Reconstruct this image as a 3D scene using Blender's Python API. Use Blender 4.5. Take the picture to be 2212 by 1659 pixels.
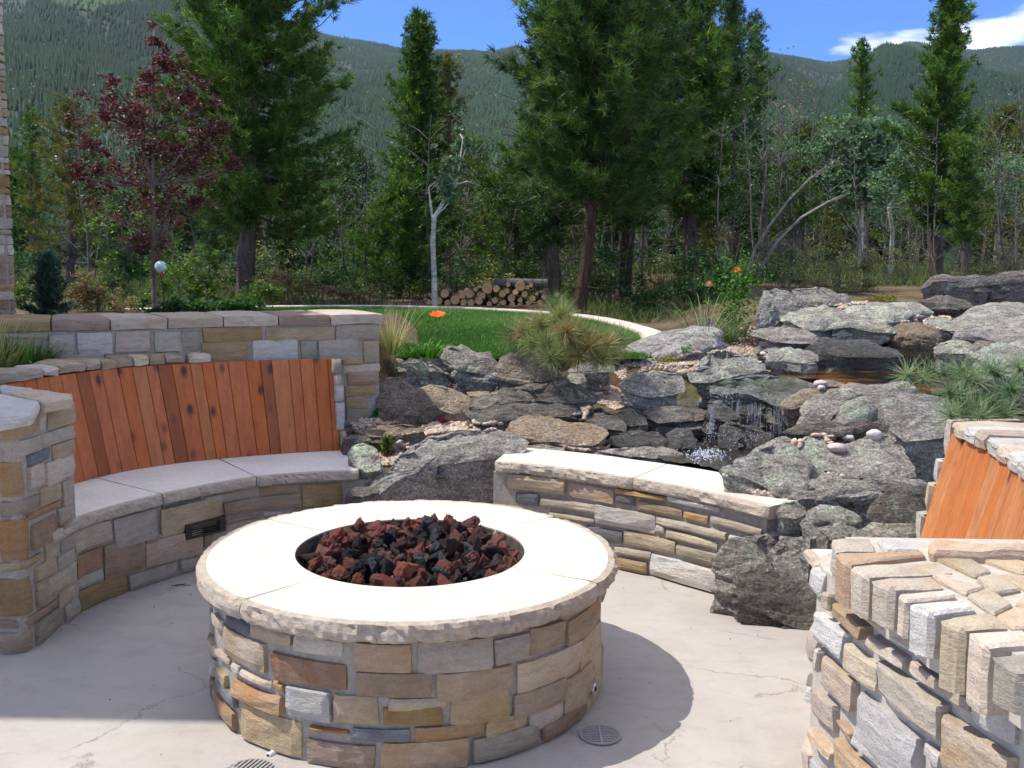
import bpy, bmesh, math, random
import numpy as np
from mathutils import Vector, noise, Matrix
from mathutils.bvhtree import BVHTree
for o in list(bpy.data.objects): bpy.data.objects.remove(o)
sc = bpy.context.scene; C = sc.collection
random.seed(7); rng = np.random.default_rng(7)
HAZE = .00006
# ------------------------------------------------------------- camera
H = 1.57; FPX = 1000.0; PITCH = math.radians(7.55); ROLL = math.radians(0.9)
fw = Vector((0, math.cos(PITCH), -math.sin(PITCH))); up0 = Vector((0, math.sin(PITCH), math.cos(PITCH))); rt0 = Vector((1, 0, 0))
rt = rt0*math.cos(ROLL) + up0*math.sin(ROLL); up = up0*math.cos(ROLL) - rt0*math.sin(ROLL)
cam = bpy.data.objects.new('camera', bpy.data.cameras.new('camera')); C.objects.link(cam)
m = Matrix((rt, up, -fw)).transposed().to_4x4(); m.translation = Vector((0, 0, H)); cam.matrix_world = m
cam.data.sensor_width = 36; cam.data.lens = FPX/1024*36; cam.data.clip_start = 0.05; cam.data.clip_end = 9000
sc.camera = cam
# ------------------------------------------------------------- light
SHX, SHY = 0.62, -0.03                       # how far a shadow shifts per metre of height
sun_to = Vector((-SHX, -SHY, 1)).normalized()
EL = math.asin(sun_to.z); AZ = math.atan2(sun_to.x, sun_to.y)
sl = bpy.data.lights.new('sun', 'SUN'); sl.energy = 2.7; sl.angle = math.radians(0.53); sl.color = (1, .95, .87)
so = bpy.data.objects.new('sun', sl); C.objects.link(so); so.rotation_euler = sun_to.to_track_quat('Z', 'Y').to_euler(); so.location = (-6, 3, 12)
w = bpy.data.worlds.new('World'); sc.world = w; w.use_nodes = True
nt = w.node_tree; nt.nodes.clear()
def N(nt, t, **k):
    n = nt.nodes.new(t)
    for a, b in k.items():
        if a == 'inp':
            for i, v in b.items(): n.inputs[i].default_value = v
        else: setattr(n, a, b)
    return n
L = lambda nt, a, b: nt.links.new(a, b)
sky = N(nt, 'ShaderNodeTexSky', sky_type='NISHITA', sun_disc=False, sun_elevation=EL, sun_rotation=AZ, altitude=2600, air_density=0.8, dust_density=0.0, ozone_density=1.5)
tc = N(nt, 'ShaderNodeTexCoord'); mp = N(nt, 'ShaderNodeMapping'); mp.inputs['Scale'].default_value = (1, 1, 3.2); mp.inputs['Location'].default_value = (3.1, 0.9, 0.8)
L(nt, tc.outputs['Generated'], mp.inputs['Vector'])
ns = N(nt, 'ShaderNodeTexNoise', inp={'Scale': 2.3, 'Detail': 9, 'Roughness': .56}); L(nt, mp.outputs[0], ns.inputs['Vector'])
# clouds show right of view; the bright cover elsewhere is added as fill light
dt = N(nt, 'ShaderNodeVectorMath', operation='DOT_PRODUCT'); dt.inputs[1].default_value = Vector((.44, 1.0, .19)).normalized(); L(nt, tc.outputs['Generated'], dt.inputs[0])
mr = N(nt, 'ShaderNodeMapRange', inp={1: .984, 2: .9995, 3: .045, 4: .035}); L(nt, dt.outputs['Value'], mr.inputs[0])
ad = N(nt, 'ShaderNodeMath', operation='ADD'); L(nt, ns.outputs['Fac'], ad.inputs[0]); L(nt, mr.outputs[0], ad.inputs[1])
cr = N(nt, 'ShaderNodeValToRGB'); cr.color_ramp.elements[0].position = .54; cr.color_ramp.elements[1].position = .68
L(nt, ad.outputs[0], cr.inputs[0])
sat = N(nt, 'ShaderNodeHueSaturation', inp={'Saturation': 1.12, 'Value': 1.0}); L(nt, sky.outputs[0], sat.inputs['Color'])
tn_ = N(nt, 'ShaderNodeMixRGB', blend_type='MULTIPLY'); tn_.inputs[0].default_value = 1; tn_.inputs[2].default_value = (.34, .52, .80, 1); L(nt, sat.outputs[0], tn_.inputs[1]); sat = tn_
mx = N(nt, 'ShaderNodeMixRGB'); mx.inputs[2].default_value = (11, 10.6, 10.2, 1); L(nt, cr.outputs[0], mx.inputs[0]); L(nt, sat.outputs[0], mx.inputs[1])
bg = N(nt, 'ShaderNodeBackground', inp={'Strength': .15}); L(nt, mx.outputs[0], bg.inputs[0])
wo = N(nt, 'ShaderNodeOutputWorld'); L(nt, bg.outputs[0], wo.inputs[0])
sc.view_settings.view_transform = 'Standard'; sc.view_settings.look = 'None'; sc.view_settings.exposure = 1.06; sc.view_settings.gamma = 1
sc.view_settings.use_curve_mapping = False
# ------------------------------------------------------------- measuring: photograph pixels to places in the world
S = 1024/2212
def ray(x, y): return fw + rt*((x*S-512)/FPX) + up*((384-y*S)/FPX)
CAMP = Vector((0, 0, H))
def unz(x, y, z): d = ray(x, y); return CAMP + d*((z-H)/d.z)
def unY(x, y, Y): d = ray(x, y); return CAMP + d*(Y/d.y)
def crop(x0, y0, s):
    return lambda cx, cy: ((x0+cx*s)/1.0271, (y0+cy*s)/1.0271)
c5 = crop(750, 650, .36170); c6 = crop(1450, 560, .38570); c7 = crop(1350, 1100, .41680)
cA = crop(440, 1330, .22604); cB = crop(900, 1330, .22604); cC = crop(1100, 990, .29837); cD = crop(150, 1000, .31645)
cE = crop(400, 680, .20796); cF = crop(0, 680, .18083); cG = crop(0, 820, .39180); cH = crop(1780, 1160, .32800)
# ------------------------------------------------------------- objects
def link(o, parent=None):
    C.objects.link(o)
    if parent is not None: o.parent = parent
    return o
def tag(o, label=None, cat=None, group=None, kind=None):
    if label: o['label'] = label
    if cat: o['category'] = cat
    if group: o['group'] = group
    if kind: o['kind'] = kind
    return o
def thing(name, label, cat, loc=(0, 0, 0), group=None, rz=0):
    o = bpy.data.objects.new(name, None); o.empty_display_size = .1; o.location = loc; o.rotation_euler = (0, 0, rz)
    C.objects.link(o); return tag(o, label, cat, group)
def mk(name, verts, faces, mat, parent=None, loc=(0, 0, 0), smooth=False, rel=None):
    if rel is not None:
        r = Vector(rel); verts = [Vector(v)-r for v in verts]
    me = bpy.data.meshes.new(name); me.from_pydata([tuple(v) for v in verts], [], faces); me.update()
    if smooth: me.polygons.foreach_set('use_smooth', [True]*len(me.polygons))
    me.materials.append(mat); o = bpy.data.objects.new(name, me); o.location = loc
    return link(o, parent)
def mknp(name, V, F, mats, parent=None, loc=(0, 0, 0), smooth=False, mi=None, col=None, k=None):
    """fast mesh from numpy: F is (n,k)"""
    V = np.asarray(V, np.float32); F = np.asarray(F, np.int32); k = F.shape[1]
    me = bpy.data.meshes.new(name); me.vertices.add(len(V)); me.vertices.foreach_set('co', V.ravel())
    me.loops.add(F.size); me.loops.foreach_set('vertex_index', F.ravel())
    me.polygons.add(len(F)); me.polygons.foreach_set('loop_start', np.arange(0, F.size, k, dtype=np.int32)); me.polygons.foreach_set('loop_total', np.full(len(F), k, np.int32))
    if smooth: me.polygons.foreach_set('use_smooth', np.ones(len(F), bool))
    for mt in (mats if isinstance(mats, (list, tuple)) else [mats]): me.materials.append(mt)
    if mi is not None: me.polygons.foreach_set('material_index', np.asarray(mi, np.int32))
    me.update(calc_edges=True)
    if col is not None:
        a = me.attributes.new('tint', 'FLOAT', 'POINT'); a.data.foreach_set('value', np.asarray(col, np.float32))
    o = bpy.data.objects.new(name, me); o.location = loc
    return link(o, parent)
def fbm(p, o=4, h=1.0, lac=2.1): return noise.fractal(Vector(p), h, lac, o)
# ------------------------------------------------------------- materials
def newmat(name):
    m = bpy.data.materials.new(name); m.use_nodes = True; nt = m.node_tree; b = nt.nodes['Principled BSDF']; b.inputs['Roughness'].default_value = .85
    b.inputs['Specular IOR Level'].default_value = .3
    return m, nt, b
def ramp(nt, src, stops, interp='LINEAR'):
    r = N(nt, 'ShaderNodeValToRGB'); r.color_ramp.interpolation = interp; e = r.color_ramp.elements
    while len(e) < len(stops): e.new(.5)
    for i, (p, c) in enumerate(stops):
        e[i].position = p; e[i].color = (c if len(c) == 4 else (*c, 1)) if hasattr(c, '__len__') else (c, c, c, 1)
    L(nt, src, r.inputs[0]); return r.outputs[0]
def tex(nt, kind='Noise', scale=5, detail=6, rough=.6, stretch=None, coord='Object', dist=0, loc=None, **k):
    t = N(nt, 'ShaderNodeTexCoord'); v = t.outputs[coord]
    if stretch or loc:
        mpp = N(nt, 'ShaderNodeMapping'); L(nt, v, mpp.inputs[0]); v = mpp.outputs[0]
        if stretch: mpp.inputs['Scale'].default_value = stretch
        if loc: mpp.inputs['Location'].default_value = loc
    n = N(nt, 'ShaderNodeTex'+kind, **k); n.inputs['Scale'].default_value = scale
    if kind == 'Noise': n.inputs['Detail'].default_value = detail; n.inputs['Roughness'].default_value = rough; n.inputs['Distortion'].default_value = dist
    L(nt, v, n.inputs['Vector']); return n
def mixc(nt, f, a, b, mode='MIX'):
    x = N(nt, 'ShaderNodeMixRGB', blend_type=mode)
    for i, s in enumerate((f, a, b)):
        if hasattr(s, 'is_output') or hasattr(s, 'links'): L(nt, s, x.inputs[i])
        else: x.inputs[i].default_value = s if i == 0 else ((*s, 1) if len(s) == 3 else s)
    return x.outputs[0]
def math_(nt, op, a, b=None, clamp=False):
    x = N(nt, 'ShaderNodeMath', operation=op, use_clamp=clamp)
    for i, s in enumerate((a, b)):
        if s is None: continue
        if hasattr(s, 'links'): L(nt, s, x.inputs[i])
        else: x.inputs[i].default_value = s
    return x.outputs[0]
def bump(nt, b, h, strength=.5, dist=.01):
    n = N(nt, 'ShaderNodeBump', inp={'Strength': strength, 'Distance': dist}); L(nt, h, n.inputs['Height']); L(nt, n.outputs[0], b.inputs['Normal']); return n
def vary(nt, col, hue=.02, val=.3, sat=.25, src=None):
    """per-object variation"""
    if src is None: src = N(nt, 'ShaderNodeObjectInfo').outputs['Random']
    h = N(nt, 'ShaderNodeHueSaturation'); L(nt, col, h.inputs['Color'])
    mr = N(nt, 'ShaderNodeMapRange', inp={3: .5-hue, 4: .5+hue}); L(nt, src, mr.inputs[0]); L(nt, mr.outputs[0], h.inputs['Hue'])
    w = N(nt, 'ShaderNodeTexWhiteNoise', noise_dimensions='1D'); L(nt, src, w.inputs['W'])
    mr = N(nt, 'ShaderNodeMapRange', inp={3: 1-val, 4: 1+val}); L(nt, w.outputs['Value'], mr.inputs[0]); L(nt, mr.outputs[0], h.inputs['Value'])
    sx = N(nt, 'ShaderNodeSeparateColor'); L(nt, w.outputs['Color'], sx.inputs[0])
    mr = N(nt, 'ShaderNodeMapRange', inp={3: 1-sat, 4: 1+sat}); L(nt, sx.outputs[2], mr.inputs[0]); L(nt, mr.outputs[0], h.inputs['Saturation'])
    return h.outputs[0]
def stone_mat(name, c1, c2, c3, st=.35):
    m, nt, b = newmat(name)
    a = tex(nt, scale=7, detail=5, rough=.6, dist=.6); q = tex(nt, scale=16, detail=6, rough=.7, stretch=(1, 1, 3)); f = tex(nt, scale=160, detail=3, rough=.7)
    g = tex(nt, scale=4.2, detail=4, rough=.6, loc=(5, 3, 1), dist=1.0)
    col = mixc(nt, ramp(nt, a.outputs['Fac'], [(.36, 0), (.64, 1)]), c1, c2)
    col = mixc(nt, ramp(nt, g.outputs['Fac'], [(.52, 0), (.70, .85)]), col, c3)
    col = mixc(nt, math_(nt, 'MULTIPLY', ramp(nt, q.outputs['Fac'], [(.3, 1), (.55, 0)]), .5), col, tuple(v*.55 for v in c1))
    sp = ramp(nt, f.outputs['Fac'], [(.3, .84), (.7, 1.12)]); col = mixc(nt, 1, col, sp, 'MULTIPLY')
    col = vary(nt, col, .012, .17, .22)
    L(nt, col, b.inputs['Base Color'])
    hh = math_(nt, 'ADD', math_(nt, 'MULTIPLY', q.outputs['Fac'], 1.0), math_(nt, 'MULTIPLY', f.outputs['Fac'], .22))
    bump(nt, b, hh, st*2.0, .018); b.inputs['Roughness'].default_value = .9
    return m
PAL = {
 't': stone_mat('stone_tan', (.38, .295, .19), (.44, .35, .24), (.34, .24, .14)),
 'b': stone_mat('stone_brown', (.29, .205, .12), (.35, .255, .155), (.25, .145, .065)),
 'o': stone_mat('stone_rust', (.39, .245, .12), (.37, .27, .17), (.40, .19, .065)),
 'r': stone_mat('stone_redbrown', (.30, .20, .135), (.35, .255, .18), (.25, .15, .09)),
 'g': stone_mat('stone_grey', (.33, .29, .23), (.38, .34, .275), (.32, .245, .165)),
 'd': stone_mat('stone_slate', (.15, .155, .155), (.20, .205, .205), (.12, .12, .115)),
 'w': stone_mat('stone_pale', (.53, .50, .455), (.48, .455, .42), (.50, .40, .30), .45),
 'p': stone_mat('stone_pink', (.44, .35, .255), (.47, .385, .29), (.43, .29, .18)),
 'l': stone_mat('stone_light_tan', (.46, .385, .295), (.52, .45, .36), (.44, .31, .19)),
}
def simple(name, c, rough=.8, sc_=30, amt=.25, bs=.3, bd=.005, metal=0, spec=.3):
    m, nt, b = newmat(name); a = tex(nt, scale=sc_, detail=5)
    lo = tuple(v*(1-amt) for v in c); hi = tuple(min(1, v*(1+amt)) for v in c)
    L(nt, ramp(nt, a.outputs['Fac'], [(.3, lo), (.7, hi)]), b.inputs['Base Color']); b.inputs['Roughness'].default_value = rough; b.inputs['Metallic'].default_value = metal
    b.inputs['Specular IOR Level'].default_value = spec
    if bs: bump(nt, b, a.outputs['Fac'], bs, bd)
    return m
MORTAR = simple('mortar', (.33, .295, .24), .95, 45, .22, .6, .006)
MORTAR_PALE = simple('mortar_pale', (.44, .40, .34), .95, 45, .15, .5, .006)
def slab_mat(name, c, dirt=(.46, .36, .23), bs=.5):
    m, nt, b = newmat(name); a = tex(nt, scale=3.2, detail=8, rough=.65); f = tex(nt, scale=60, detail=5, rough=.7); q = tex(nt, scale=9, detail=8, rough=.62, stretch=(1, 1, 4), dist=.8)
    s = tex(nt, scale=1.7, detail=5, rough=.6, loc=(2, 7, 0))
    col = mixc(nt, ramp(nt, a.outputs['Fac'], [(.35, 0), (.65, 1)]), c, tuple(v*.86 for v in c))
    col = mixc(nt, ramp(nt, s.outputs['Fac'], [(.55, 0), (.75, .4)]), col, dirt)
    col = mixc(nt, 1, col, ramp(nt, f.outputs['Fac'], [(.3, .86), (.7, 1.08)]), 'MULTIPLY')
    L(nt, col, b.inputs['Base Color']); b.inputs['Roughness'].default_value = .85
    bump(nt, b, math_(nt, 'ADD', q.outputs['Fac'], math_(nt, 'MULTIPLY', f.outputs['Fac'], .25)), bs, .006); return m
SLAB = slab_mat('buff_sandstone', (.62, .565, .48))
SLAB2 = slab_mat('buff_sandstone_seat', (.78, .73, .65), (.55, .47, .36))  # lighter copy of the stone: light on the seat is put into its colour
def slab_side(name, c):
    m, nt, b = newmat(name); q = tex(nt, scale=22, detail=9, rough=.72, stretch=(1, 1, 1.6), dist=.6); a = tex(nt, scale=5, detail=4)
    col = mixc(nt, ramp(nt, q.outputs['Fac'], [(.35, .0), (.62, 1.)]), tuple(v*.72 for v in c), c)
    col = mixc(nt, ramp(nt, a.outputs['Fac'], [(.5, 0), (.7, .5)]), col, (.42, .33, .25))
    L(nt, col, b.inputs['Base Color']); bump(nt, b, q.outputs['Fac'], 1.0, .018); b.inputs['Roughness'].default_value = .92; return m
SLABSIDE = slab_side('buff_sandstone_rockface', (.56, .475, .37))
def tint_src(nt): return N(nt, 'ShaderNodeAttribute', attribute_name='tint').outputs['Fac']
# ============================================================= walls, benches, fire pit
class Curve:
    """smooth plan curve, left to right as seen; normal points to the viewer's side"""
    def __init__(s, pts, closed=False, step=.01, smooth=True):
        P = [np.array(p[:2], float) for p in pts]
        if smooth and not closed and len(P) > 2:
            Q = [2*P[0]-P[1]]+P+[2*P[-1]-P[-2]]; out = []
            for i in range(1, len(Q)-2):
                n = max(2, int(np.linalg.norm(Q[i+1]-Q[i])/step))
                for t in np.linspace(0, 1, n, endpoint=False):
                    a, b, c, d = Q[i-1:i+3]
                    out.append(.5*((2*b)+(-a+c)*t+(2*a-5*b+4*c-d)*t*t+(-a+3*b-3*c+d)*t**3))
            out.append(P[-1]); P = out
        s.P = np.array(P); d = np.linalg.norm(np.diff(s.P, axis=0), axis=1); s.S = np.r_[0, np.cumsum(d)]; s.len = s.S[-1]; s.closed = closed
    def ev(s, t, d=0.0):
        if s.closed: t = t % s.len
        e = .004
        f = lambda u: np.array([np.interp(u, s.S, s.P[:, 0]), np.interp(u, s.S, s.P[:, 1])])
        lo, hi = max(0, t-e), min(s.len, t+e)
        if t < 0: p = s.P[0]+(s.P[1]-s.P[0])/np.linalg.norm(s.P[1]-s.P[0])*t; lo, hi = 0, 2*e
        elif t > s.len: p = s.P[-1]+(s.P[-1]-s.P[-2])/np.linalg.norm(s.P[-1]-s.P[-2])*(t-s.len); lo, hi = s.len-2*e, s.len
        else: p = f(t)
        tg = f(hi)-f(lo); tg /= np.linalg.norm(tg)
        return p+np.array([tg[1], -tg[0]])*d
    def hit(s, x, y, lean=None):
        r = ray(x, y); best = None; rx, ry = r.x, r.y
        A = s.P[:-1]; B = s.P[1:]; dx = B-A
        den = rx*dx[:, 1]-ry*dx[:, 0]; den[np.abs(den) < 1e-12] = 1e-12
        t = (A[:, 0]*dx[:, 1]-A[:, 1]*dx[:, 0])/den; u = (A[:, 0]*ry-A[:, 1]*rx)/den
        ok = np.where((u >= -.001) & (u <= 1.001) & (t > 0))[0]
        if len(ok) == 0:   # extend from the nearer end
            P0 = np.array([A[0], B[-1]]); ang = [abs(p[0]/p[1]-rx/ry) for p in P0]; k = int(np.argmin(ang)); tt = P0[k][1]/ry
            return (0 if k == 0 else s.len), H+r.z*tt
        k = ok[np.argmin(t[ok])]; return s.S[k]+u[k]*(s.S[k+1]-s.S[k]), H+r.z*t[k]
def stone(cv, s0, s1, z0, z1, mat, parent, proud=.018, depth=.05, nx=None, nz=3, rough=.5, name='stone', jit=.006, bevel=.55, rel=None):
    """one squared stone with a split face: corners uneven, edges eased, face rough"""
    if s1-s0 < .012 or z1-z0 < .01: return
    nx = nx or (4 if s1-s0 > .13 else 3); sd = random.uniform(0, 99); V = []
    J = [[random.uniform(-jit, jit) for _ in range(2)] for _ in range(4)]
    tilt = random.uniform(-.006, .006); tz = random.uniform(-.004, .004)
    for j in range(nz+1):
        v = j/nz; vv = .5-.5*math.cos(math.pi*(.08+.84*v)) if nz > 2 else v; vv = (vv-.0157)/(1-.0314) if nz > 2 else v
        for i in range(nx+1):
            u = i/nx; uu = u if nx < 3 else (0, .14, .5, .86, 1)[i] if nx == 4 else (0, .2, .8, 1)[i] if nx == 3 else u
            js = (J[0][0]*(1-u)+J[1][0]*u)*(1-v)+(J[2][0]*(1-u)+J[3][0]*u)*v; jz = (J[0][1]*(1-u)+J[1][1]*u)*(1-v)+(J[2][1]*(1-u)+J[3][1]*u)*v
            s_ = s0+(s1-s0)*uu+js; z_ = z0+(z1-z0)*vv+jz
            e = (i in (0, nx))+(j in (0, nz)); nr = fbm((s_*9+sd, z_*14, sd), 3); nr = max(-.35, nr) if rough < 1 else min(.6, abs(nr)*1.2); d = proud+tilt*(u-.5)*2+tz*(v-.5)*2+rough*.016*nr
            if e: d -= proud*bevel*(.5 if e == 1 else .75); s_ += (.5-u)*.004*e
            p = cv.ev(s_, d); V.append((p[0], p[1], z_))
    F = []; W = nx+1
    for j in range(nz):
        for i in range(nx): a = j*W+i; F.append((a, a+1, a+1+W, a+W))
    ring = [i for i in range(W)]+[j*W+nx for j in range(1, nz+1)]+[nz*W+i for i in range(nx-1, -1, -1)]+[j*W for j in range(nz-1, 0, -1)]
    b = len(V)
    for k in ring:
        j, i = divmod(k, W); u = i/nx; v = j/nz; s_ = s0+(s1-s0)*u; z_ = z0+(z1-z0)*v; p = cv.ev(s_, -.012); V.append((p[0], p[1], z_))
    n = len(ring)
    for k in range(n): k2 = (k+1) % n; F.append((ring[k2], ring[k], b+k, b+k2))
    return mk(name, V, F, mat, parent, rel=rel)
def fill(cv, s0, s1, z0, z1, used, parent, pal='ttbogdgpl', hmin=.05, hmax=.11, rel=None, gap=.011, **k):
    """random coursed stones wherever no measured stone stands"""
    z = z0
    while z < z1-.03:
        h = random.uniform(hmin, hmax)
        if z1-(z+h) < .05: h = z1-z
        s = s0
        while s < s1-.03:
            L_ = random.uniform(.12, .30)
            if s1-(s+L_) < .08: L_ = s1-s
            a, b_, c, d = s+gap/2, s+L_-gap/2, z+gap/2, z+h-gap/2
            if not any(a < u[1]+.003 and b_ > u[0]-.003 and c < u[3] and d > u[2] for u in used):
                if h > .085 and random.random() < .3:
                    mid = (c+d)/2; stone(cv, a, b_, c, mid-gap/2, PAL[random.choice(pal)], parent, rel=rel, **k); stone(cv, a, b_, mid+gap/2, d, PAL[random.choice(pal)], parent, rel=rel, **k)
                else: stone(cv, a, b_, c, d, PAL[random.choice(pal)], parent, rel=rel, **k)
            s += L_
        z += h
def wall_core(name, cv, s0, s1, z0, z1, thick, mat, parent, rel=None, top=True):
    n = max(2, int((s1-s0)/.05)); V = []; F = []
    for i in range(n+1):
        s = s0+(s1-s0)*i/n
        for d, z in ((0, z0), (0, z1), (-thick, z1), (-thick, z0)):
            p = cv.ev(s, d); V.append((p[0], p[1], z))
    for i in range(n):
        a = i*4
        for k in range(4): F.append((a+k, a+4+k, a+4+(k+1) % 4, a+(k+1) % 4))
    F.append((0, 1, 2, 3)); F.append((n*4+3, n*4+2, n*4+1, n*4))
    return mk(name, V, F, mat, parent, rel=rel)
def strip(name, cv, s0, s1, df, db, z0, z1, parent, mats, chip=.012, step=.014, rel=None, ends=(0, 0), wob=.004):
    """a flagstone that follows the curve: flat sawn top, rock-faced front edge, joints left open at its ends"""
    n = max(3, int((s1-s0)/step)); V = []; F = []; MI = []; sd = random.uniform(0, 50)
    rows = [('t', db), ('t', db+(df-db)*.33), ('t', db+(df-db)*.66), ('t', df-.03), ('a', 0), ('m', .25), ('m', .5), ('m', .78), ('b', 1), ('u', db)]
    R = len(rows)
    for i in range(n+1):
        s = s0+(s1-s0)*i/n; er = 0
        for (k, v) in rows:
            if k == 't': z = z1+(wob*.35*fbm((s*3, v*5, sd), 2)); d = v
            else:
                c1 = (fbm((s*11+sd, v*3, 2.3), 5)*.9+.5*fbm((s*47, v*9, sd), 2))*(.35+1.1*max(0, min(1, .5+1.6*fbm((s*2.1, sd, 0), 2)))); c2 = fbm((s*7+sd, v*2, 7.7), 3)
                if k == 'a': z = z1-abs(c1)*chip*.55-.001; d = df+c2*wob-abs(c1)*chip*.5-.003
                elif k == 'm': z = z1+(z0-z1)*v+c1*.003; d = df+c2*wob+.006*math.sin(math.pi*v)-abs(c1)*chip*1.1
                elif k == 'b': z = z0+abs(c1)*.003; d = df+c2*wob-.010-abs(c1)*chip
                else: z = z0; d = v
            s_ = s
            if ends[0] and i < 3: d -= (0.012, .004, .001)[i]*(k != 't' or d == df-.03)
            if ends[1] and n-i < 3: d -= (0.012, .004, .001)[n-i]*(k != 't' or d == df-.03)
            p = cv.ev(s_, d); V.append((p[0], p[1], z))
    for i in range(n):
        for k in range(R):
            a = i*R+k; b = i*R+(k+1) % R; F.append((a, a+R, b+R, b)); MI.append(0 if k < 3 else 1)
    F.append(tuple(range(R))); MI.append(1); F.append(tuple(reversed(range(n*R, n*R+R)))); MI.append(1)
    o = mk(name, V, F, mats[0], parent, rel=rel); o.data.materials.append(mats[1]); o.data.polygons.foreach_set('material_index', MI); return o
def measured(cv, cr, lst, parent, zlo, zhi, rel=None, **k):
    used = []
    for (x0, y0, x1, y1, p) in lst:
        a = cv.hit(*cr(x0, y0)); b = cv.hit(*cr(x1, y1)); s0, s1 = a[0], b[0]; z1, z0 = a[1], b[1]
        z0 = max(z0, zlo); z1 = min(z1, zhi)
        if s1-s0 < .015 or z1-z0 < .012: continue
        kk = dict(k)
        if p.isupper(): kk['rough'] = 1.3
        stone(cv, s0, s1, z0, z1, PAL[p.lower()], parent, rel=rel, proud=random.uniform(.013, .022) if 'proud' not in k else k['proud']*random.uniform(.8, 1.2), **{a_: b_ for a_, b_ in kk.items() if a_ != 'proud'})
        used.append((s0, s1, z0, z1))
    return used
# ---- patio floor: one sheet of stamped concrete
def patio_mat():
    m, nt, b = newmat('stamped_concrete'); a = tex(nt, scale=1.5, detail=7, rough=.62, dist=.7); f = tex(nt, scale=8, detail=9, rough=.7, stretch=(1, 1.6, 1)); g = tex(nt, scale=220, detail=2)
    col = mixc(nt, ramp(nt, a.outputs['Fac'], [(.35, 0), (.65, 1)]), (.375, .34, .305), (.44, .405, .365))
    col = mixc(nt, ramp(nt, f.outputs['Fac'], [(.3, .6), (.5, 0)]), col, (.32, .285, .255))
    st_ = tex(nt, scale=.9, detail=8, rough=.7, loc=(7, 2, 0)); col = mixc(nt, ramp(nt, st_.outputs['Fac'], [(.52, 0), (.72, .5)]), col, (.30, .245, .20))
    sk = tex(nt, scale=70, detail=2, loc=(1, 9, 0)); col = mixc(nt, ramp(nt, sk.outputs['Fac'], [(.72, 0), (.76, .6)]), col, (.13, .10, .08))
    col = mixc(nt, 1, col, ramp(nt, g.outputs['Fac'], [(.3, .93), (.7, 1.05)]), 'MULTIPLY')
    # stamped flagstone joints: thin wandering grooves, far apart and mostly faint
    t = N(nt, 'ShaderNodeTexCoord'); dn = tex(nt, scale=3.0, detail=7, rough=.65); ad = N(nt, 'ShaderNodeMixRGB', blend_type='ADD', inp={0: .32}); L(nt, t.outputs['Object'], ad.inputs[1]); L(nt, dn.outputs['Color'], ad.inputs[2])
    v = N(nt, 'ShaderNodeTexVoronoi', feature='DISTANCE_TO_EDGE'); v.inputs['Scale'].default_value = 1.25; L(nt, ad.outputs[0], v.inputs['Vector'])
    gate = tex(nt, scale=2.4, detail=2, loc=(3, 1, 0)); ln = ramp(nt, v.outputs['Distance'], [(0.0, 1), (.006, 0)]); ln = math_(nt, 'MULTIPLY', ln, ramp(nt, gate.outputs['Fac'], [(.46, 0), (.58, .8)]))
    col = mixc(nt, ln, col, (.22, .17, .15))
    L(nt, col, b.inputs['Base Color']); b.inputs['Roughness'].default_value = .75
    hh = math_(nt, 'ADD', math_(nt, 'MULTIPLY', f.outputs['Fac'], 1.3), math_(nt, 'MULTIPLY', ln, -1.2)); hh = math_(nt, 'ADD', hh, math_(nt, 'MULTIPLY', g.outputs['Fac'], .1)); bump(nt, b, hh, .45, .008); return m
def grid(name, xs, ys, zf, mat, kind='structure'):
    V = [(x, y, zf(x, y)) for y in ys for x in xs]; W = len(xs); F = [(j*W+i, j*W+i+1, j*W+i+W+1, j*W+i+W) for j in range(len(ys)-1) for i in range(W-1)]
    return tag(mk(name, V, F, mat, smooth=True), kind=kind)
grid('patio', np.linspace(-14, 12, 12), np.linspace(-14, 5.6, 12), lambda x, y: 0, patio_mat())  # sheet widened far out of view to bounce fill light
# ---- fire pit
PC = np.array((-.361, 3.56)); PR = .70
th = np.linspace(-math.pi*1.5, math.pi*.5, 721); pit_cv = Curve([PC+PR*np.array((math.cos(a), math.sin(a))) for a in th], closed=True, smooth=False)
pit = thing('fire_pit', 'round stone fire pit with a pale sandstone rim in the middle of the patio', 'fire pit', (PC[0], PC[1], 0)); REL = (PC[0], PC[1], 0)
wall_core('mortar', pit_cv, 0, pit_cv.len, 0, .415, .28, MORTAR, pit, rel=REL)
pitL = [(310,125,520,335,'d'),(525,205,925,460,'t'),(955,330,1430,560,'l'),(1515,415,2100,705,'o'),(265,230,690,720,'l'),(185,130,265,330,'p'),(755,500,1475,890,'r'),(1545,720,2300,945,'b'),
 (215,475,330,640,'p'),(345,600,440,745,'w'),(447,665,745,860,'p'),(752,790,862,905,'o'),(370,755,860,1110,'O'),(135,520,355,860,'l'),(895,830,1320,1195,'W'),(1328,920,1775,1225,'t'),(1865,980,2425,1055,'t'),(1805,1065,2400,1215,'b'),
 (200,745,400,1070,'d'),(160,890,425,1345,'p'),(450,995,1040,1560,'t'),(1105,1215,1490,1325,'o'),(1512,1260,2088,1385,'d'),(1085,1350,1745,1690,'b'),(1790,1400,2640,1720,'t')]
pitR = [(110,435,835,655,'g'),(862,385,1200,560,'g'),(1210,300,1525,430,'b'),(1565,205,1890,110,'o'),(1570,300,1840,265,'t'),(290,730,1040,880,'t'),(1085,640,1695,700,'l'),(1712,400,1905,530,'p'),(430,965,1005,1120,'t'),(1042,955,1548,970,'t'),
 (1560,785,1800,960,'t'),(95,1260,768,1315,'o'),(783,1185,1183,1230,'t'),(1197,1125,1532,1140,'l'),(640,1370,1290,1520,'g'),(1322,1235,1765,1280,'r'),(1725,1010,1905,930,'w'),(1770,1110,1950,1010,'r'),(1815,650,1950,640,'t'),(1900,260,1990,300,'p')]
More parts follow.
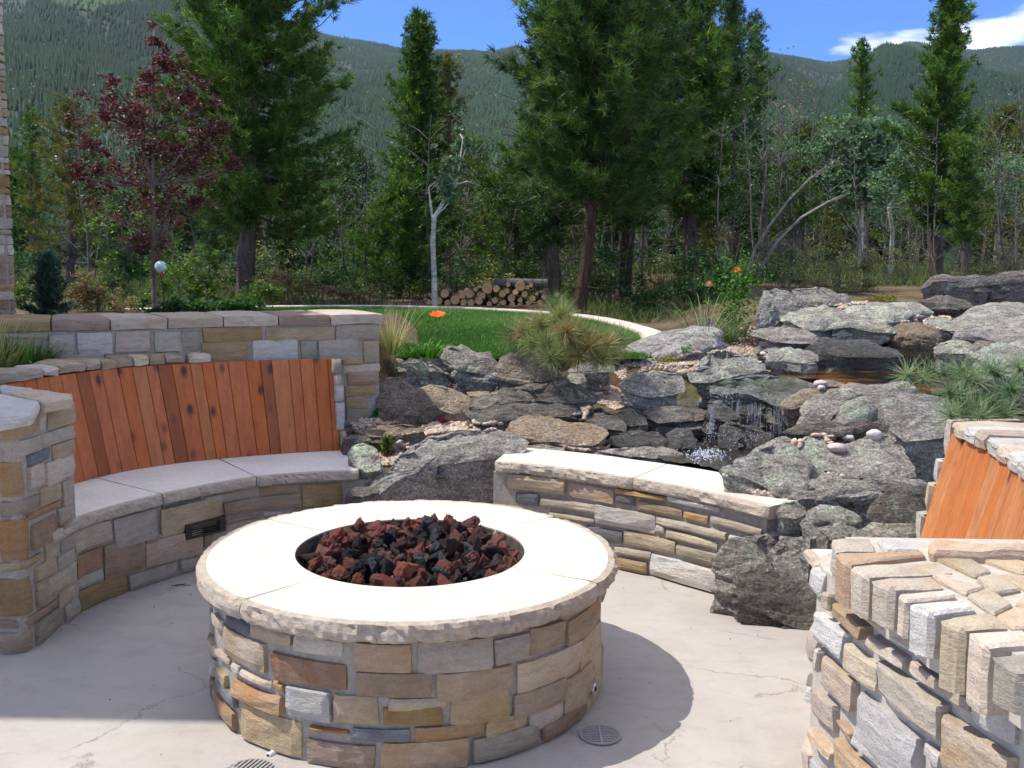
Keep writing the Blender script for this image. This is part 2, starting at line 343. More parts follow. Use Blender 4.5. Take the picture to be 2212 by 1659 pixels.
u1 = measured(pit_cv, cA, pitL, pit, .006, .412, rel=REL, nz=3); u2 = measured(pit_cv, cB, pitR, pit, .006, .412, rel=REL)
sa = pit_cv.hit(*cA(120, 700))[0]; sb = pit_cv.hit(*cB(1990, 500))[0]
fill(pit_cv, 0.0, sa+.02, .006, .412, u1+u2, pit, 'ltpwdto', rel=REL); fill(pit_cv, sb-.02, pit_cv.len-.005, .006, .412, u1+u2, pit, 'tgobptl', rel=REL)
jn = [pit_cv.hit(543, 1345)[0], pit_cv.hit(1266, 1320)[0]]; sB = pit_cv.ev
def ang_s(dx, dy):
    a = math.atan2(dy, dx); a = a if a <= math.pi*.5 else a-2*math.pi; return (a+math.pi*1.5)*PR
p_ = unz(580, 1122, .48); j3 = ang_s(p_.x-PC[0], p_.y-PC[1]); p_ = unz(1185, 1118, .48); j4 = ang_s(p_.x-PC[0], p_.y-PC[1])
J = sorted([jn[0], jn[1], j3, j4]); J = J+[J[0]+pit_cv.len]
for a, b in zip(J[:-1], J[1:]):
    strip('cap_slab', pit_cv, a+.0024, b-.0024, .05, -.283, .416, .48, pit, (SLAB, SLABSIDE), rel=REL, ends=(1, 1), chip=.02)
# inside of the bowl: soot-dark liner and bed
SOOT = simple('sooty_liner', (.09, .075, .065), .95, 30, .4, .8, .01)
V = []; F = []; n = 64
for r_, z in ((.4165, .474), (.4165, .36), (0.001, .36)):
    for i in range(n): a = 2*math.pi*i/n; V.append((r_*math.cos(a), r_*math.sin(a), z))
for k in range(2):
    for i in range(n): F.append((k*n+i, k*n+(i+1) % n, (k+1)*n+(i+1) % n, (k+1)*n+i))
mk('liner', V, F, SOOT, pit)
STEEL = simple('brushed_steel', (.55, .55, .54), .35, 80, .1, .1, .001, metal=.9); BLACK = simple('black_void', (.012, .012, .012), .9, 10, .1, 0)
def lathe(name, prof, mat, parent, M, n=20):
    V = []; F = []
    for r_, h in prof:
        for i in range(n): a = 2*math.pi*i/n; V.append(M @ Vector((r_*math.cos(a), r_*math.sin(a), h)))
    for k in range(len(prof)-1):
        for i in range(n): F.append((k*n+i, k*n+(i+1) % n, (k+1)*n+(i+1) % n, (k+1)*n+i))
    F.append(tuple(range(n))[::-1]); F.append(tuple((len(prof)-1)*n+i for i in range(n)))
    return mk(name, V, F, mat, parent)
s_, z_ = pit_cv.hit(*cB(1790, 865)); p = pit_cv.ev(s_, .0); p2 = pit_cv.ev(s_, 1); nrm = Vector((p2[0]-p[0], p2[1]-p[1], 0))
M = Matrix.Translation((p[0]-PC[0], p[1]-PC[1], z_)) @ nrm.to_track_quat('Z', 'Y').to_matrix().to_4x4()
vr = lathe('gas_valve', [(.021, 0), (.021, .024), (.017, .028), (.010, .0275)], STEEL, pit, M); lathe('keyhole', [(.0085, .027), (.0085, .0295)], BLACK, vr, M)
s_, z_ = pit_cv.hit(*cA(762, 1492)); p = pit_cv.ev(s_, .0); p2 = pit_cv.ev(s_, 1); nrm = Vector((p2[0]-p[0], p2[1]-p[1], 0))
M = Matrix.Translation((p[0]-PC[0], p[1]-PC[1], z_)) @ nrm.to_track_quat('Z', 'Y').to_matrix().to_4x4()
vr = lathe('drain_pipe', [(.010, 0), (.010, .034), (.007, .0345)], simple('white_plastic', (.7, .7, .68), .4, 10, .05, 0), pit, M, 14); lathe('pipe_bore', [(.0065, .034), (.0065, .0352)], BLACK, vr, M, 12)
# ---- lava rocks in the pit
def lava_mat(name, c1, c2, pit_=.5, spec=.3):
    m, nt, b = newmat(name); a = tex(nt, scale=14, detail=6, rough=.7); v = tex(nt, 'Voronoi', scale=130); f = tex(nt, scale=70, detail=5, rough=.75)
    col = mixc(nt, ramp(nt, a.outputs['Fac'], [(.35, 0), (.65, 1)]), c1, c2); col = mixc(nt, ramp(nt, v.outputs['Distance'], [(.1, .55), (.3, 0)]), col, tuple(x*.3 for x in c1))
    col = vary(nt, col, .012, .28, .15); L(nt, col, b.inputs['Base Color']); bump(nt, b, math_(nt, 'ADD', f.outputs['Fac'], v.outputs['Distance']), 1.0, .004); b.inputs['Roughness'].default_value = .8; return m
LAV = {'red': lava_mat('red_lava', (.20, .06, .045), (.28, .10, .075)), 'orange': lava_mat('orange_lava', (.36, .12, .06), (.28, .10, .055)), 'dark': lava_mat('dark_lava', (.045, .032, .03), (.09, .05, .042)), 'black': lava_mat('black_lava', (.014, .014, .015), (.03, .03, .032)), 'grey': lava_mat('grey_lava', (.07, .075, .08), (.12, .12, .125))}
def hull_rock(seed, n=15, sub=2, nz_=.1, asp=(1, .85, .7), sharp=.35, fq=2.6):
    r = random.Random(seed); bm = bmesh.new()
    for _ in range(n):
        v = Vector((r.gauss(0, 1), r.gauss(0, 1), r.gauss(0, 1))).normalized()*r.uniform(.82, 1.05); bm.verts.new((v.x*asp[0], v.y*asp[1], v.z*asp[2]))
    g = bmesh.ops.convex_hull(bm, input=bm.verts[:]); bmesh.ops.delete(bm, geom=[x for x in g['geom_interior'] if isinstance(x, bmesh.types.BMVert)], context='VERTS')
    for k in range(sub): bmesh.ops.subdivide_edges(bm, edges=bm.edges[:], cuts=1, use_grid_fill=True, smooth=sharp if k == 0 else .1); bmesh.ops.triangulate(bm, faces=bm.faces[:])
    for v in bm.verts: v.co *= 1+nz_*fbm(v.co*2.6+Vector((seed, 0, 0)), 4)
    me = bpy.data.meshes.new('rock'); bm.to_mesh(me); bm.free(); return me
lavs = [hull_rock(100+i, 11, 3, .26, (1, random.uniform(.7, .95), random.uniform(.6, .85)), .05) for i in range(9)]
lv = {k: [] for k in LAV}
for k in LAV:
    for me in lavs: c = me.copy(); c.name = 'lava_rock'; c.materials.append(LAV[k]); lv[k].append(c)
LG = 'lava rocks heaped in the fire pit'
LL = {'red': 'brick-red lava rock near the sandstone rim of the fire pit', 'orange': 'bright orange-red lava rock at the edge of the fire pit bowl', 'dark': 'dark red-brown scorched lava rock in the fire pit', 'black': 'soot-black lava rock in the middle of the fire pit', 'grey': 'charcoal grey lava rock in the fire pit'}
spots = []
def lava(x, y, z, r, k, rot=None, sq=1.0, label=None):
    o = bpy.data.objects.new('lava_rock', random.choice(lv[k])); o.location = (x, y, z); o.scale = (r, r*random.uniform(.85, 1.1), r*sq); o.rotation_euler = rot or [random.uniform(0, 6.3) for _ in range(3)]
    C.objects.link(o); tag(o, label or LL[k], 'rock', LG if not label else None); spots.append((x, y, r))
pl = [(1010,1135,.062,'red'),(1140,1150,.055,'red'),(690,1185,.05,'orange'),(665,1200,.055,'dark'),(700,1215,.055,'orange'),(715,1240,.06,'red'),(830,1250,.075,'red'),(900,1255,.065,'red'),(960,1255,.06,'red'),(1015,1252,.065,'grey'),(1060,1240,.055,'red'),(1095,1215,.065,'red'),(1105,1190,.05,'red'),(1060,1165,.045,'grey'),(700,1165,.045,'red'),(740,1150,.045,'red'),(790,1140,.05,'dark'),(1110,1205,.04,'orange'),(770,1245,.05,'red')]
for (x, y, r, k) in pl:
    p = unz(x, y, .465 if y > 1160 else .49); d = math.hypot(p.x-PC[0], p.y-PC[1]); q = min(1, (.405-r*.7)/max(d, .01)); lava(PC[0]+(p.x-PC[0])*q, PC[1]+(p.y-PC[1])*q, .445 if y > 1160 else .447, r*.86, k)
spots[0:1] = spots[0:1]; o0 = [o for o in bpy.data.objects if o.name == 'lava_rock'][0]; o0.location.z = .478; o0.rotation_euler = (.2, .3, .5); o0.scale = (.045, .045, .075); o0['label'] = 'tallest pointed brick-red lava rock, at the back of the fire pit'; del o0['group']
for tr in range(2600):
    a = random.uniform(0, 6.283); d = .392*math.sqrt(random.random()); x = PC[0]+d*math.cos(a); y = PC[1]+d*math.sin(a); r = random.uniform(.030, .055); q_ = (.402-r*.75)/.392; x = PC[0]+(x-PC[0])*q_; y = PC[1]+(y-PC[1])*q_
    if any(math.hypot(x-s[0], y-s[1]) < (r+s[2])*.62 for s in spots): continue
    dd = math.hypot((x-PC[0])/.31, (y-PC[1]+.02)/.27)
    k = random.choices(['black', 'dark', 'grey', 'red'], [5, 3, 1.5, 2.2])[0] if dd < .85 else random.choices(['red', 'dark', 'orange', 'grey'], [6, 2.2, .7, .8])[0]
    lava(x, y, .470+random.uniform(-.012, .018)+(.0 if dd < .8 else .004), r, k)
for i in range(70):   # under-layer so that no gap shows the bed
    a = random.uniform(0, 6.283); d = .37*math.sqrt(random.random()); lava(PC[0]+d*math.cos(a), PC[1]+d*math.sin(a), .418, .05, random.choice(['dark', 'black', 'red']), sq=.7)
# ---- curved stone benches
def thing_at(name, label, cat, p): return thing(name, label, cat, (p[0], p[1], 0))
bl = Curve([(-1.86, 3.9), (-1.86, 4.1), (-1.80, 4.3), (-1.62, 4.61), (-1.29, 4.98), (-.86, 5.15), (-.72, 5.18)])
benchL = thing('seat_bench', 'long curved stone bench in the shade with a leaning red cedar backrest', 'bench', (-1.6, 5.0, 0)); RL = (-1.6, 5.0, 0)
wall_core('mortar', bl, 0, bl.len, 0, .362, .30, MORTAR, benchL, rel=RL)
lD = [(20,480,300,620,'t'),(310,400,622,600,'g'),(655,350,935,345,'d'),(645,415,1080,500,'t'),(945,300,1310,320,'g'),(1340,245,1615,285,'r'),(1640,240,1930,370,'b'),(1090,368,1640,385,'b'),(1097,495,1352,470,'r'),(1365,430,1500,445,'w'),
 (40,640,295,640,'g'),(540,605,800,590,'r'),(50,740,240,835,'r'),(245,670,535,810,'r'),(540,640,940,715,'p'),(948,595,1015,660,'r'),(50,910,235,900,'g'),(60,990,405,1005,'b'),(412,875,770,890,'g'),(780,775,930,865,'g')]
used = measured(bl, cD, lD, benchL, .006, .358, rel=RL)
vs0, vz1 = bl.hit(*cD(805, 515)); vs1, vz0 = bl.hit(*cD(1090, 555)); used.append((vs0-.01, vs1+.01, vz0-.01, vz1+.01))
fill(bl, bl.hit(*cD(930, 700))[0], bl.len, .006, .358, used, benchL, 'tgrbo', rel=RL)
cj = [0, bl.hit(345, 1062)[0], bl.hit(550, 1035)[0], bl.hit(775, 1020)[0]]
for a, b in zip(cj[:-1], cj[1:]): strip('seat_slab', bl, a+.003, b-.003, .035, -.62, .363, .42, benchL, (SLAB2, SLABSIDE), rel=RL, ends=(1, 1), chip=.014)
BRONZE = simple('bronze_louvre', (.055, .045, .04), .5, 40, .2, .2, .002, metal=.6)
lamp_ = thing('step_light', 'dark bronze louvred step light set in the bench front below the seat', 'light', tuple(bl.ev((vs0+vs1)/2, 0))+((vz0+vz1)/2,)); lr = lamp_.location
def cbox(name, cv, s0, s1, z0, z1, d0, d1, mat, parent, rel, n=4):
    V = []; F = []
    for i in range(n+1):
        for d, z in ((d1, z0), (d1, z1), (d0, z1), (d0, z0)): p = cv.ev(s0+(s1-s0)*i/n, d); V.append((p[0], p[1], z))
    for i in range(n):
        for k in range(4): F.append((i*4+k, i*4+4+k, i*4+4+(k+1) % 4, i*4+(k+1) % 4))
    F.append((0, 1, 2, 3)); F.append((n*4+3, n*4+2, n*4+1, n*4)); return mk(name, V, F, mat, parent, rel=rel)
hz = vz1-vz0; cbox('back_plate', bl, vs0, vs1, vz0, vz1, -.01, .012, BLACK, lamp_, lr)
for a, b, c, d in ((vs0, vs0+.035, vz0, vz1), (vs1-.035, vs1, vz0, vz1), (vs0+.035, vs1-.035, vz0, vz0+.012), (vs0+.035, vs1-.035, vz1-.014, vz1)): cbox('frame', bl, a, b, c, d, 0, .026, BRONZE, lamp_, lr)
for i in range(4): zz = vz0+.016+(hz-.034)*i/4; cbox('louvre', bl, vs0+.036, vs1-.036, zz+.002, zz+(hz-.034)/4*.55, 0, .024, BRONZE, lamp_, lr)
# cedar boards
def cedar(name, c1, c2, c3):
    m, nt, b = newmat(name); g = tex(nt, scale=26, detail=8, rough=.62, stretch=(1.0, 1.0, .045), dist=.15); f = tex(nt, scale=150, detail=3, stretch=(1, 1, .05))
    k = N(nt, 'ShaderNodeTexVoronoi'); t = N(nt, 'ShaderNodeTexCoord'); mp_ = N(nt, 'ShaderNodeMapping'); mp_.inputs['Scale'].default_value = (10, 10, 5.5); L(nt, t.outputs['Object'], mp_.inputs[0]); L(nt, mp_.outputs[0], k.inputs[0]); k.inputs['Scale'].default_value = 1; k.inputs['Randomness'].default_value = 1
    col = mixc(nt, ramp(nt, g.outputs['Fac'], [(.36, 0), (.62, 1)]), c1, c2); col = mixc(nt, ramp(nt, f.outputs['Fac'], [(.52, 0), (.66, .45)]), col, c3)
    col = mixc(nt, ramp(nt, k.outputs['Distance'], [(.11, .9), (.17, .45), (.27, 0)]), col, (.045, .015, .008))
    col = vary(nt, col, .002, .04, .03); L(nt, col, b.inputs['Base Color']); b.inputs['Roughness'].default_value = .55; b.inputs['Specular IOR Level'].default_value = .35; bump(nt, b, g.outputs['Fac'], .25, .003); return m
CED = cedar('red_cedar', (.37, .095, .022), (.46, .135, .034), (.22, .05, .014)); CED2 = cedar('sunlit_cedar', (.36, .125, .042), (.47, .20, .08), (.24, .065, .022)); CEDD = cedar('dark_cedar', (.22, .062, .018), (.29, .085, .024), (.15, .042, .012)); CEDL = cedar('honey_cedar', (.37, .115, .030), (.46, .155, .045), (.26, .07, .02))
def boards(bot, top, zb, zt, width, parent, rel, pick, s_a=0, s_b=None):
    s_b = s_b or bot.len; k = 0; s = s_a; R = top.len/bot.len
    while s < s_b-.01:
        wd = width*random.choice((.8, 1, 1, 1.25)); e = min(s+wd, s_b); V = []
        for (sv, zz, cv_, rr) in ((s, zb, bot, 1), (e, zb, bot, 1), (e, zt, top, R), (s, zt, top, R)):
            for d, ins in ((0, 0), (.014, .0), (.018, .0028)):
                q = sv*rr+(ins if sv == s else -ins)+(.0006 if sv == s else -.0006); p = cv_.ev(q, d); V.append((p[0], p[1], zz))
        F = [(0, 3, 6, 9), (2, 5, 8, 11)[::1], (0, 1, 4, 3), (3, 4, 7, 6), (6, 7, 10, 9), (9, 10, 1, 0), (1, 2, 5, 4), (4, 5, 8, 7), (7, 8, 11, 10), (10, 11, 2, 1)]
        mid = bot.ev((s+e)/2); mk('board', V, F, pick((s+e)/2, mid, k), parent, rel=rel); s = e; k += 1
lb = Curve([(-2.24, 4.42), (-2.13, 4.74), (-2.0, 5.02), (-1.80, 5.24), (-1.55, 5.41), (-1.27, 5.56), (-.99, 5.668)]); lt = Curve([(-2.33, 4.40), (-2.225, 4.775), (-2.085, 5.085), (-1.875, 5.325), (-1.60, 5.505), (-1.315, 5.65), (-1.035, 5.755)])
darkx = [lb.hit(225, 930)[0], lb.hit(390, 900)[0], lb.hit(598, 890)[0]]; lgx = [lb.hit(330, 900)[0], lb.hit(616, 890)[0], lb.hit(450, 900)[0]]
def pickL(s, mid, k):
    if any(abs(s-d) < .034 for d in darkx): return CEDD
    if any(abs(s-d) < .045 for d in lgx) or random.random() < .02: return CEDL
    return CED
brL = thing_at('dummy', '', '', (0, 0)) if False else None
boards(lb, lt, .4215, .94, .074, benchL, RL, pickL)
# backrest wall behind boards, its stone ends and coping
wall_core('backrest_wall', Curve([tuple(lt.ev(s, -.02)) for s in np.linspace(0, lt.len, 24)], smooth=False), 0, lt.len-.02, .0, .935, .14, MORTAR, benchL, rel=RL)
endc = Curve([(-.985, 5.685), (-.93, 5.705)], smooth=False)
for (x0, y0, x1, y1, p_) in [(1625,560,1722,700,'g'),(1645,712,1730,828,'g'),(1650,838,1752,1000,'w'),(1662,1015,1757,1310,'w'),(1690,1318,1745,1500,'t')]:
    a = unY(*cE(x0, y0), 5.70); b = unY(*cE(x1, y1), 5.70); e = Curve([(a.x, 5.68), (b.x, 5.70)], smooth=False); stone(e, 0, max(.04, b.x-a.x), max(.421, b.z), a.z, PAL[p_], benchL, proud=.04, rel=RL)
cop = Curve([tuple(lt.ev(s, 0)) for s in np.linspace(0, lt.len, 30)], smooth=False)
xs = [0, 130, 480, 690, 1025, 1220, 1410, 1615, 1820, 2020, 2300]; ss = [0]+[lt.hit(*cF(x, 800))[0] for x in xs[2:]]+[lt.hit(400, 790)[0], lt.hit(455, 785)[0]]
def block(cv, s0, s1, d0, d1, z0, z1, mat, parent, rel, name='stone', r=.012, nz_=.006, nx=5):
    """a coping stone: a rounded slab following the curve"""
    prof = [(d0, z0), (d0, z1-r), (d0+r, z1), ((d0+d1)/2, z1+.002), (d1-r, z1), (d1-r*.3, z1-r*.5), (d1, z1-r*1.6), (d1, (z0+z1)/2), (d1-.004, z0)]
    V = []; F = []; R = len(prof); sd = random.uniform(0, 90)
    for i in range(nx+1):
        u = i/nx; s = s0+(s1-s0)*u; e = (i in (0, nx))
        for k, (d, z) in enumerate(prof):
            dd = d+nz_*fbm((s*9+sd, k*.7, z*9), 3); zz = z+nz_*.7*fbm((s*8, k*.6+sd, 3), 3)
            if e: dd -= r*.6*(k > 3); zz -= r*.5*(1 <= k <= 5)
            p = cv.ev(s, dd); V.append((p[0], p[1], zz))
    for i in range(nx):
        for k in range(R): a = i*R+k; b = i*R+(k+1) % R; F.append((a, a+R, b+R, b))
    F.append(tuple(range(R))); F.append(tuple(reversed(range(nx*R, nx*R+R)))); return mk(name, V, F, mat, parent, rel=rel)
ss = sorted(ss)
for a, b, p_ in zip(ss[:-1], ss[1:], 'gltpotlottl'):
    if b-a > .02: block(cop, a+.004, b-.004, -.17, .022+random.uniform(0, .012), .944+random.uniform(0, .004), .992+random.uniform(-.004, .008), PAL[p_], benchL, RL, 'coping_stone', r=.014, nz_=.012)
# ---- pillar at the near end of the shaded bench
pc = Curve([(-2.9, 3.69), (-1.905, 3.69), (-1.878, 3.70), (-1.862, 3.72), (-1.845, 4.135)], smooth=False, step=.01)
pillarL = thing('stone_pillar', 'square stone pillar in the shade at the left edge, beside the cedar backrest', 'pillar', (-2.1, 3.95, 0)); RP = (-2.1, 3.95, 0)
V = [(-2.9, 3.69), (-1.88, 3.69), (-1.862, 3.71), (-1.845, 4.135), (-2.9, 4.135)]; n = 5
mk('mortar', [(x, y, 0) for x, y in V]+[(x, y, .925) for x, y in V], [(i, (i+1) % n, n+(i+1) % n, n+i) for i in range(n)]+[tuple(range(n, 2*n)), tuple(range(n))[::-1]], MORTAR, pillarL, rel=RP)
lG = [(255,210,405,300,'t'),(10,285,205,352,'o'),(210,240,250,340,'p'),(217,370,412,375,'p'),(30,410,218,450,'g'),(288,430,410,470,'t'),(147,485,285,500,'d'),(245,540,410,590,'l'),(150,560,242,640,'p'),(0,525,130,700,'o'),(212,680,332,725,'t'),(340,640,400,750,'p'),
 (0,745,205,790,'g'),(150,822,335,770,'o'),(320,798,400,850,'g'),(0,860,150,1060,'o'),(165,885,318,945,'b'),(325,875,402,930,'t'),(245,1000,330,1035,'t'),(335,960,410,1000,'g'),(0,1095,230,1080,'t'),(190,1120,312,1135,'o'),(320,1055,412,1100,'g'),(257,1185,420,1205,'l'),
 (192,1215,255,1305,'b'),(0,1190,178,1370,'b'),(320,1270,420,1285,'t'),(0,1415,315,1345,'r'),(357,1345,435,1400,'g'),(192,1435,347,1470,'g'),(0,1485,180,1590,'t')]
used = measured(pc, cG, lG, pillarL, .006, .918, rel=RP, nx=6, proud=.017)
fill(pc, .2, pc.hit(*cG(2, 900))[0]-.02, .006, .918, used, pillarL, 'otgbr', rel=RP)
def flat_stone(name, pts, z1, thick, mat, parent, rel, r=.012, nz_=.005, domed=0.0, und=.9, px=True, grow=1.0):
    """a flat-topped stone from the outline of its top, at its height, with eased arris and real thickness"""
    P = [Vector(unz(*q, z1)) if px else Vector((q[0], q[1], z1)) for q in pts]; P = [Vector((p.x, p.y, z1)) for p in P]; c = sum(P, Vector())/len(P)
    R = [];
    for i, p in enumerate(P):
        q = P[(i+1) % len(P)]
        for t in ((0.06, .5, .94) if (q-p).length > .04 else (.1, .9)): R.append(p.lerp(q, t))
    n = len(R); V = []; F = []; sd = random.uniform(0, 60)
    size = max((p-c).length for p in R)
    for sc_, dz in ((.0, domed), (.6, domed*.7), (1-r/size, 0), (1, -r*.8), (1.0, -thick*.5), (und+(1-und)*.5, -thick)):
        for p in R:
            q = c+(p-c)*sc_*grow; q.z = z1+dz+(nz_*fbm((q.x*14, q.y*14, sd), 3) if dz > -thick*.9 else 0); q.x += nz_*fbm((q.z*20+sd, q.y*9, 1), 2); V.append(q)
    for k in range(5):
        for i in range(n): F.append((k*n+i, k*n+(i+1) % n, (k+1)*n+(i+1) % n, (k+1)*n+i)[::-1])
    F.append(tuple(5*n+i for i in range(n))); return mk(name, V, F, mat, parent, rel=rel)
for pts, p_ in [([(0, 830), (75, 838), (40, 850), (0, 848)], 'w'), ([(-60, 836), (0, 850), (88, 866), (72, 892), (2, 905), (-110, 925), (-160, 860)], 'w'), ([(10, 840), (100, 842), (155, 853), (155, 858), (95, 868), (20, 850)], 'p'), ([(-130, 832), (0, 830), (12, 838), (-10, 848), (-140, 850)], 'g')]:
    flat_stone('cap_stone', pts, .972, .045, PAL[p_], pillarL, RP, nz_=.008)
# ---- upper retaining wall
cw = [cF(0, 165), cF(620, 162), cF(1340, 156), cF(2040, 150), cE(440, 110), cE(1050, 98), cE(1600, 88), cE(2110, 76)]
W_ = np.array([[unz(x, y, 1.19).x, unz(x, y, 1.19).y] for x, y in cw]); co = np.polyfit(W_[:, 0], W_[:, 1], 2); X_ = np.linspace(W_[0, 0]-.5, W_[-1, 0], 9)
uw = Curve([(x, np.polyval(co, x)+.02+.10*max(0, 1-abs((x+1.55)/.75))) for x in X_]); UW_END = W_[-1, 0]
upw = thing('retaining_wall', 'tall tan stone retaining wall with a flat cap behind the shaded bench', 'wall', (-1.8, 5.5, 0)); RU = (-1.8, 5.5, 0)
wall_core('mortar', uw, 0, uw.len, .0, 1.128, .36, MORTAR, upw, rel=RU)
lE = [(230,235,885,370,'b'),(912,215,1640,350,'t'),(1655,192,2100,345,'g'),(0,255,215,470,'g'),(222,388,730,600,'b'),(755,372,1260,600,'w'),(1280,372,1460,560,'g'),(1468,365,1900,560,'g'),(1945,362,2120,582,'p'),(1735,560,1940,612,'o'),(1738,618,2130,700,'l'),(1775,705,2110,825,'o'),(1760,842,2070,935,'o'),(1765,965,1980,1072,'t'),(1770,1095,2050,1190,'g')]
lF = [(600,340,925,582,'g'),(932,312,1385,572,'w'),(1405,312,1842,550,'p'),(1875,312,2230,545,'g'),(60,312,590,388,'g'),(60,400,590,700,'g'),(610,592,1270,660,'g'),(1285,582,2200,645,'b')]
used = measured(uw, cE, lE, upw, .3, 1.122, rel=RU)+measured(uw, cF, lF, upw, .3, 1.122, rel=RU)
fill(uw, uw.hit(735, 800)[0], uw.len, .45, .80, used, upw, 'togp', rel=RU)
cs = [0, .3, uw.hit(*cF(625, 200))[0], uw.hit(*cF(1345, 200))[0], uw.hit(*cF(2050, 200))[0], uw.hit(*cE(452, 150))[0], uw.hit(*cE(1040, 150))[0], uw.hit(*cE(1592, 130))[0], uw.len+.02]
for a, b, p_ in zip(cs[:-1], cs[1:], 'rbrlpPrl'): block(uw, a+.004, b-.004, -.42, .022, 1.131, 1.19, PAL[p_.lower()], upw, RU, 'cap_stone', r=.007, nz_=.005, nx=8)
# ---- bench on the sunny side
br = Curve([(-.09, 5.16), (.02, 5.13), (.27, 5.03), (.50, 4.885), (.73, 4.73), (.97, 4.50), (1.14, 4.30), (1.22, 4.18)])
BRE = br.hit(*cC(2060, 470))[0]
benchR = thing('seat_bench', 'low curved stone bench in full sun below the waterfall', 'bench', (.5, 4.95, 0)); RR = (.5, 4.95, 0)
wall_core('mortar', br, 0, BRE-.03, 0, .418, .36, MORTAR, benchR, rel=RR)
lC = [(95,192,525,358,'T'),(540,218,890,292,'p'),(533,272,885,420,'p'),(905,265,1280,408,'O'),(1290,345,1680,500,'w'),(1700,432,2040,560,'p'),(145,338,322,440,'d'),(335,372,757,500,'g'),(905,352,1040,438,'d'),(1060,405,1395,540,'t'),(1405,472,1585,578,'o'),(1600,515,1990,668,'p'),
 (752,432,1190,645,'w'),(400,480,740,572,'t'),(1200,515,1725,705,'l'),(1195,582,1265,648,'p'),(1280,618,1655,778,'p'),(1735,655,1840,722,'w'),(680,585,945,732,'d'),(955,628,1342,812,'t'),(1350,722,1657,892,'g'),(890,738,1160,842,'p'),(905,815,1140,942,'b'),(1160,792,1660,1092,'W'),(1665,895,1765,1022,'d'),(1655,1012,1790,1142,'t')]
used = measured(br, cC, lC, benchR, .006, .414, rel=RR, proud=.02)
fill(br, 0, br.hit(*cC(700, 700))[0], .006, .25, used, benchR, 'tgdp', rel=RR)
cj = [.01, br.hit(*cC(1035, 240))[0], br.hit(*cC(2060, 470))[0]]
for k_, (a, b) in enumerate(zip(cj[:-1], cj[1:])): strip('seat_slab', br, a+.002, b-.002, .035, -.38, .42, .48, benchR, (SLAB, SLABSIDE), rel=RR, ends=(1, 1), chip=.022, wob=.006)
# ---- sunny pillar in the foreground and its bench back
ar = [(222, 120), (212, 190), (312, 272), (432, 362), (606, 446), (705, 532), (884, 615), (1090, 714), (1250, 840), (1480, 1000)]
A_ = [unz(*cH(*q), .93) for q in ar]; A2 = np.array([[p.x, p.y] for p in A_])
cy = np.polyfit(A2[1:, 1], A2[1:, 0], 2); Y_ = np.linspace(A2[1, 1], 0.9, 8)
far = [(A2[1, 0]+.5, A2[1, 1]+.22), (A2[1, 0]+.2, A2[1, 1]+.18), (A2[1, 0]+.06, A2[1, 1]+.10)]
fg = Curve([(1.2, 2.52), (.95, 2.50), (.80, 2.43), (.747, 2.32), (.765, 2.15), (.80, 1.95), (.845, 1.75), (.895, 1.55), (.95, 1.35), (1.01, 1.1), (1.06, .9)])
pillarR = thing('stone_pillar', 'broad sunlit stone pillar in the near right corner with a bricked top', 'pillar', (1.1, 1.7, 0)); RF = (1.1, 1.7, 0)
cen = Vector((1.6, 1.5, 0)); P_ = [tuple(fg.ev(s, .0)) for s in np.linspace(0, fg.len, 40)]+[(2.3, .9), (2.3, 2.52)]
n = len(P_); mk('mortar', [(x, y, 0) for x, y in P_]+[(x, y, .835) for x, y in P_], [(i, (i+1) % n, n+(i+1) % n, n+i) for i in range(n)]+[tuple(range(n, 2*n))], MORTAR_PALE, pillarR, rel=RF)
P2_ = [(p[0]+.05, p[1]) for p in A2]; P2_ = [(P2_[0][0]+1.6, P2_[0][1]+.08), (P2_[0][0], P2_[0][1]+.08)]+P2_[1:]+[(1.1, .9), (2.3, .9)]; n = len(P2_); mk('mortar_bed', [(x, y, .80) for x, y in P2_]+[(x, y, .916) for x, y in P2_], [(i, (i+1) % n, n+(i+1) % n, n+i)[::-1] for i in range(n)]+[tuple(range(n, 2*n))[::-1]], MORTAR_PALE, pillarR, rel=RF)
lH = [(252,520,485,830,240,620,'t'),(432,495,860,915,430,620,'p'),(515,735,750,985,510,835,'l'),(150,590,332,985,165,790,'w'),(342,795,548,1145,335,985,'l'),(778,910,1195,1320,790,1020,'l'),(568,905,1010,1490,565,1155,'l'),(180,880,388,1330,165,1090,'t'),(420,1120,835,1650,395,1490,'W'),(112,1085,252,1490,105,1290,'p'),(282,1315,388,1490,285,1410,'p'),(97,1355,272,1630,90,1430,'p'),(272,1435,560,1830,270,1640,'t'),(852,1445,995,1640,840,1560,'w'),(1003,1262,1460,1900,985,1650,'l'),(1240,1030,1480,1500,1240,1370,'w'),(575,1700,830,1900,575,1860,'p'),(205,450,250,590,200,580,'l'),(150,820,178,980,150,1000,'l')]  # stones picked paler, with the sun's glare put into their colours
used = []
for (x0, y0, x1, y1, bx, by, p_) in lH:
    a = fg.hit(*cH(x0, y0)); b = fg.hit(*cH(x1, y1)); c = fg.hit(*cH(bx, by)); s0, s1, z1, z0 = a[0], b[0], min(.835, a[1]), max(.006, c[1])
    if s1-s0 < .02 or z1-z0 < .012: continue
    stone(fg, s0+.004, s1-.004, z0+.004, z1-.004, PAL[p_.lower()], pillarR, proud=random.uniform(.020, .032), rough=.8 if p_.isupper() else .55, nx=7, nz=5, jit=.003, bevel=.3, rel=RF); used.append((s0, s1, z0, z1))
s9 = max(u[1] for u in used); fill(fg, fg.hit(*cH(150, 700))[0], fg.len, .006, .83, used, pillarR, 'plwlp', rel=RF, nx=5, nz=4, proud=.026)
fill(fg, 0, fg.hit(*cH(150, 700))[0], .1, .83, used, pillarR, 'plwlp', rel=RF, nx=4, nz=4, proud=.02)
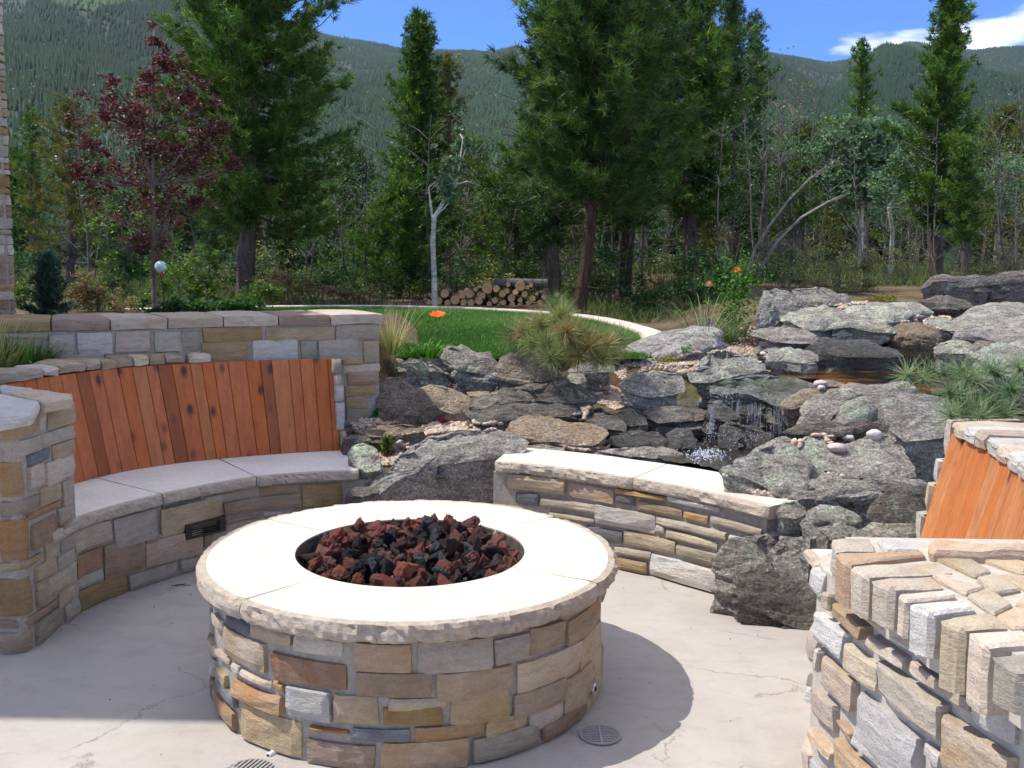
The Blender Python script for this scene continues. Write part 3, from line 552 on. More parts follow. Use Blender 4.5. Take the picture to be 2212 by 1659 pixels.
def header(top, hb, p_, z1=.93, nx=6):
    """rowlock stone: four corners of its top (photo), front height"""
    P = [unz(*cH(*q), z1) for q in top]; a, b, c, d = P  # a,b front arris; c,d inner
    th = hb; V = []; F = []; sd = random.uniform(0, 50); r = .009; rows = 6
    prof = [(1.0, 0), (.66, 0), (.3, 0), (.0+.055, -.001), (.0, -r), (.0, -th*.5), (.012, -th)]
    R = len(prof)
    for i in range(nx+1):
        u = i/nx; e = i in (0, nx); uu = .03+.94*u
        fr = a.lerp(b, uu); bk = d.lerp(c, uu)
        for k, (t, dz) in enumerate(prof):
            q = fr.lerp(bk, t); q.z = z1+dz+.003*fbm((q.x*16, q.y*16, sd+k*.3), 3)-(r*.55 if e and k < 5 else 0)
            inw = (bk-fr).normalized(); q += inw*(.0035*fbm((u*3+sd, k*.9, 4), 3) + (.010 if e and k >= 4 else 0)); V.append(q)
    base = len(V)
    for i in range(nx+1):
        u = .03+.94*i/nx; q = d.lerp(c, u); V.append(Vector((q.x, q.y, z1-th)))
    for i in range(nx):
        for k in range(R-1): F.append((i*R+k, i*R+k+1, (i+1)*R+k+1, (i+1)*R+k))
        F.append((i*R+R-1, base+i, base+i+1, (i+1)*R+R-1)); F.append((base+i, i*R, (i+1)*R, base+i+1))
    F.append(tuple(range(R))[::-1]+(base,)); F.append(tuple(nx*R+k for k in range(R))+(base+nx,))
    return mk('header_stone', V, F, PAL[p_], pillarR, rel=RF)
for q, hb, p_ in [([(200,100),(214,186),(490,180),(440,92)],.07,'l'),([(214,190),(312,270),(830,214),(800,188)],.105,'o'),([(314,274),(432,360),(1025,334),(880,256)],.095,'l'),([(455,372),(608,446),(955,432),(850,347)],.085,'l'),([(645,470),(704,524),(1040,490),(1000,450)],.08,'l'),([(708,542),(884,612),(1170,572),(1100,510)],.09,'w'),
 ([(918,642),(1090,712),(1395,702),(1240,590)],.125,'t'),([(1108,728),(1250,832),(1560,812),(1470,712)],.125,'l'),([(1262,890),(1500,1010),(1800,960),(1640,860)],.075,'g')]: header(q, hb, p_)
for q, p_, th_ in [([(500,105),(700,112),(805,182),(560,186)],'w',.05),([(842,205),(1065,200),(1290,330),(1170,352)],'p',.05),([(1180,360),(1300,336),(1490,440),(1285,478)],'p',.05),([(868,350),(1060,346),(1240,430),(1100,470)],'p',.05),([(1110,478),(1250,436),(1430,540),(1300,612)],'p',.05),([(1310,622),(1445,562),(1600,590),(1600,700),(1430,700)],'p',.05),
 ([(1105,203),(1300,198),(1520,262),(1500,340)],'p',.05),([(1320,198),(1600,196),(1650,250),(1540,260)],'w',.05),([(1440,545),(1510,450),(1720,540),(1620,585)],'p',.05),([(1310,342),(1500,350),(1700,430),(1510,440)],'p',.05)]:
    flat_stone('paving_stone', [cH(*t) for t in q], .926, th_, PAL[p_], pillarR, RF, r=.006, nz_=.003)
flat_stone('beam_stone', [cH(860,118),cH(1300,135),cH(1560,142),cH(1560,190),cH(1200,190),cH(870,176)], .945, .05, PAL['p'], pillarR, RF, r=.014, nz_=.008)
yy = 1.0
while yy < 2.42:
    h_ = random.uniform(.10, .15); xx = max(1.12, .60*(yy+h_)+.14)
    while xx < 2.2:
        w_ = random.uniform(.16, .28); flat_stone('paving_stone', [(xx, yy), (xx+w_-.012, yy), (xx+w_-.012, yy+h_-.012), (xx, yy+h_-.012)], .926, .05, PAL[random.choice('plpwt')], pillarR, RF, r=.006, nz_=.003, px=False); xx += w_
    yy += h_
# cedar back on the sunny side
rb = Curve([(1.60, 3.78), (1.585, 3.5), (1.53, 3.2), (1.44, 2.85), (1.30, 2.5)]); rtc = Curve([(1.715, 3.80), (1.70, 3.52), (1.645, 3.2), (1.55, 2.82), (1.41, 2.45)])
benchR2 = thing('seat_bench', 'bench back of orange cedar boards in full sun at the right edge', 'bench', (1.7, 3.2, 0)); R2 = (1.7, 3.2, 0)
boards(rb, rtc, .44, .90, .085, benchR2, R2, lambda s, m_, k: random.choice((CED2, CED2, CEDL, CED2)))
wall_core('backrest_wall', Curve([tuple(rtc.ev(s, -.02)) for s in np.linspace(0, rtc.len, 20)], smooth=False), 0, rtc.len, 0, .895, .16, MORTAR_PALE, benchR2, rel=R2)
wall_core('seat_base', Curve([tuple(rb.ev(s, .42)) for s in np.linspace(0, rb.len, 20)], smooth=False), 0.12, rb.len-.1, 0, .40, .42, MORTAR, benchR2, rel=R2)
strip('seat_slab', rb, .02, rb.len, .45, .0, .40, .44, benchR2, (SLAB2, SLABSIDE), rel=R2)
cc = Curve([tuple(rtc.ev(s, 0)) for s in np.linspace(0, rtc.len, 30)], smooth=False)
ss = [.02, .14, .25, .36, .48, .60, .74, .88, 1.05, 1.2, 1.38]
for a, b, p_ in zip(ss[:-1], ss[1:], 'lwpwlwwplw'): block(cc, a+.003, b-.003, -.24, .03+random.uniform(0, .015), .905, .955+random.uniform(-.004, .01), PAL[p_], benchR2, R2, 'coping_stone', r=.013, nz_=.010)
e0 = rtc.ev(0, 0); b0 = rb.ev(0, 0)
for z0, z1, p_ in ((.10, .27, 'l'), (.28, .44, 'w'), (.45, .58, 'w'), (.59, .70, 'l'), (.71, .80, 'w'), (.81, .95, 'l')):
    t = ((z0+z1)/2-.44)/.46; q = b0+(e0-b0)*max(-.1, t); ev_ = Curve([(q[0]+.30, q[1]+.10), (q[0]+.06, q[1]+.075), (q[0]-.02, q[1]+.045), (q[0]-.012, q[1]-.0)], smooth=False)
    stone(ev_, 0, ev_.len, z0, z1-.008, PAL[p_], benchR2, proud=.02, nx=6, rel=R2)
# ---- round floor drains
def drain(p, r, label):
    d = thing('floor_drain', label, 'drain', (p.x, p.y, .004)); V = []; F = []; n = 40
    for rr, z in ((r, 0), (r, .004), (r-.006, .004), (r-.006, 0.001)):
        for i in range(n): a = 2*math.pi*i/n; V.append((rr*math.cos(a), rr*math.sin(a), z))
    for k in range(3):
        for i in range(n): F.append((k*n+i, k*n+(i+1) % n, (k+1)*n+(i+1) % n, (k+1)*n+i))
    mk('rim', V, F, DRM, d); q = r-.006; mk('pit', [(q*math.cos(2*math.pi*i/n), q*math.sin(2*math.pi*i/n), .0006) for i in range(n)], [tuple(range(n))], BLACK, d)
    V = []; F = []; nb = 11
    for i in range(nb):
        y = -q+2*q*(i+.5)/nb; hx = math.sqrt(max(0, q*q-y*y)); hw = q/nb*.52
        for s_ in (-1, 1):
            x0, x1 = (.005, hx) if s_ > 0 else (-hx, -.005); b = len(V); V += [(x, yy, z) for z in (.001, .0035) for x, yy in ((x0, y-hw), (x1, y-hw), (x1, y+hw), (x0, y+hw))]
            F += [(b+4, b+5, b+6, b+7), (b, b+1, b+5, b+4), (b+1, b+2, b+6, b+5), (b+2, b+3, b+7, b+6), (b+3, b, b+4, b+7)]
    for i in range(0, len(V), 8): mk('bar', V[i:i+8], [(4, 5, 6, 7), (0, 1, 5, 4), (1, 2, 6, 5), (2, 3, 7, 6), (3, 0, 4, 7)], DRM, d)
    b_ = [(-.004, -q, .001), (.004, -q, .001), (.004, q, .001), (-.004, q, .001)]; mk('centre_bar', b_+[(x, y, .0042) for x, y, z in b_], [(4, 5, 6, 7), (0, 1, 5, 4), (1, 2, 6, 5), (2, 3, 7, 6), (3, 0, 4, 7)], DRM, d)
    return d
DRM = simple('drain_grey', (.33, .31, .29), .6, 60, .15, .2, .002)
drain(unz(1297, 1590, 0), .068, 'round grey slotted drain in the pit shadow on the patio'); dd = drain(unz(540, 1672, 0), .080, 'round slotted drain in the sun at the foot of the fire pit'); dd.rotation_euler.z = 1.2
# two dead twigs lying on the patio
tw = simple('dead_twig', (.10, .055, .035), .9, 50, .3, 0)
def tube(pts, radii, n=6):
    V = []; F = []; P = [Vector(p) for p in pts]
    for i, p in enumerate(P):
        d = (P[min(i+1, len(P)-1)]-P[max(i-1, 0)]).normalized(); a = d.orthogonal().normalized(); b = d.cross(a)
        for k in range(n): t = 2*math.pi*k/n; V.append(p+(a*math.cos(t)+b*math.sin(t))*radii[i])
    for i in range(len(P)-1):
        for k in range(n): F.append((i*n+k, i*n+(k+1) % n, (i+1)*n+(k+1) % n, (i+1)*n+k))
    return V, F
p0 = unz(388, 1267, .0)
V, F = tube([(0, 0, .004), (.04, .012, .006), (.085, .006, .004)], [.0015, .003, .001], 5); V2, F2 = tube([(.02, -.01, .004), (.045, .01, .007), (.06, .03, .004)], [.001, .002, .001], 5)
tag(mk('twig', V+V2, F+[tuple(i+len(V) for i in f) for f in F2], tw, loc=(p0.x-.04, p0.y, 0)), 'small dead brown twig lying on the patio by the bench foot', 'twig')

lit_ = simple('dry_leaf_bits', (.13, .085, .05), .9, 40, .3, 0); V = []; F = []
for i in range(46):
    p = unz(random.uniform(30, 1740), random.choice([random.uniform(1250, 1420), random.uniform(1380, 1655)]), 0)
    if math.hypot(p.x-PC[0], p.y-PC[1]) < .72 or p.x > .9+(p.y-2.9)*.2: continue
    a = random.uniform(0, 6.3); r = random.uniform(.002, .006); b = len(V); V += [(p.x+r*math.cos(a), p.y+r*math.sin(a), .003), (p.x-r*.4*math.sin(a), p.y+r*.4*math.cos(a), .006), (p.x-r*math.cos(a), p.y-r*math.sin(a), .003), (p.x+r*.4*math.sin(a), p.y-r*.4*math.cos(a), .002)]; F.append((b, b+1, b+2, b+3))
tag(mk('leaf_litter', V, F, lit_), 'tiny dry leaf bits scattered over the patio', 'leaf litter', kind='stuff')
# ============================================================= terrain
ZX = np.array([3.9, 4.7, 5.1, 5.5, 5.9, 6.5, 7.0, 7.8, 8.3, 9.2, 10.5, 12, 16, 24, 40, 70, 120, 200])
ZR = np.array([-.1, .0, .2, .42, .5, .58, .62, .78, .86, .97, 1.08, 1.16, 1.22, 1.25, 1.2, .4, -5, -14])
ZL = np.array([-.1, -.1, .05, .42, .56, .76, .80, .80, .80, .80, .80, .82, .84, .85, .7, -.6, -8, -18])
def sstep(a, b, x): t = min(1, max(0, (x-a)/(b-a))); return t*t*(3-2*t)
def gz(x, y):
    """height of the ground"""
    if y < 3.9: return -.1
    r = np.interp(y, ZX, ZR); l = np.interp(y, ZX, ZL)
    k = sstep(1.5, 2.6, x) if y > 7 else (sstep(.5, 1.6, x) if y > 6.2 else sstep(-.6, .6, x))
    z = l*(1-k)+r*k
    if -.9 < x < 5 and 5.3 < y < 9: z -= (.20 if x > .4 or y > 6.0 else .05)*sstep(5.3, 5.7, y)*(1-sstep(6.6, 6.9, y)*(1-k))*(1-sstep(8.6, 9.0, y))
    if x < -.6 and y < 9: # planting beds: behind the backrest, and behind the retaining wall
        xb = np.interp(y, [4.3, 4.74, 5.08, 5.33, 5.5, 5.65, 5.76], [-2.45, -2.24, -2.1, -1.9, -1.62, -1.33, -1.05])
        behind_wall = y > np.interp(x, [-3.4, -2.5, -1.6, -.77], [4.6, 5.05, 5.62, 5.9])+.2
        if behind_wall and x < -.85: z = max(z, 1.0)
        elif x < -1.3: z = .86 if (x < xb-.26 and y > 4.3) else min(z, -.1)
        elif y < 5.85 and x < -1.0: z = min(z, -.1)
    if y < 5.3 and x < 1.25: z = min(z, -.08)
    if x > 1.5 and 4.2 < y < 6: z = max(z, .45*sstep(1.5, 2.2, x))
    return z+.025*fbm((x*.9, y*.9, 0), 3)*(1 if y > 5.2 else 0)+(.25*fbm((x*.08, y*.08, 4), 3) if y > 30 else 0)
def ground_mat():
    m, nt, b = newmat('forest_floor'); a = tex(nt, scale=.55, detail=6, rough=.6); f = tex(nt, scale=24, detail=8, rough=.75); g = tex(nt, scale=2.1, detail=5, rough=.6, loc=(4, 2, 0))
    t = N(nt, 'ShaderNodeTexCoord'); sx = N(nt, 'ShaderNodeSeparateXYZ'); L(nt, t.outputs['Object'], sx.inputs[0])
    soil = mixc(nt, ramp(nt, f.outputs['Fac'], [(.35, 0), (.65, 1)]), (.035, .022, .014), (.16, .088, .05)); dry = mixc(nt, ramp(nt, f.outputs['Fac'], [(.35, 0), (.65, 1)]), (.085, .09, .035), (.20, .16, .085))
    col = mixc(nt, ramp(nt, g.outputs['Fac'], [(.45, 0), (.6, .85)]), soil, dry)
    wdd = tex(nt, scale=.03, detail=4, rough=.6); wood = mixc(nt, ramp(nt, wdd.outputs['Fac'], [(.4, 0), (.6, 1)]), (.035, .055, .022), (.08, .09, .04))
    far = N(nt, 'ShaderNodeMapRange', inp={1: 22, 2: 45}); L(nt, sx.outputs[1], far.inputs[0]); col = mixc(nt, far.outputs[0], col, wood)
    L(nt, col, b.inputs['Base Color']); bump(nt, b, f.outputs['Fac'], .8, .03); b.inputs['Roughness'].default_value = .95; return m
ys = np.concatenate([np.arange(3.9, 14, .16), np.arange(14, 40, .8), np.arange(40, 140, 6), np.arange(140, 560, 35)])
V = []; xsN = np.linspace(-1, 1, 81)
for y in ys:
    hw = 4.2+max(0, y-5)*1.0
    for u in xsN:
        x = u*hw if y > 5.5 else u*hw; V.append((x, y, gz(x, y) if y < 140 else gz(x, 140)-(y-140)*.06))
W = len(xsN); F = [(j*W+i, j*W+i+1, j*W+i+W+1, j*W+i+W) for j in range(len(ys)-1) for i in range(W-1)]
GR = tag(mk('ground', V, F, ground_mat(), smooth=True), kind='structure')
# lower pool bed and upper pool bed come from the rocks; water sheets:
# ============================================================= boulders
def rock_mat(name, c1, c2, lich=(.30, .34, .24), la=.56, lb=.66, wet=False, brown=.0, moss=False, warm=(.20, .14, .09)):
    m, nt, b = newmat(name); a = tex(nt, scale=2.6, detail=7, rough=.65); s = tex(nt, scale=9, detail=10, rough=.74, stretch=(.7, 1, 2.4), dist=1.2); f = tex(nt, scale=75, detail=5, rough=.75); l = tex(nt, scale=6.5, detail=9, rough=.74, loc=(3, 9, 2)); l2 = tex(nt, scale=26, detail=5, rough=.7, loc=(1, 2, 7))
    col = mixc(nt, ramp(nt, s.outputs['Fac'], [(.38, 0), (.60, 1)]), c1, c2)
    col = mixc(nt, ramp(nt, a.outputs['Fac'], [(.5, 0), (.66, .55+brown)]), col, warm)
    col = mixc(nt, math_(nt, 'MULTIPLY', ramp(nt, l.outputs['Fac'], [(la, 0), (lb, 1)]), ramp(nt, l2.outputs['Fac'], [(.40, .15), (.52, 1)])), col, lich)
    sp = ramp(nt, f.outputs['Fac'], [(.34, .45), (.5, .95), (.66, 1.75)]); col = mixc(nt, 1, col, sp, 'MULTIPLY')
    if moss: mo = tex(nt, scale=5, detail=6, loc=(8, 8, 8)); col = mixc(nt, ramp(nt, mo.outputs['Fac'], [(.46, 0), (.60, .6)]), col, (.05, .06, .018))
    col = vary(nt, col, .008, .14, .15)
    if wet: b.inputs['Roughness'].default_value = .22; b.inputs['Specular IOR Level'].default_value = .6
    else: b.inputs['Roughness'].default_value = .92
    L(nt, col, b.inputs['Base Color']); bump(nt, b, math_(nt, 'ADD', s.outputs['Fac'], math_(nt, 'MULTIPLY', f.outputs['Fac'], .45)), 1.0, .03); return m
RK = {'g': rock_mat('grey_schist', (.17, .156, .13), (.42, .388, .335), (.36, .38, .29), .54, .64), 'l': rock_mat('lichened_schist', (.17, .16, .133), (.38, .358, .305), (.38, .42, .31), .49, .57), 'd': rock_mat('dark_schist', (.08, .073, .060), (.23, .207, .17), la=.58, lb=.68),
 'b': rock_mat('brown_schist', (.17, .13, .088), (.31, .245, .175), brown=.3, la=.58, lb=.7), 't': rock_mat('tan_gneiss', (.30, .23, .155), (.40, .32, .235), (.22, .2, .17), .55, .68, warm=(.30, .20, .12)), 'w': rock_mat('wet_schist', (.035, .035, .03), (.10, .095, .08), la=.6, lb=.7, wet=True), 'm': rock_mat('mossy_wet_schist', (.05, .052, .042), (.24, .24, .215), (.13, .15, .06), .5, .62, wet=True, moss=True)}  # mossy schist's pale tone puts wet highlights into the colour
def Ymap(y): return float(np.interp(y, [590, 620, 660, 700, 730, 780, 830, 890, 950, 1000, 1050, 1110, 1160, 1290, 1370], [13.0, 10.8, 9.2, 8.3, 7.8, 7.0, 6.5, 5.9, 5.5, 5.1, 4.7, 4.35, 4.15, 4.1, 3.95]))
def resample(P, n):
    P = [Vector(p) for p in P]; m = len(P); d = [(P[(i+1) % m]-P[i]).length for i in range(m)]; T = sum(d); out = []; k = 0; acc = 0
    for i in range(n):
        t = T*i/n
        while acc+d[k] < t and k < m-1: acc += d[k]; k += 1
        out.append(P[k].lerp(P[(k+1) % m], min(1, (t-acc)/max(d[k], 1e-6))))
    return out
BOULD = []
def boulder(label, cr, top, ybase, mat, m=.35, Yf=None, xs=0.0, und=.72, dome=.05, rough=1.0, layer=.5, group=None, zb=None, n=84, shrink=1.0):
    """a boulder from the outline of its upper face: the face lies in a tilted plane at its distance, the body drops from it to the ground and is undercut below"""
    px = [cr(*q) for q in top]; yb = cr(0, ybase)[1]; Y0 = Yf or Ymap(yb)
    low = max(px, key=lambda q: q[1]); A = unY(low[0], low[1], Y0); nrm = Vector((-xs, -m, 1))
    P = []
    for q in px: r = ray(*q); t = (A-CAMP).dot(nrm)/r.dot(nrm); P.append(CAMP+r*t)
    zbot = zb if zb is not None else unY(low[0], yb, Y0).z-.16
    R = resample(P, n); 
    c0 = sum(R, Vector())/n; R = [c0+(p-c0)*1.05 for p in R]
    c = sum(R, Vector())/n; sd = random.uniform(0, 90); size = max((p-c).length for p in R); wd = max(p.x for p in R)-min(p.x for p in R); T = max(.03, c.z-zbot)
    prof = [(0, dome), (.18, dome*.98), (.34, dome*.93), (.48, dome*.86), (.60, dome*.76), (.71, dome*.62), (.81, dome*.46), (.90, dome*.28), (.965, dome*.12), (.995, .0)]; V = []; F = []
    for sc_, dz in prof:
        for p in R: q = c+(p-c)*sc_; q.z += dz*size; V.append(q)
    fr = [.02, .05, .10, .16, .23, .30, .37, .45, .53, .61, .69, .77, .85, .93, 1.0]
    for f_ in fr:
        s_ = 1+.03*math.sin(math.pi*min(1, f_*1.6))-(1-und)*f_**1.4
        for p in R:
            T_ = max(.02, p.z-zbot); q = c+(p-c)*s_; q.z = p.z-T_*f_; q.y -= 0; V.append(q)
    K = len(prof)+len(fr)
    for k in range(K-1):
        for i in range(n): F.append((k*n+i, (k+1)*n+i, (k+1)*n+(i+1) % n, k*n+(i+1) % n))
    F.append(tuple((K-1)*n+i for i in range(n))[::-1])
    sc1 = min(.30, size)*rough
    for j, q in enumerate(V):
        side = j >= len(prof)*n; k = j//n
        hz_ = fbm((q.x*1.4+sd, q.y*1.4, q.z*1.4), 3)
        lay = fbm((q.x*1.6+sd, q.y*1.6, q.z*16+q.x*1.5), 3)
        fn = fbm((q.x*9, q.y*9+sd, q.z*12), 4)
        out = Vector((q.x-c.x, q.y-c.y, 0)); out = out.normalized() if out.length > 1e-4 else Vector((0, 0, 0))
        vd = noise.voronoi(Vector((q.x*3.1+sd, q.y*3.1, q.z*4.2)))[0]; ck = -math.exp(-(vd[1]-vd[0])*14); fc = noise.cell(Vector((q.x*5+sd, q.y*5, q.z*11+q.x*2)))-.5
        amp = sc1*(.20*hz_+(layer*.20*lay if side else layer*.03*lay)+.09*fn+.10*ck+(.10*fc if side else 0))
        if side: q += out*amp; q.z += sc1*.05*fn
        else:
            st = math.floor(hz_*6+q.x*2)/6 if layer > .4 else hz_
            q.z += sc1*(.10*hz_+.07*fn+.05*st+.06*ck)*min(1, (10-k)/3); q += out*amp*.5*(k/9)
    cx = Vector((c.x, c.y, zbot)); o = mk('boulder', V, F, RK[mat], smooth=False, rel=cx, loc=cx); BOULD.append(o)
    return tag(o, label, 'boulder' if T > .09 or size > .3 else 'rock', group)
B = boulder
B('small rounded brown boulder against the end of the retaining wall', c5, [(255,412),(320,405),(395,415),(402,440),(345,480),(265,500)], 525, 'b', .5, dome=.15)
B('grey boulder with a pale ledge below the green leafy plant', c5, [(378,430),(440,402),(520,398),(640,402),(722,442),(715,490),(600,485),(480,470),(372,480)], 575, 'l', .5, dome=.1, rough=1.4)
B('knobbly light grey boulder right of the poppy leaves', c5, [(655,352),(700,332),(760,345),(850,370),(930,395),(975,470),(960,500),(860,490),(740,470),(690,420)], 595, 'g', .9, dome=.12, rough=1.6)
B('large rounded dark boulder under the little pine', c5, [(968,470),(1010,395),(1100,342),(1210,362),(1330,390),(1400,430),(1400,500),(1250,540),(1050,520)], 580, 'b', 1.5, Yf=6.35, dome=.16)
B('pale flat-topped boulder behind the low pine branches', c5, [(1405,450),(1470,400),(1570,382),(1690,430),(1702,478),(1560,485),(1410,482)], 520, 'g', .8, dome=.05)
B('small lichened rock wedged right of the dark boulder', c5, [(1385,520),(1430,492),(1500,500),(1525,540),(1480,560),(1400,548)], 580, 'l', .6, dome=.15)
B('large dark brown boulder beside the foot of the retaining wall', c5, [(225,600),(245,545),(300,512),(380,520),(470,575),(530,620),(590,690),(480,730),(330,730),(222,690)], 795, 'b', 1.8, Yf=5.95, dome=.14, layer=.3)
B('smooth tan boulder lying against the dark brown one', c5, [(480,590),(560,562),(640,568),(740,600),(805,645),(800,720),(700,740),(560,690)], 800, 't', 1.6, Yf=5.98, dome=.12, layer=.1, rough=.7)
B('thin tan rock peeping out under the knobbly boulder', c5, [(790,605),(860,600),(930,605),(900,630),(800,630)], 650, 't', .3, Yf=6.3)
B('long dark layered schist slab running under the dark boulder', c5, [(808,680),(880,630),(1000,590),(1180,560),(1350,552),(1480,585),(1565,610),(1572,668),(1400,668),(1180,648),(1060,690),(940,712),(815,735)], 790, 'd', .55, Yf=6.0, dome=.03, layer=1.5, rough=1.3)
B('lower ledge of dark schist above the gravel strip', c5, [(812,745),(900,720),(1060,690),(1250,690),(1440,700),(1505,735),(1300,765),(1080,780),(850,800)], 815, 'd', .35, Yf=5.8, dome=.02, layer=1.3)
B('tan flat slab overhanging the sunny bench', c5, [(1062,830),(1070,790),(1180,752),(1300,758),(1400,790),(1560,805),(1642,832),(1650,862),(1600,915),(1545,935),(1370,915),(1240,900),(1120,880)], 955, 't', .42, Yf=5.55, dome=.02, layer=.9, rough=.8, und=.94)
B('thin grey slab under the tan flat slab', c5, [(1150,935),(1255,925),(1385,948),(1385,968),(1180,970)], 992, 'g', .3, Yf=5.5)
B('dark slanting slab pointing at the stream', c5, [(1490,700),(1600,690),(1700,740),(1762,792),(1768,845),(1680,835),(1560,800),(1495,770)], 870, 'd', .5, Yf=5.75, layer=1)
B('blocky grey boulder below the gravel island', c5, [(1732,560),(1790,502),(1950,480),(2095,490),(2142,555),(2130,600),(2000,630),(1850,630),(1760,600)], 690, 'g', 1.3, Yf=6.25, dome=.1)
B('long dark wet slab beside the little waterfall', c5, [(1870,725),(1960,690),(2100,695),(2230,705),(2310,742),(2230,780),(2080,790),(1950,790)], 830, 'd', .5, Yf=6.0, layer=.8)
B('dark wedge of rock in the shadow left of the wet slab', c5, [(1685,740),(1790,702),(1890,768),(1895,800),(1800,815),(1720,800)], 835, 'd', .5, Yf=5.9)
B('huge sloping grey boulder between the two benches', c5, [(90,1272),(150,1235),(230,1150),(330,1040),(420,940),(560,880),(680,850),(780,838),(980,838),(1090,865),(1155,930),(1140,985),(1020,1000),(800,1030),(640,1050),(500,1090),(360,1150),(270,1235),(200,1275)], 1500, 'g', .62, Yf=5.02, dome=.06, zb=0.0, und=.93, layer=.6, n=90, rough=1.2)
B('pale lichened rock at the sunny end of the shaded bench', c5, [(45,985),(90,940),(150,918),(235,950),(262,1010),(250,1075),(175,1100),(90,1050)], 1130, 'l', .8, Yf=5.15, dome=.14, rough=1.6)
B('thin brown slab on the gravel near the foot of the retaining wall', c5, [(120,842),(260,810),(420,798),(515,820),(522,850),(400,868),(330,882),(200,872)], 895, 'b', .35, Yf=5.62, layer=.8)
B('dark little rock below the brown slab', c5, [(35,900),(80,870),(180,875),(200,905),(120,920)], 945, 'd', .5, Yf=5.5)
B('low dark rock in the corner where the bench meets the huge boulder', c5, [(50,1240),(110,1195),(230,1190),(260,1220),(150,1250)], 1300, 'd', .5, Yf=4.98)
B('glistening dark rock left of the splash pool', c5, [(1630,905),(1780,845),(1960,850),(2010,900),(1990,950),(1830,955),(1700,940)], 985, 'w', .7, Yf=5.65, rough=1.8)
B('wet speckled rock at the left edge of the splash pool', c5, [(2010,870),(2070,830),(2160,840),(2205,900),(2190,950),(2060,960)], 1000, 'w', 1., Yf=5.6, rough=1.6, dome=.15)
B('low grey slab behind the cap of the sunny bench', c5, [(1590,965),(1760,945),(1990,958),(2108,988),(2108,1015),(1950,1012),(1800,1000)], 1045, 'g', .25, Yf=5.45, layer=.7)
B('broad pale grey outcrop at the right end of the lawn', c5, [(1705,455),(1735,345),(1850,282),(1990,240),(2140,215),(2290,222),(2340,260),(2270,330),(2140,380),(2000,420),(1860,470),(1720,478)], 540, 'g', .42, Yf=7.1, dome=.04, layer=.5, n=80)
B('pitted grey slab with pale lichen below the gravel island', c6, [(192,700),(240,620),(330,568),(420,562),(520,590),(600,625),(645,655),(640,685),(500,700),(400,722),(320,748),(215,742)], 770, 'l', .5, Yf=6.6, rough=1.4)
B('squat knobbly grey boulder beside the salvia', c6, [(562,350),(590,270),(640,225),(710,215),(780,245),(805,300),(800,360),(720,405),(640,425),(570,410)], 440, 'g', 1.6, Yf=8.3, rough=2.0, dome=.14)
B('low weathered boulder behind the red-green groundcover', c6, [(785,270),(800,215),(870,203),(980,205),(1060,235),(1130,275),(1130,305),(960,310),(830,305)], 330, 'g', .9, Yf=9.3, rough=1.4)
B('wide flat-topped slab roofing the upper pool', c6, [(762,345),(830,325),(900,335),(1010,345),(1120,375),(1250,400),(1370,440),(1350,462),(1250,462),(1120,440),(980,450),(880,450),(800,405)], 510, 'l', .32, Yf=8.0, layer=1.1, rough=1.1)
B('thin slab lying on the wide flat-topped one', c6, [(1010,330),(1120,300),(1250,290),(1430,300),(1570,335),(1585,352),(1480,362),(1440,400),(1330,412),(1180,375)], 425, 'l', .25, Yf=8.5, layer=.8)
B('narrow grey ledge at the left bank of the upper pool', c6, [(568,452),(680,435),(800,442),(880,462),(925,490),(905,520),(800,515),(690,505),(600,480)], 550, 'g', .35, Yf=7.7, layer=.9)
B('rounded slab of green-grey and brown beside the upper pool', c6, [(640,600),(680,560),(780,555),(880,575),(935,600),(942,630),(860,640),(760,625),(660,625)], 672, 'l', .6, Yf=7.2)
B('dark wet boulder at the back of the upper pool', c6, [(895,560),(950,518),(1080,508),(1250,525),(1400,560),(1430,600),(1300,610),(1050,600)], 672, 'w', .9, Yf=7.5, rough=.8)
B('pinkish grey slab above the dark mouth of the stream', c6, [(1365,460),(1430,425),(1520,420),(1600,445),(1645,472),(1600,492),(1500,492),(1420,490)], 530, 'b', .4, Yf=8.0)
B('bright green-lichened rock on the gravel by the stream mouth', c6, [(1568,400),(1610,368),(1700,385),(1732,420),(1725,450),(1660,448),(1600,430)], 482, 'l', .5, Yf=8.3, rough=1.2)
B('long dark slab on the skyline of the rock garden', c6, [(1560,215),(1585,180),(1660,160),(1800,152),(1950,140),(2080,118),(2190,120),(2300,128),(2300,165),(2100,178),(1900,195),(1720,200),(1620,200)], 302, 'd', .5, Yf=10.4, layer=.8, n=80, rough=1.2)
B('dark wedge-shaped slab tucked under the long skyline slab', c6, [(1522,282),(1600,265),(1680,270),(1780,300),(1860,340),(1780,335),(1650,310)], 362, 'd', .5, Yf=9.6)
B('broad grey sheet of rock sloping down to the right edge', c6, [(1722,410),(1800,360),(1900,330),(2050,318),(2300,305),(2450,320),(2450,480),(2250,540),(2080,555),(1980,515),(1880,490),(1760,470)], 580, 'g', .3, Yf=7.9, layer=.8, n=80)
B('pale strip of flat rock beneath the long skyline slab', c6, [(1850,322),(1950,302),(2131,300),(2350,300),(2350,322),(2131,330),(1900,345)], 360, 'g', .3, Yf=9.3)
B('green-grey block at the right bank of the upper pool', c6, [(1612,545),(1650,515),(1760,508),(1830,525),(1870,560),(1850,585),(1740,580),(1650,575)], 620, 'l', .5, Yf=7.6)
B('small rust-brown rock in the crack under the broad grey sheet', c6, [(1830,535),(1880,512),(1950,520),(1985,540),(1930,552),(1860,555)], 578, 'b', .4, Yf=7.8)
B('large grey lichened outcrop behind the pine branch at the right edge', c6, [(1865,610),(1900,575),(2000,545),(2131,525),(2320,520),(2400,640),(2300,720),(2131,700),(1950,670)], 800, 'l', .6, Yf=6.6, n=70)
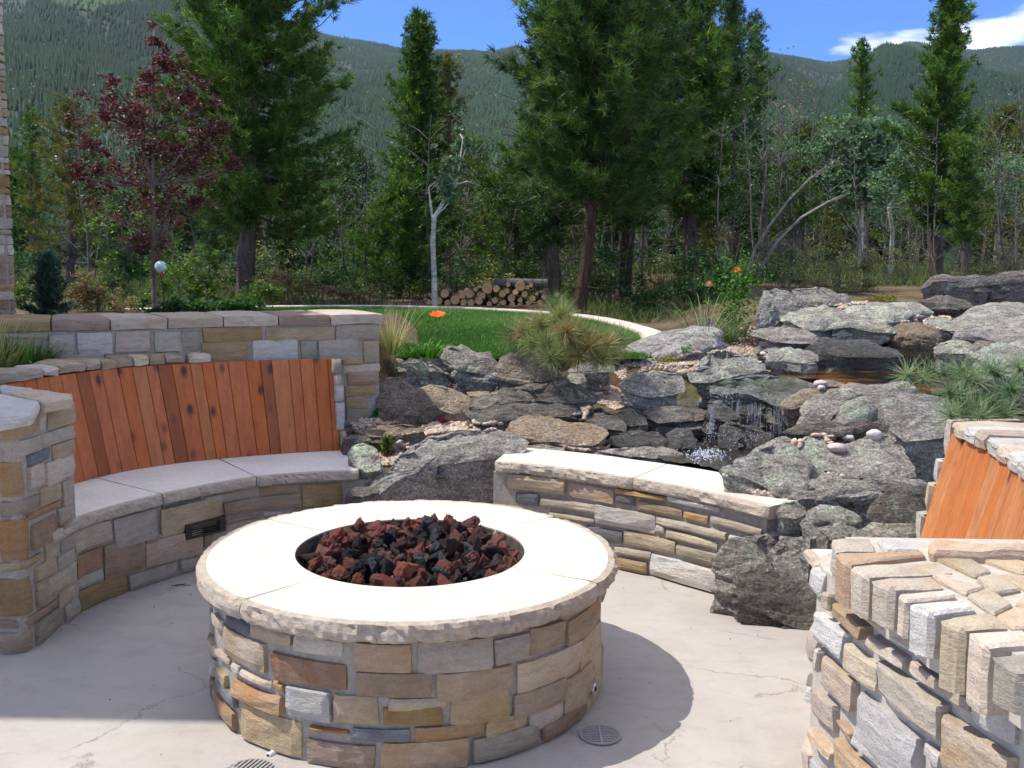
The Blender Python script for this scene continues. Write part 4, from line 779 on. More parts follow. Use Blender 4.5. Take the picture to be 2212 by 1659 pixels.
B('wet mossy slab that the water falls from', c6, [(325,800),(350,760),(420,725),(560,705),(680,703),(800,722),(900,755),(985,785),(940,815),(840,830),(760,862),(720,882),(640,850),(560,815),(470,800),(400,820)], 885, 'm', .42, Yf=6.2, layer=.5, und=.97, zb=.50, dome=.015, n=80)
B('tan and green split rock on the right corner of the waterfall slab', c6, [(738,875),(780,835),(860,790),(980,788),(992,800),(920,845),(850,885),(800,902),(750,895)], 925, 't', .6, Yf=6.0, layer=.9)
B('small flat slab at the lip of the upper pool', c6, [(915,752),(960,735),(1040,735),(1098,752),(1100,770),(1000,772),(940,768)], 790, 'b', .4, Yf=6.5)
B('long brown-grey slab below the upper pool', c6, [(835,985),(860,900),(930,840),(1000,800),(1120,778),(1300,765),(1450,750),(1500,790),(1420,840),(1300,860),(1200,850),(1130,880),(1080,930),(1010,985),(900,1000)], 1020, 'g', .62, Yf=5.7, layer=1.0, n=80)
B('oval boulder blotched with pale green lichen', c6, [(1012,1000),(1050,945),(1110,885),(1200,850),(1340,838),(1350,880),(1290,930),(1180,975),(1090,1022)], 1048, 'l', .9, Yf=5.55, dome=.08)
B('thin dark slab under the oval lichened boulder', c6, [(750,1045),(850,1005),(1000,1012),(1100,1030),(1200,1010),(1365,985),(1362,1012),(1220,1042),(1060,1068),(900,1060)], 1085, 'd', .35, Yf=5.35, layer=1)
B('big upright grey block with a dark cut face beside the cedar back', c6, [(1332,905),(1350,850),(1430,820),(1560,820),(1720,850),(1780,930),(1720,1020),(1650,1065),(1560,1075),(1440,1080),(1380,1030)], 1240, 'g', .75, Yf=4.75, und=.55, dome=.02, layer=.3, rough=.7)
B('diamond-shaped rock covered in pale green lichen', c6, [(803,1150),(830,1100),(865,1058),(980,1048),(1050,1118),(1052,1180),(1000,1245),(950,1262),(905,1215),(850,1205)], 1290, 'l', .75, Yf=4.95, layer=.3)
B('large lichen-crusted slab touching the end of the sunny bench', c6, [(398,1252),(450,1205),(560,1155),(650,1100),(740,1070),(810,1085),(830,1150),(860,1210),(905,1240),(880,1290),(862,1400),(800,1422),(710,1390),(620,1335),(520,1290),(430,1275)], 1460, 'l', .85, Yf=4.42, layer=.6, rough=1.1, n=80, zb=.40)
B('grey slab with a straight crack sloping to the bench', c6, [(1030,1150),(1120,1100),(1250,1065),(1380,1040),(1440,1130),(1500,1290),(1400,1310),(1250,1300),(1050,1290),(1000,1250)], 1340, 'g', .75, Yf=4.6, layer=.3)
B('big flat grey slab with a dark face under the cracked one', c6, [(850,1405),(865,1300),(900,1240),(960,1300),(1080,1295),(1250,1310),(1420,1310),(1530,1318),(1620,1345),(1540,1355),(1400,1362),(1250,1375),(1100,1395),(960,1425)], 1510, 'g', .5, Yf=4.4, layer=.5, n=80, und=.8)
B('boulder with wavy dark streaks left of the cedar boards', c6, [(1225,1520),(1260,1450),(1330,1375),(1450,1350),(1560,1355),(1615,1380),(1622,1470),(1580,1540),(1420,1560),(1290,1560)], 1650, 'd', 1.3, Yf=3.98, layer=1.4, dome=.1, rough=1.1)
B('small pale lichened stone at the end of the bench cap', c6, [(698,1475),(740,1430),(820,1425),(880,1465),(885,1500),(820,1530),(740,1520)], 1550, 'l', 1.0, Yf=4.25, dome=.15)
B('lichened rock left of the wavy streaked boulder', c6, [(908,1485),(960,1460),(1060,1465),(1150,1500),(1195,1545),(1150,1565),(1020,1555),(940,1530)], 1600, 'l', .8, Yf=4.15)
B('dark rock squeezed under the lichened one', c6, [(838,1560),(880,1505),(950,1550),(975,1630),(900,1650)], 1690, 'g', .9, Yf=4.12)
B('light grey cut block low behind the bricked pillar', c6, [(945,1585),(1050,1560),(1162,1590),(1165,1635),(1020,1650)], 1700, 'g', .8, Yf=4.05)
B('light grey stone peeping over the bricked pillar', c6, [(1180,1620),(1260,1570),(1420,1590),(1560,1620),(1500,1660),(1250,1670)], 1720, 'g', .6, Yf=3.9)
B('dark rough boulder at the patio edge by the end of the bench', c7, [(590,335),(615,280),(690,240),(790,215),(920,210),(960,300),(930,400),(900,470),(800,480),(700,450),(630,390)], 560, 'g', 2.0, Yf=4.2, dome=.10, rough=1.5, layer=1.0, zb=-.02, und=1.0)
B('grey-brown rough boulder at the patio edge, right of the dark one', c7, [(850,300),(930,225),(1060,215),(1200,240),(1220,420),(1200,600),(1110,640),(1000,560),(900,460)], 700, 'g', 2.2, Yf=4.1, dome=.08, rough=1.5, layer=1.0, zb=-.02, und=1.0)
B('low grey-brown boulder standing on the patio below the dark rough one', c7, [(680,460),(760,430),(900,430),(1000,480),(1120,580),(1150,700),(1080,720),(950,685),(820,625),(700,570)], 740, 'd', 1.8, Yf=4.06, dome=.09, rough=1.5, layer=1.0, zb=-.02, und=1.0)
# filler rocks hidden deep in the gaps keep the bank closed
for (cx_, cy_, Y0, s_) in [(1560,900,6.5,.30),(1500,860,6.8,.25),(1740,760,8.3,.4),(1900,760,8.4,.5),(1960,740,8.6,.4),(1350,1000,5.75,.22),(1800,1050,5.1,.3),(1900,1090,4.75,.3),(1720,1110,4.5,.25),(1800,1120,4.35,.2),(1350,900,6.2,.25),(1950,1000,5.2,.3)]:
    p = unY(cx_, cy_, Y0); me = hull_rock(random.randint(0, 999), 16, 2, .12, (1, .8, .55)); me.materials.append(RK['d']); o = bpy.data.objects.new('boulder', me); o.location = (p.x, p.y, p.z-s_*.55); o.scale = (s_,)*3; C.objects.link(o); BOULD.append(o)
    tag(o, 'dark rock deep in the shadow between the boulders of the rock garden', 'rock', 'dark rocks filling the gaps of the rock garden')
# ---- water
def water_mat(name, c, rough=.03, sc_=9, st=.25, ior=1.33):
    m, nt, b = newmat(name); a = tex(nt, scale=sc_, detail=4, rough=.6, dist=.8); b.inputs['Base Color'].default_value = (*c, 1); b.inputs['Roughness'].default_value = rough; b.inputs['Transmission Weight'].default_value = .85; b.inputs['IOR'].default_value = ior; b.inputs['Specular IOR Level'].default_value = .5
    a2 = tex(nt, scale=2.2, detail=6, rough=.7, loc=(1.3, 0, 0)); b.inputs['Transmission Weight'].default_value = 0; L(nt, ramp(nt, a2.outputs['Fac'], [(.46, (.012, .010, .005)), (.62, c)]), b.inputs['Base Color']); bump(nt, b, a.outputs['Fac'], st, .02); return m  # opaque: dark reflection and amber glints are put into the water's colour
WAT = water_mat('pool_water', (.17, .075, .012), st=.12); WATR = water_mat('rough_water', (.05, .045, .03), .04, 22, .9)
def sheet(name, pts, z, mat, Y=None, sub=5, zamp=0):
    P = [unz(*q, z) for q in pts]; bm = bmesh.new(); vs = [bm.verts.new((p.x, p.y, z)) for p in P]; f = bm.faces.new(vs); bmesh.ops.triangulate(bm, faces=[f])
    for _ in range(sub): bmesh.ops.subdivide_edges(bm, edges=[e for e in bm.edges if e.calc_length() > .06], cuts=1); bmesh.ops.triangulate(bm, faces=bm.faces[:])
    for v in bm.verts: v.co.z += zamp*fbm((v.co.x*14, v.co.y*14, 2), 4)
    bmesh.ops.recalc_face_normals(bm, faces=bm.faces); 
    if sum(f.normal.z for f in bm.faces) < 0: bmesh.ops.reverse_faces(bm, faces=bm.faces)
    me = bpy.data.meshes.new(name); bm.to_mesh(me); bm.free(); me.materials.append(mat); me.polygons.foreach_set('use_smooth', [True]*len(me.polygons)); o = bpy.data.objects.new(name, me); C.objects.link(o); return tag(o, kind='structure')
zU = .715; up_pts = [c6(600,660),c6(940,600),c6(1450,600),c6(1900,640),c6(1950,760),c6(1500,840),c6(1170,800),c6(1090,760),c6(960,725),c6(800,722),c6(680,703),c6(600,700)]
sheet('upper_pool', up_pts, zU, WAT, sub=3, zamp=.004)
bedm = simple('amber_pool_bed', (.15, .07, .014), .9, 7, .9, .6, .01); o = sheet('pool_bed', up_pts, zU-.09, bedm, sub=3, zamp=.03); o.name = 'pool_bed'
lo_pts = [c6(20,1175),c6(60,1100),c6(150,1080),c6(260,1090),c6(420,1080),c6(640,1080),c6(620,1130),c6(480,1190),c6(400,1250),c6(250,1220),c6(60,1195)]
sheet('splash_pool', lo_pts, .46, WATR, sub=4, zamp=.02); sheet('pool_bed', lo_pts, .40, simple('dark_pool_bed', (.06, .045, .02), .9, 30, .6, .6, .01), sub=3, zamp=.02)
B('dark rock added behind the falling water for the shade of the cavity', c6, [(350,870),(480,850),(640,870),(760,890),(860,920),(840,960),(700,950),(500,930),(380,920)], 1060, 'w', 1.0, Yf=6.28, rough=1.4)  # dark rock put in to act as the shaded hollow under the slab
# splash rock under the fall
B('wet mounded rock that the waterfall splashes on', c6, [(345,1040),(360,990),(420,970),(520,985),(620,1010),(690,1060),(640,1110),(560,1130),(430,1140),(355,1110)], 1180, 'w', 1.2, Yf=5.65, dome=.12, rough=2.0)
B('wet pebbly shelf left of the falling water', c6, [(300,920),(330,880),(390,870),(450,900),(500,950),(420,975),(330,960)], 1000, 'w', .8, Yf=5.95, rough=1.8)
FALL = newmat('falling_water'); fm, fnt, fb = FALL; fb.inputs['Base Color'].default_value = (.9, .93, .96, 1); fb.inputs['Roughness'].default_value = .08; fb.inputs['Transmission Weight'].default_value = .55; fb.inputs['IOR'].default_value = 1.33
FOAM = simple('foam', (.80, .83, .86), .3, 60, .1, .4, .004, spec=.6)
fV = []; fF = []; 
for i in range(110):
    x6 = random.choice([random.uniform(390, 860), random.gauss(480, 14), random.gauss(690, 12), random.gauss(740, 16), random.gauss(590, 14), random.gauss(330, 14)]); yt = np.interp(x6, [300, 400, 560, 740, 860], [905, 850, 880, 900, 890]); a = unY(*c6(x6, yt), 6.14 if x6 > 360 else 5.98)
    z = a.z+random.uniform(-.02, .03); ln = random.uniform(.05, .26); r = random.uniform(.0006, .0018); y = a.y-.02; P = []
    if random.random() < .5: z -= random.uniform(0, .12)
    for k in range(7): P.append((a.x+.006*fbm((x6, k*.6, 1), 2), y-.01*k/6, z-ln*k/6))
    v, f = tube(P, [r*(.3+random.random()*1.1) for _ in range(7)], 5); b = len(fV); fV += v; fF += [tuple(q+b for q in t) for t in f]
wf = tag(mk('waterfall', fV, fF, fm, smooth=True), 'thin strands of clear water falling from the mossy slab', 'waterfall', kind='stuff')
dV = []; dF = []; t4 = [Vector((0, 0, 1)), Vector((.94, 0, -.33)), Vector((-.47, .82, -.33)), Vector((-.47, -.82, -.33))]
def drops(n, xr, yr, Yr, rr, zz=None):
    for _ in range(n):
        x6 = random.gauss(sum(xr)/2, (xr[1]-xr[0])/4); y6 = random.gauss(sum(yr)/2, (yr[1]-yr[0])/4); c_ = unY(*c6(x6, y6), random.uniform(*Yr)) if zz is None else unz(*c6(x6, y6), zz); r = random.uniform(*rr); b = len(dV)
        for v in t4: dV.append(c_+v*r*random.uniform(.7, 1.4))
        for f in ((0, 1, 2), (0, 2, 3), (0, 3, 1), (1, 3, 2)): dF.append(tuple(q+b for q in f))
drops(130, (380, 860), (880, 1040), (5.95, 6.1), (.0010, .0022)); drops(200, (330, 640), (1000, 1130), (5.40, 5.62), (.0010, .0026)); drops(80, (300, 360), (930, 1080), (5.6, 5.9), (.0015, .004)); drops(240, (200, 420), (1120, 1200), (0, 0), (.003, .007), .466)
drops(60, (340, 500), (780, 860), (6.2, 6.3), (.002, .004))
tag(mk('splash', dV, dF, FOAM), 'white water droplets splashing below the little waterfall', 'splash', kind='stuff')
fo = []; 
for i, (x, y, r) in enumerate([(230,1165,.045),(290,1185,.05),(250,1195,.035),(330,1175,.04),(200,1150,.03),(370,1160,.035),(300,1205,.03),(410,1130,.05),(260,1140,.03)]):
    pass
# ---- gravel: cast onto what is already there, as the stones would lie
bpy.context.view_layer.update()
def bvh_of(objs):
    V = []; F = []
    for o in objs:
        mw = o.matrix_world; b = len(V); V += [mw @ v.co for v in o.data.vertices]; F += [tuple(i+b for i in p.vertices) for p in o.data.polygons]
    return BVHTree.FromPolygons(V, F)
BV = bvh_of(BOULD+[GR])
def inpoly(x, y, P):
    c = False; n = len(P)
    for i in range(n):
        (x1, y1), (x2, y2) = P[i], P[i-1]
        if (y1 > y) != (y2 > y) and x < (x2-x1)*(y-y1)/(y2-y1)+x1: c = not c
    return c
PEB = simple('pink_gravel', (.46, .33, .26), .8, 9, .35, .3, .003)
m_, nt_, b_ = newmat('gravel'); col = ramp(nt_, tint_src(nt_), [(0, (.30, .205, .145)), (.3, (.48, .345, .25)), (.6, (.57, .44, .33)), (.85, (.58, .51, .41)), (1, (.26, .23, .20))]); L(nt_, col, b_.inputs['Base Color']); GRAV = m_
ico = bmesh.new(); bmesh.ops.create_icosphere(ico, subdivisions=1, radius=1); icoV = np.array([v.co[:] for v in ico.verts]); icoF = np.array([[v.index for v in f.verts] for f in ico.faces]); ico.free()
gV = []; gF = []; gT = []; nb = 0
def pebble_at(p, nrm, r):
    global nb
    R = Matrix.Rotation(random.uniform(0, 6.3), 3, 'Z') @ Matrix.Rotation(random.uniform(-.6, .6), 3, 'X'); s = np.array((r*random.uniform(.9, 1.4), r*random.uniform(.75, 1.1), r*random.uniform(.55, .85)))
    v = (icoV*(1+rng.uniform(-.14, .14, (len(icoV), 1)))*s) @ np.array(R).T + np.array(p)+np.array((0, 0, r*.3)); gV.append(v); gF.append(icoF+nb); nb += len(v); gT.append(np.full(len(v), random.random()))
def gravel(cr, poly, n, r=(.006, .0125), flat=.45, maxd=None):
    P = [cr(*q) for q in poly]; xs_ = [p[0] for p in P]; ys_ = [p[1] for p in P]; k = 0; t = 0
    n = int(n*2.6)
    while k < n and t < n*12:
        t += 1; x = random.uniform(min(xs_), max(xs_)); y = random.uniform(min(ys_), max(ys_))
        if not inpoly(x, y, P): continue
        h = BV.ray_cast(CAMP, ray(x, y).normalized())
        if h[0] is None or h[1].z < flat: continue
        pebble_at(h[0], h[1], random.uniform(*r)*(1.5 if random.random() < .08 else 1)); k += 1
gravel(c5, [(1700,490),(1760,430),(1950,370),(2100,300),(2212,330),(2212,480),(2140,490),(1950,475),(1800,500),(1740,540)], 520)
gravel(c5, [(1560,600),(1640,560),(1720,590),(1760,640),(1800,690),(1700,720),(1600,680)], 600, flat=.1); gravel(c5, [(1430,740),(1500,700),(1560,700),(1500,790)], 70, flat=.2)
gravel(c5, [(520,820),(620,790),(800,790),(1000,800),(1060,830),(900,850),(740,845),(560,870),(420,920),(350,960),(330,900)], 800, flat=.2); gravel(c5, [(340,920),(430,890),(450,930),(380,1000),(330,1060),(280,1030)], 120, flat=.2); gravel(c5, [(40,780),(240,770),(420,790),(240,820),(60,860)], 120, (.007, .014), flat=.2); gravel(c5, [(150,930),(240,960),(330,1060),(260,1060)], 60, flat=.2)
gravel(c5, [(1390,940),(1560,930),(1620,950),(1500,975),(1390,970)], 70, flat=.1)
gravel(c6, [(0,560),(110,510),(280,500),(380,540),(560,550),(660,600),(640,650),(520,590),(350,570),(200,640),(160,700),(0,660)], 560); gravel(c6, [(330,440),(520,440),(680,500),(640,540),(560,560),(380,520)], 160)
gravel(c6, [(960,330),(1100,290),(1300,290),(1500,300),(1560,330),(1300,340),(1100,345),(980,350)], 260, (.009, .018)); gravel(c6, [(1420,400),(1520,370),(1600,370),(1700,370),(1740,440),(1600,450),(1450,430)], 200, (.009, .018), flat=.2)
gravel(c6, [(790,1080),(850,1060),(850,1160),(800,1160)], 50, flat=.2); gravel(c6, [(1070,1120),(1140,1080),(1280,1060),(1250,1110),(1100,1150),(1060,1200),(1000,1290),(1010,1240)], 220, flat=.1); gravel(c6, [(780,1330),(880,1290),(870,1400),(800,1380)], 80, flat=.1); gravel(c6, [(400,1280),(560,1330),(700,1410),(640,1420),(480,1350)], 90, flat=.1); gravel(c6, [(1060,1200),(1300,1220),(1280,1300),(1050,1290)], 60, (.005, .009), flat=.1)
gravel(c6, [(1120,1110),(1380,1060),(1420,1150),(1250,1170),(1100,1180)], 60, (.005, .009), flat=.2); gravel(c6, [(900,1010),(1010,1020),(1050,1090),(1000,1110),(900,1050)], 60, flat=.2); gravel(c6, [(560,430),(640,440),(700,470),(620,480),(540,460)], 60, flat=.2); gravel(c6, [(1990,440),(2131,470),(2131,500),(2090,480)], 40, (.01, .018))
tag(mknp('gravel', np.concatenate(gV), np.concatenate(gF), GRAV, col=np.concatenate(gT)), kind='stuff', label='pinkish river gravel filling the pockets between the boulders', cat='gravel')
def cobble(cr, x, y, r, label, c, sq=.65):
    h = BV.ray_cast(CAMP, ray(*cr(x, y)).normalized())
    if h[0] is None: return
    me = hull_rock(random.randint(0, 999), 40, 1, .03, (1.15, .85, sq), .9); me.polygons.foreach_set('use_smooth', [True]*len(me.polygons)); me.materials.append(c); o = bpy.data.objects.new('cobble', me); p = h[0]; o.location = (p.x, p.y, p.z+r*.25); o.scale = (r*.72,)*3; o.rotation_euler = (0, 0, random.uniform(-.4, .4)); C.objects.link(o); tag(o, label, 'stone')
CT = simple('tan_cobble', (.38, .31, .22), .6, 12, .2, 0); CW = simple('pale_cobble', (.55, .50, .46), .6, 12, .15, 0); CP = simple('pink_cobble', (.50, .40, .37), .6, 12, .15, 0)
cobble(c5, 55, 845, .055, 'oval tan river stone leaning on the foot of the retaining wall', CT); cobble(c6, 1055, 1140, .058, 'smooth flat oval pinkish stone beside the diamond-shaped rock', CP, .5); cobble(c6, 1268, 1060, .045, 'round cream pebble at the top of the gravel, by the upright block', CW, .9); cobble(c6, 1120, 1078, .045, 'pale oval pebble left of the round cream one', CW)
cobble(c6, 960, 768, .055, 'pink rounded stone on the lip of the upper pool', CP); cobble(c6, 965, 788, .035, 'cream pebble in front of the pink stone on the lip of the upper pool', CW); cobble(c6, 182, 708, .05, 'upright tan pebble wedged left of the pitted lichened slab', CT, 1.0); cobble(c6, 640, 590, .05, 'cream pebble on the ledge above the upper pool', CW); cobble(c6, 635, 535, .05, 'brown pebble between the two ledges by the upper pool', CT)
# ============================================================= house corner whose roof shades the left of the patio
house = thing('house', 'house with a tapered stone column, only the column edge in view at far left', 'house', (-5, 5.5, 0)); RHs = (-5, 5.5, 0)
colm = Curve([(-4.3, 6.93), (-3.56, 6.93), (-3.53, 6.96), (-3.53, 7.6)], smooth=False)
zc = 1.0; Yc = 6.95
def colx(z): return unY(25, 660, Yc).x + (unY(0, 70, Yc).x-unY(25, 660, Yc).x)*((z-1.0)/2.2)
V = []; F = []
for z in (.7, 3.3): V += [(-4.3, 6.97, z), (colx(z)-.02, 6.97, z), (colx(z)-.40, 7.6, z), (-4.5, 7.6, z)]
F = [(0, 1, 5, 4), (1, 2, 6, 5), (2, 3, 7, 6), (4, 5, 6, 7)]; mk('column_core', V, F, MORTAR, house, rel=RHs)
z = .72
while z < 3.2:
    h = random.uniform(.035, .085); x1 = colx(z); w_ = random.uniform(.14, .3); c_ = Curve([(x1-.62, 6.965), (x1-w_, 6.965), (x1-.01, 6.965), (x1-.005, 6.985), (x1-.2, 7.3)], smooth=False)
    s_e = .62+random.uniform(.1, .25); stone(c_, .62-w_, s_e, z, z+h-.008, PAL[random.choice('tlopgb')], house, nx=5, nz=2, rel=RHs); stone(c_, .02, .62-w_-.01, z, z+h-.008, PAL[random.choice('tlpgb')], house, nx=3, nz=2, rel=RHs); z += h
WOODT = simple('roof_timber', (.16, .09, .05), .7, 20, .2, .2); ROOF = simple('roof_shingle', (.12, .10, .085), .9, 30, .3, .4)
hr = 4.6; cx0, cy0 = -1.03-SHX*hr, 3.16-SHY*hr
poly = [(cx0, cy0), (cx0+.42, cy0+2.9), (-11, cy0+3.4), (-11, cy0)]
mk('roof', [(x, y, hr) for x, y in poly]+[(x, y, hr+.28) for x, y in poly], [(0, 1, 2, 3)[::-1], (4, 5, 6, 7), (0, 1, 5, 4), (1, 2, 6, 5), (2, 3, 7, 6), (3, 0, 4, 7)], ROOF, house, rel=RHs)
mk('post', [(x, y, z) for z in (3.25, hr-.002) for x, y in ((-4.1, 7.05), (-3.86, 7.05), (-3.86, 7.3), (-4.1, 7.3))], [(0, 1, 5, 4), (1, 2, 6, 5), (2, 3, 7, 6), (3, 0, 4, 7)], WOODT, house, rel=RHs)
HW = simple('house_stucco', (.42, .33, .24), .9, 12, .1, .3)
mk('wall', [(x, y, z) for z in (0, hr-.002) for x, y in ((-6.0, cy0+.6), (-5.8, cy0+.6), (-5.8, cy0+2.6), (-6.0, cy0+2.6))], [(0, 1, 5, 4), (1, 2, 6, 5), (2, 3, 7, 6), (3, 0, 4, 7)], HW, house, rel=RHs)
# ============================================================= lawn
def leafmat(name, stops, trans=.3, rough=.6, spec=.25, src='tint', vv=.0):
    m = bpy.data.materials.new(name); m.use_nodes = True; nt = m.node_tree; b = nt.nodes['Principled BSDF']; out = nt.nodes['Material Output']
    s = tint_src(nt); col = ramp(nt, s, stops)
    if vv: col = vary(nt, col, .01, vv, .1)
    L(nt, col, b.inputs['Base Color']); b.inputs['Roughness'].default_value = rough; b.inputs['Specular IOR Level'].default_value = spec
    t = N(nt, 'ShaderNodeBsdfTranslucent'); hs = N(nt, 'ShaderNodeHueSaturation', inp={'Value': 1.35, 'Saturation': 1.1}); L(nt, col, hs.inputs['Color']); L(nt, hs.outputs[0], t.inputs[0])
    mxs = N(nt, 'ShaderNodeMixShader', inp={0: trans}); L(nt, b.outputs[0], mxs.inputs[1]); L(nt, t.outputs[0], mxs.inputs[2]); L(nt, mxs.outputs[0], out.inputs[0]); return m
law = Curve([(-4.4, 11.3), (-3.6, 11.95), (-2.9, 12.4), (-1.8, 12.78), (-.64, 12.72), (.1, 12.3), (.72, 11.67), (1.08, 10.9), (1.27, 9.95), (1.36, 9.1), (1.30, 8.3), (1.1, 7.5)])
LZ = .85
edge = thing('lawn_edging', 'curved band of pale buff edging stones round the lawn', 'edging', (-1.5, 12, LZ-.05)); n_ = 13
for i in range(n_): a, b = law.len*i/n_, law.len*(i+1)/n_; strip('edging_stone', law, a+.004, b-.004, .23, 0, LZ-.06, LZ+.015, edge, (SLAB, SLABSIDE), rel=(-1.5, 12, LZ-.05), step=.05, chip=.004)
inner = [tuple(law.ev(s, .225)) for s in np.linspace(0, law.len, 60)]; lp = inner+[(1.0, 7.1), (.6, 6.95), (.1, 6.9), (-.4, 6.9), (-.75, 6.85), (-.9, 6.8), (-1.6, 6.9), (-4.6, 7.6)]
lawn_soil = simple('turf_base', (.035, .075, .012), .95, 9, .3, .5, .01); bm = bmesh.new(); f = bm.faces.new([bm.verts.new((x, y, LZ-.02)) for x, y in lp]); bmesh.ops.triangulate(bm, faces=[f]); bmesh.ops.recalc_face_normals(bm, faces=bm.faces)
me = bpy.data.meshes.new('lawn_base'); bm.to_mesh(me); bm.free(); me.materials.append(lawn_soil); o = bpy.data.objects.new('lawn_base', me); C.objects.link(o); tag(o, kind='structure')
def blades(n, xy, z, hgt, wid, lean=.5, tintf=None):
    """n grass blades; xy (n,2)"""
    h = rng.uniform(hgt[0], hgt[1], n); w = rng.uniform(wid[0], wid[1], n); az = rng.uniform(0, 6.283, n); ln = rng.uniform(0, lean, n)*h; la = rng.uniform(0, 6.283, n)
    B0 = np.c_[xy, np.broadcast_to(z, n)]; d = np.c_[np.cos(az), np.sin(az), np.zeros(n)]*w[:, None]; T = B0+np.c_[np.cos(la)*ln, np.sin(la)*ln, h]
    V = np.stack([B0-d/2, B0+d/2, T], 1).reshape(-1, 3); F = np.arange(3*n).reshape(-1, 3); tn = rng.random(n) if tintf is None else tintf(xy); return V, F, np.repeat(tn, 3)
from mathutils.geometry import tessellate_polygon
def in_poly_np(X, Y, P):
    c = np.zeros(len(X), bool); n = len(P)
    for i in range(n):
        x1, y1 = P[i]; x2, y2 = P[i-1]; k = ((y1 > Y) != (y2 > Y)) & (X < (x2-x1)*(Y-y1)/(y2-y1+1e-12)+x1); c ^= k
    return c
nL = 330000; X = rng.uniform(-4.3, 1.3, nL); Yy = 6.8+6.0*rng.random(nL)**1.25; k = in_poly_np(X, Yy, lp) & (X > -.52*Yy); X, Yy = X[k], Yy[k]
GL = leafmat('grass_blade', [(0, (.035, .105, .012)), (.35, (.062, .175, .018)), (.75, (.095, .235, .028)), (.93, (.17, .29, .06)), (1, (.40, .43, .20))], .25, .45, .4)
pn = lambda xy: np.clip(.5+.22*np.sin(xy[:, 0]*1.1+xy[:, 1]*.7)+.1*np.sin(xy[:, 0]*3.3-xy[:, 1]*2.2)+rng.normal(0, .22, len(xy)), 0, 1)
V, F, T = blades(len(X), np.c_[X, Yy], LZ-.02, (.02, .045), (.004, .009), .9, pn); tag(mknp('lawn_grass', V, F, GL, col=T), kind='stuff', label='mown green lawn inside the curved stone edging', cat='lawn')
# ============================================================= garden plants
def drop(cr, x, y, Y=None):
    q = cr(x, y) if cr else (x, y)
    if Y: return unY(q[0], q[1], Y)
    h = BV.ray_cast(CAMP, ray(*q).normalized()); return h[0] if h[0] else unY(q[0], q[1], 6.5)
def arcs(n, base_r, hgt, wid, spread, droop=.5, seg=4, up_=1.0):
    """arching grass leaves from one crown"""
    V = []; F = []; T = []
    for i in range(n):
        a = random.uniform(0, 6.283); r0 = random.uniform(0, base_r); L_ = random.uniform(*hgt); sp = random.uniform(*spread); w0 = random.uniform(*wid); t = random.random(); side = (-math.sin(a), math.cos(a)); b = len(V); ph = a+random.uniform(-.4, .4)
        for k in range(seg+1):
            u = k/seg; rr = r0+L_*sp*u; z = L_*(u*up_-droop*sp*u*u*u); wv = w0*(1-u**1.6)*.5+.0003; x, y = rr*math.cos(ph), rr*math.sin(ph); V += [(x-side[0]*wv, y-side[1]*wv, z), (x+side[0]*wv, y+side[1]*wv, z)]; T += [t*.7+.3*u]*2
        for k in range(seg): F.append((b+2*k, b+2*k+1, b+2*k+3, b+2*k+2))
    return V, F, T
def leafcloud(n, R, size, flat=.5, shape=None, tfn=None, asp=.45):
    """n folded leaves (two quads each as 2 tris) filling an ellipsoid"""
    P = shape(n) if shape else rng.normal(0, .42, (n, 3))*np.array(R); n = len(P)
    d = rng.normal(0, 1, (n, 3)); d[:, 2] = d[:, 2]*flat+.1; d /= np.linalg.norm(d, axis=1)[:, None]; s = np.cross(d, rng.normal(0, 1, (n, 3))); s /= np.linalg.norm(s, axis=1)[:, None]; nn = np.cross(d, s)
    L_ = rng.uniform(size[0], size[1], n)[:, None]; W_ = L_*asp; mid = P+d*L_*.5
    V = np.stack([P, mid-s*W_*.5+nn*W_*.15, P+d*L_, mid+s*W_*.5+nn*W_*.15], 1).reshape(-1, 3); b = np.arange(n)[:, None]*4
    F = np.concatenate([b+np.array([[0, 1, 2]]), b+np.array([[0, 2, 3]])]); T = np.repeat(rng.random(n) if tfn is None else tfn(P), 4); return V, F, T
G1 = leafmat('green_leaf', [(0, (.03, .10, .012)), (.6, (.07, .20, .02)), (1, (.15, .30, .05))], .3); G2 = leafmat('yellow_green_leaf', [(0, (.09, .16, .02)), (.6, (.17, .27, .04)), (1, (.28, .36, .09))], .35)
STRAW = leafmat('straw_blade', [(0, (.20, .22, .07)), (.4, (.38, .34, .15)), (1, (.58, .50, .27))], .25, .5); BLUEG = leafmat('blue_green_blade', [(0, (.07, .13, .045)), (.6, (.14, .21, .09)), (1, (.24, .31, .15))], .25, .5)
def plant(name, label, cat, p, parts, group=None, rz=0):
    t = thing(name, label, cat, p, group, rz)
    for nm, (V, F, T), mt in parts: mknp(nm, np.array(V), np.array(F), mt, t, col=T)
    return t
p = drop(None, 845, 765, 6.55); plant('grass_tuft', 'blond ornamental grass tuft beside the end of the retaining wall', 'grass', p, [('blades', arcs(110, .06, (.22, .42), (.003, .006), (.15, .75), .35), STRAW), ('blades', arcs(40, .05, (.15, .25), (.004, .006), (.3, .8), .5), G2)])
p = drop(None, 915, 772, 6.6)
V, F, T = arcs(70, .13, (.09, .17), (.022, .034), (.45, 1.1), .55, 5)
t = plant('poppy_plant', 'leafy green poppy plant with one orange flower, in front of the lawn', 'flower', p, [('leaves', (V, F, T), G1)])
fp = unY(945, 684, p.y-.02)-p; v, f = tube([(0.02, 0, 0), (fp.x*.6, 0, fp.z*.55), (fp.x, fp.y, fp.z)], [.003, .0025, .002], 5); stem_m = simple('green_stem', (.08, .13, .03), .7, 20, .2, 0); mk('stem', v, f, stem_m, t)
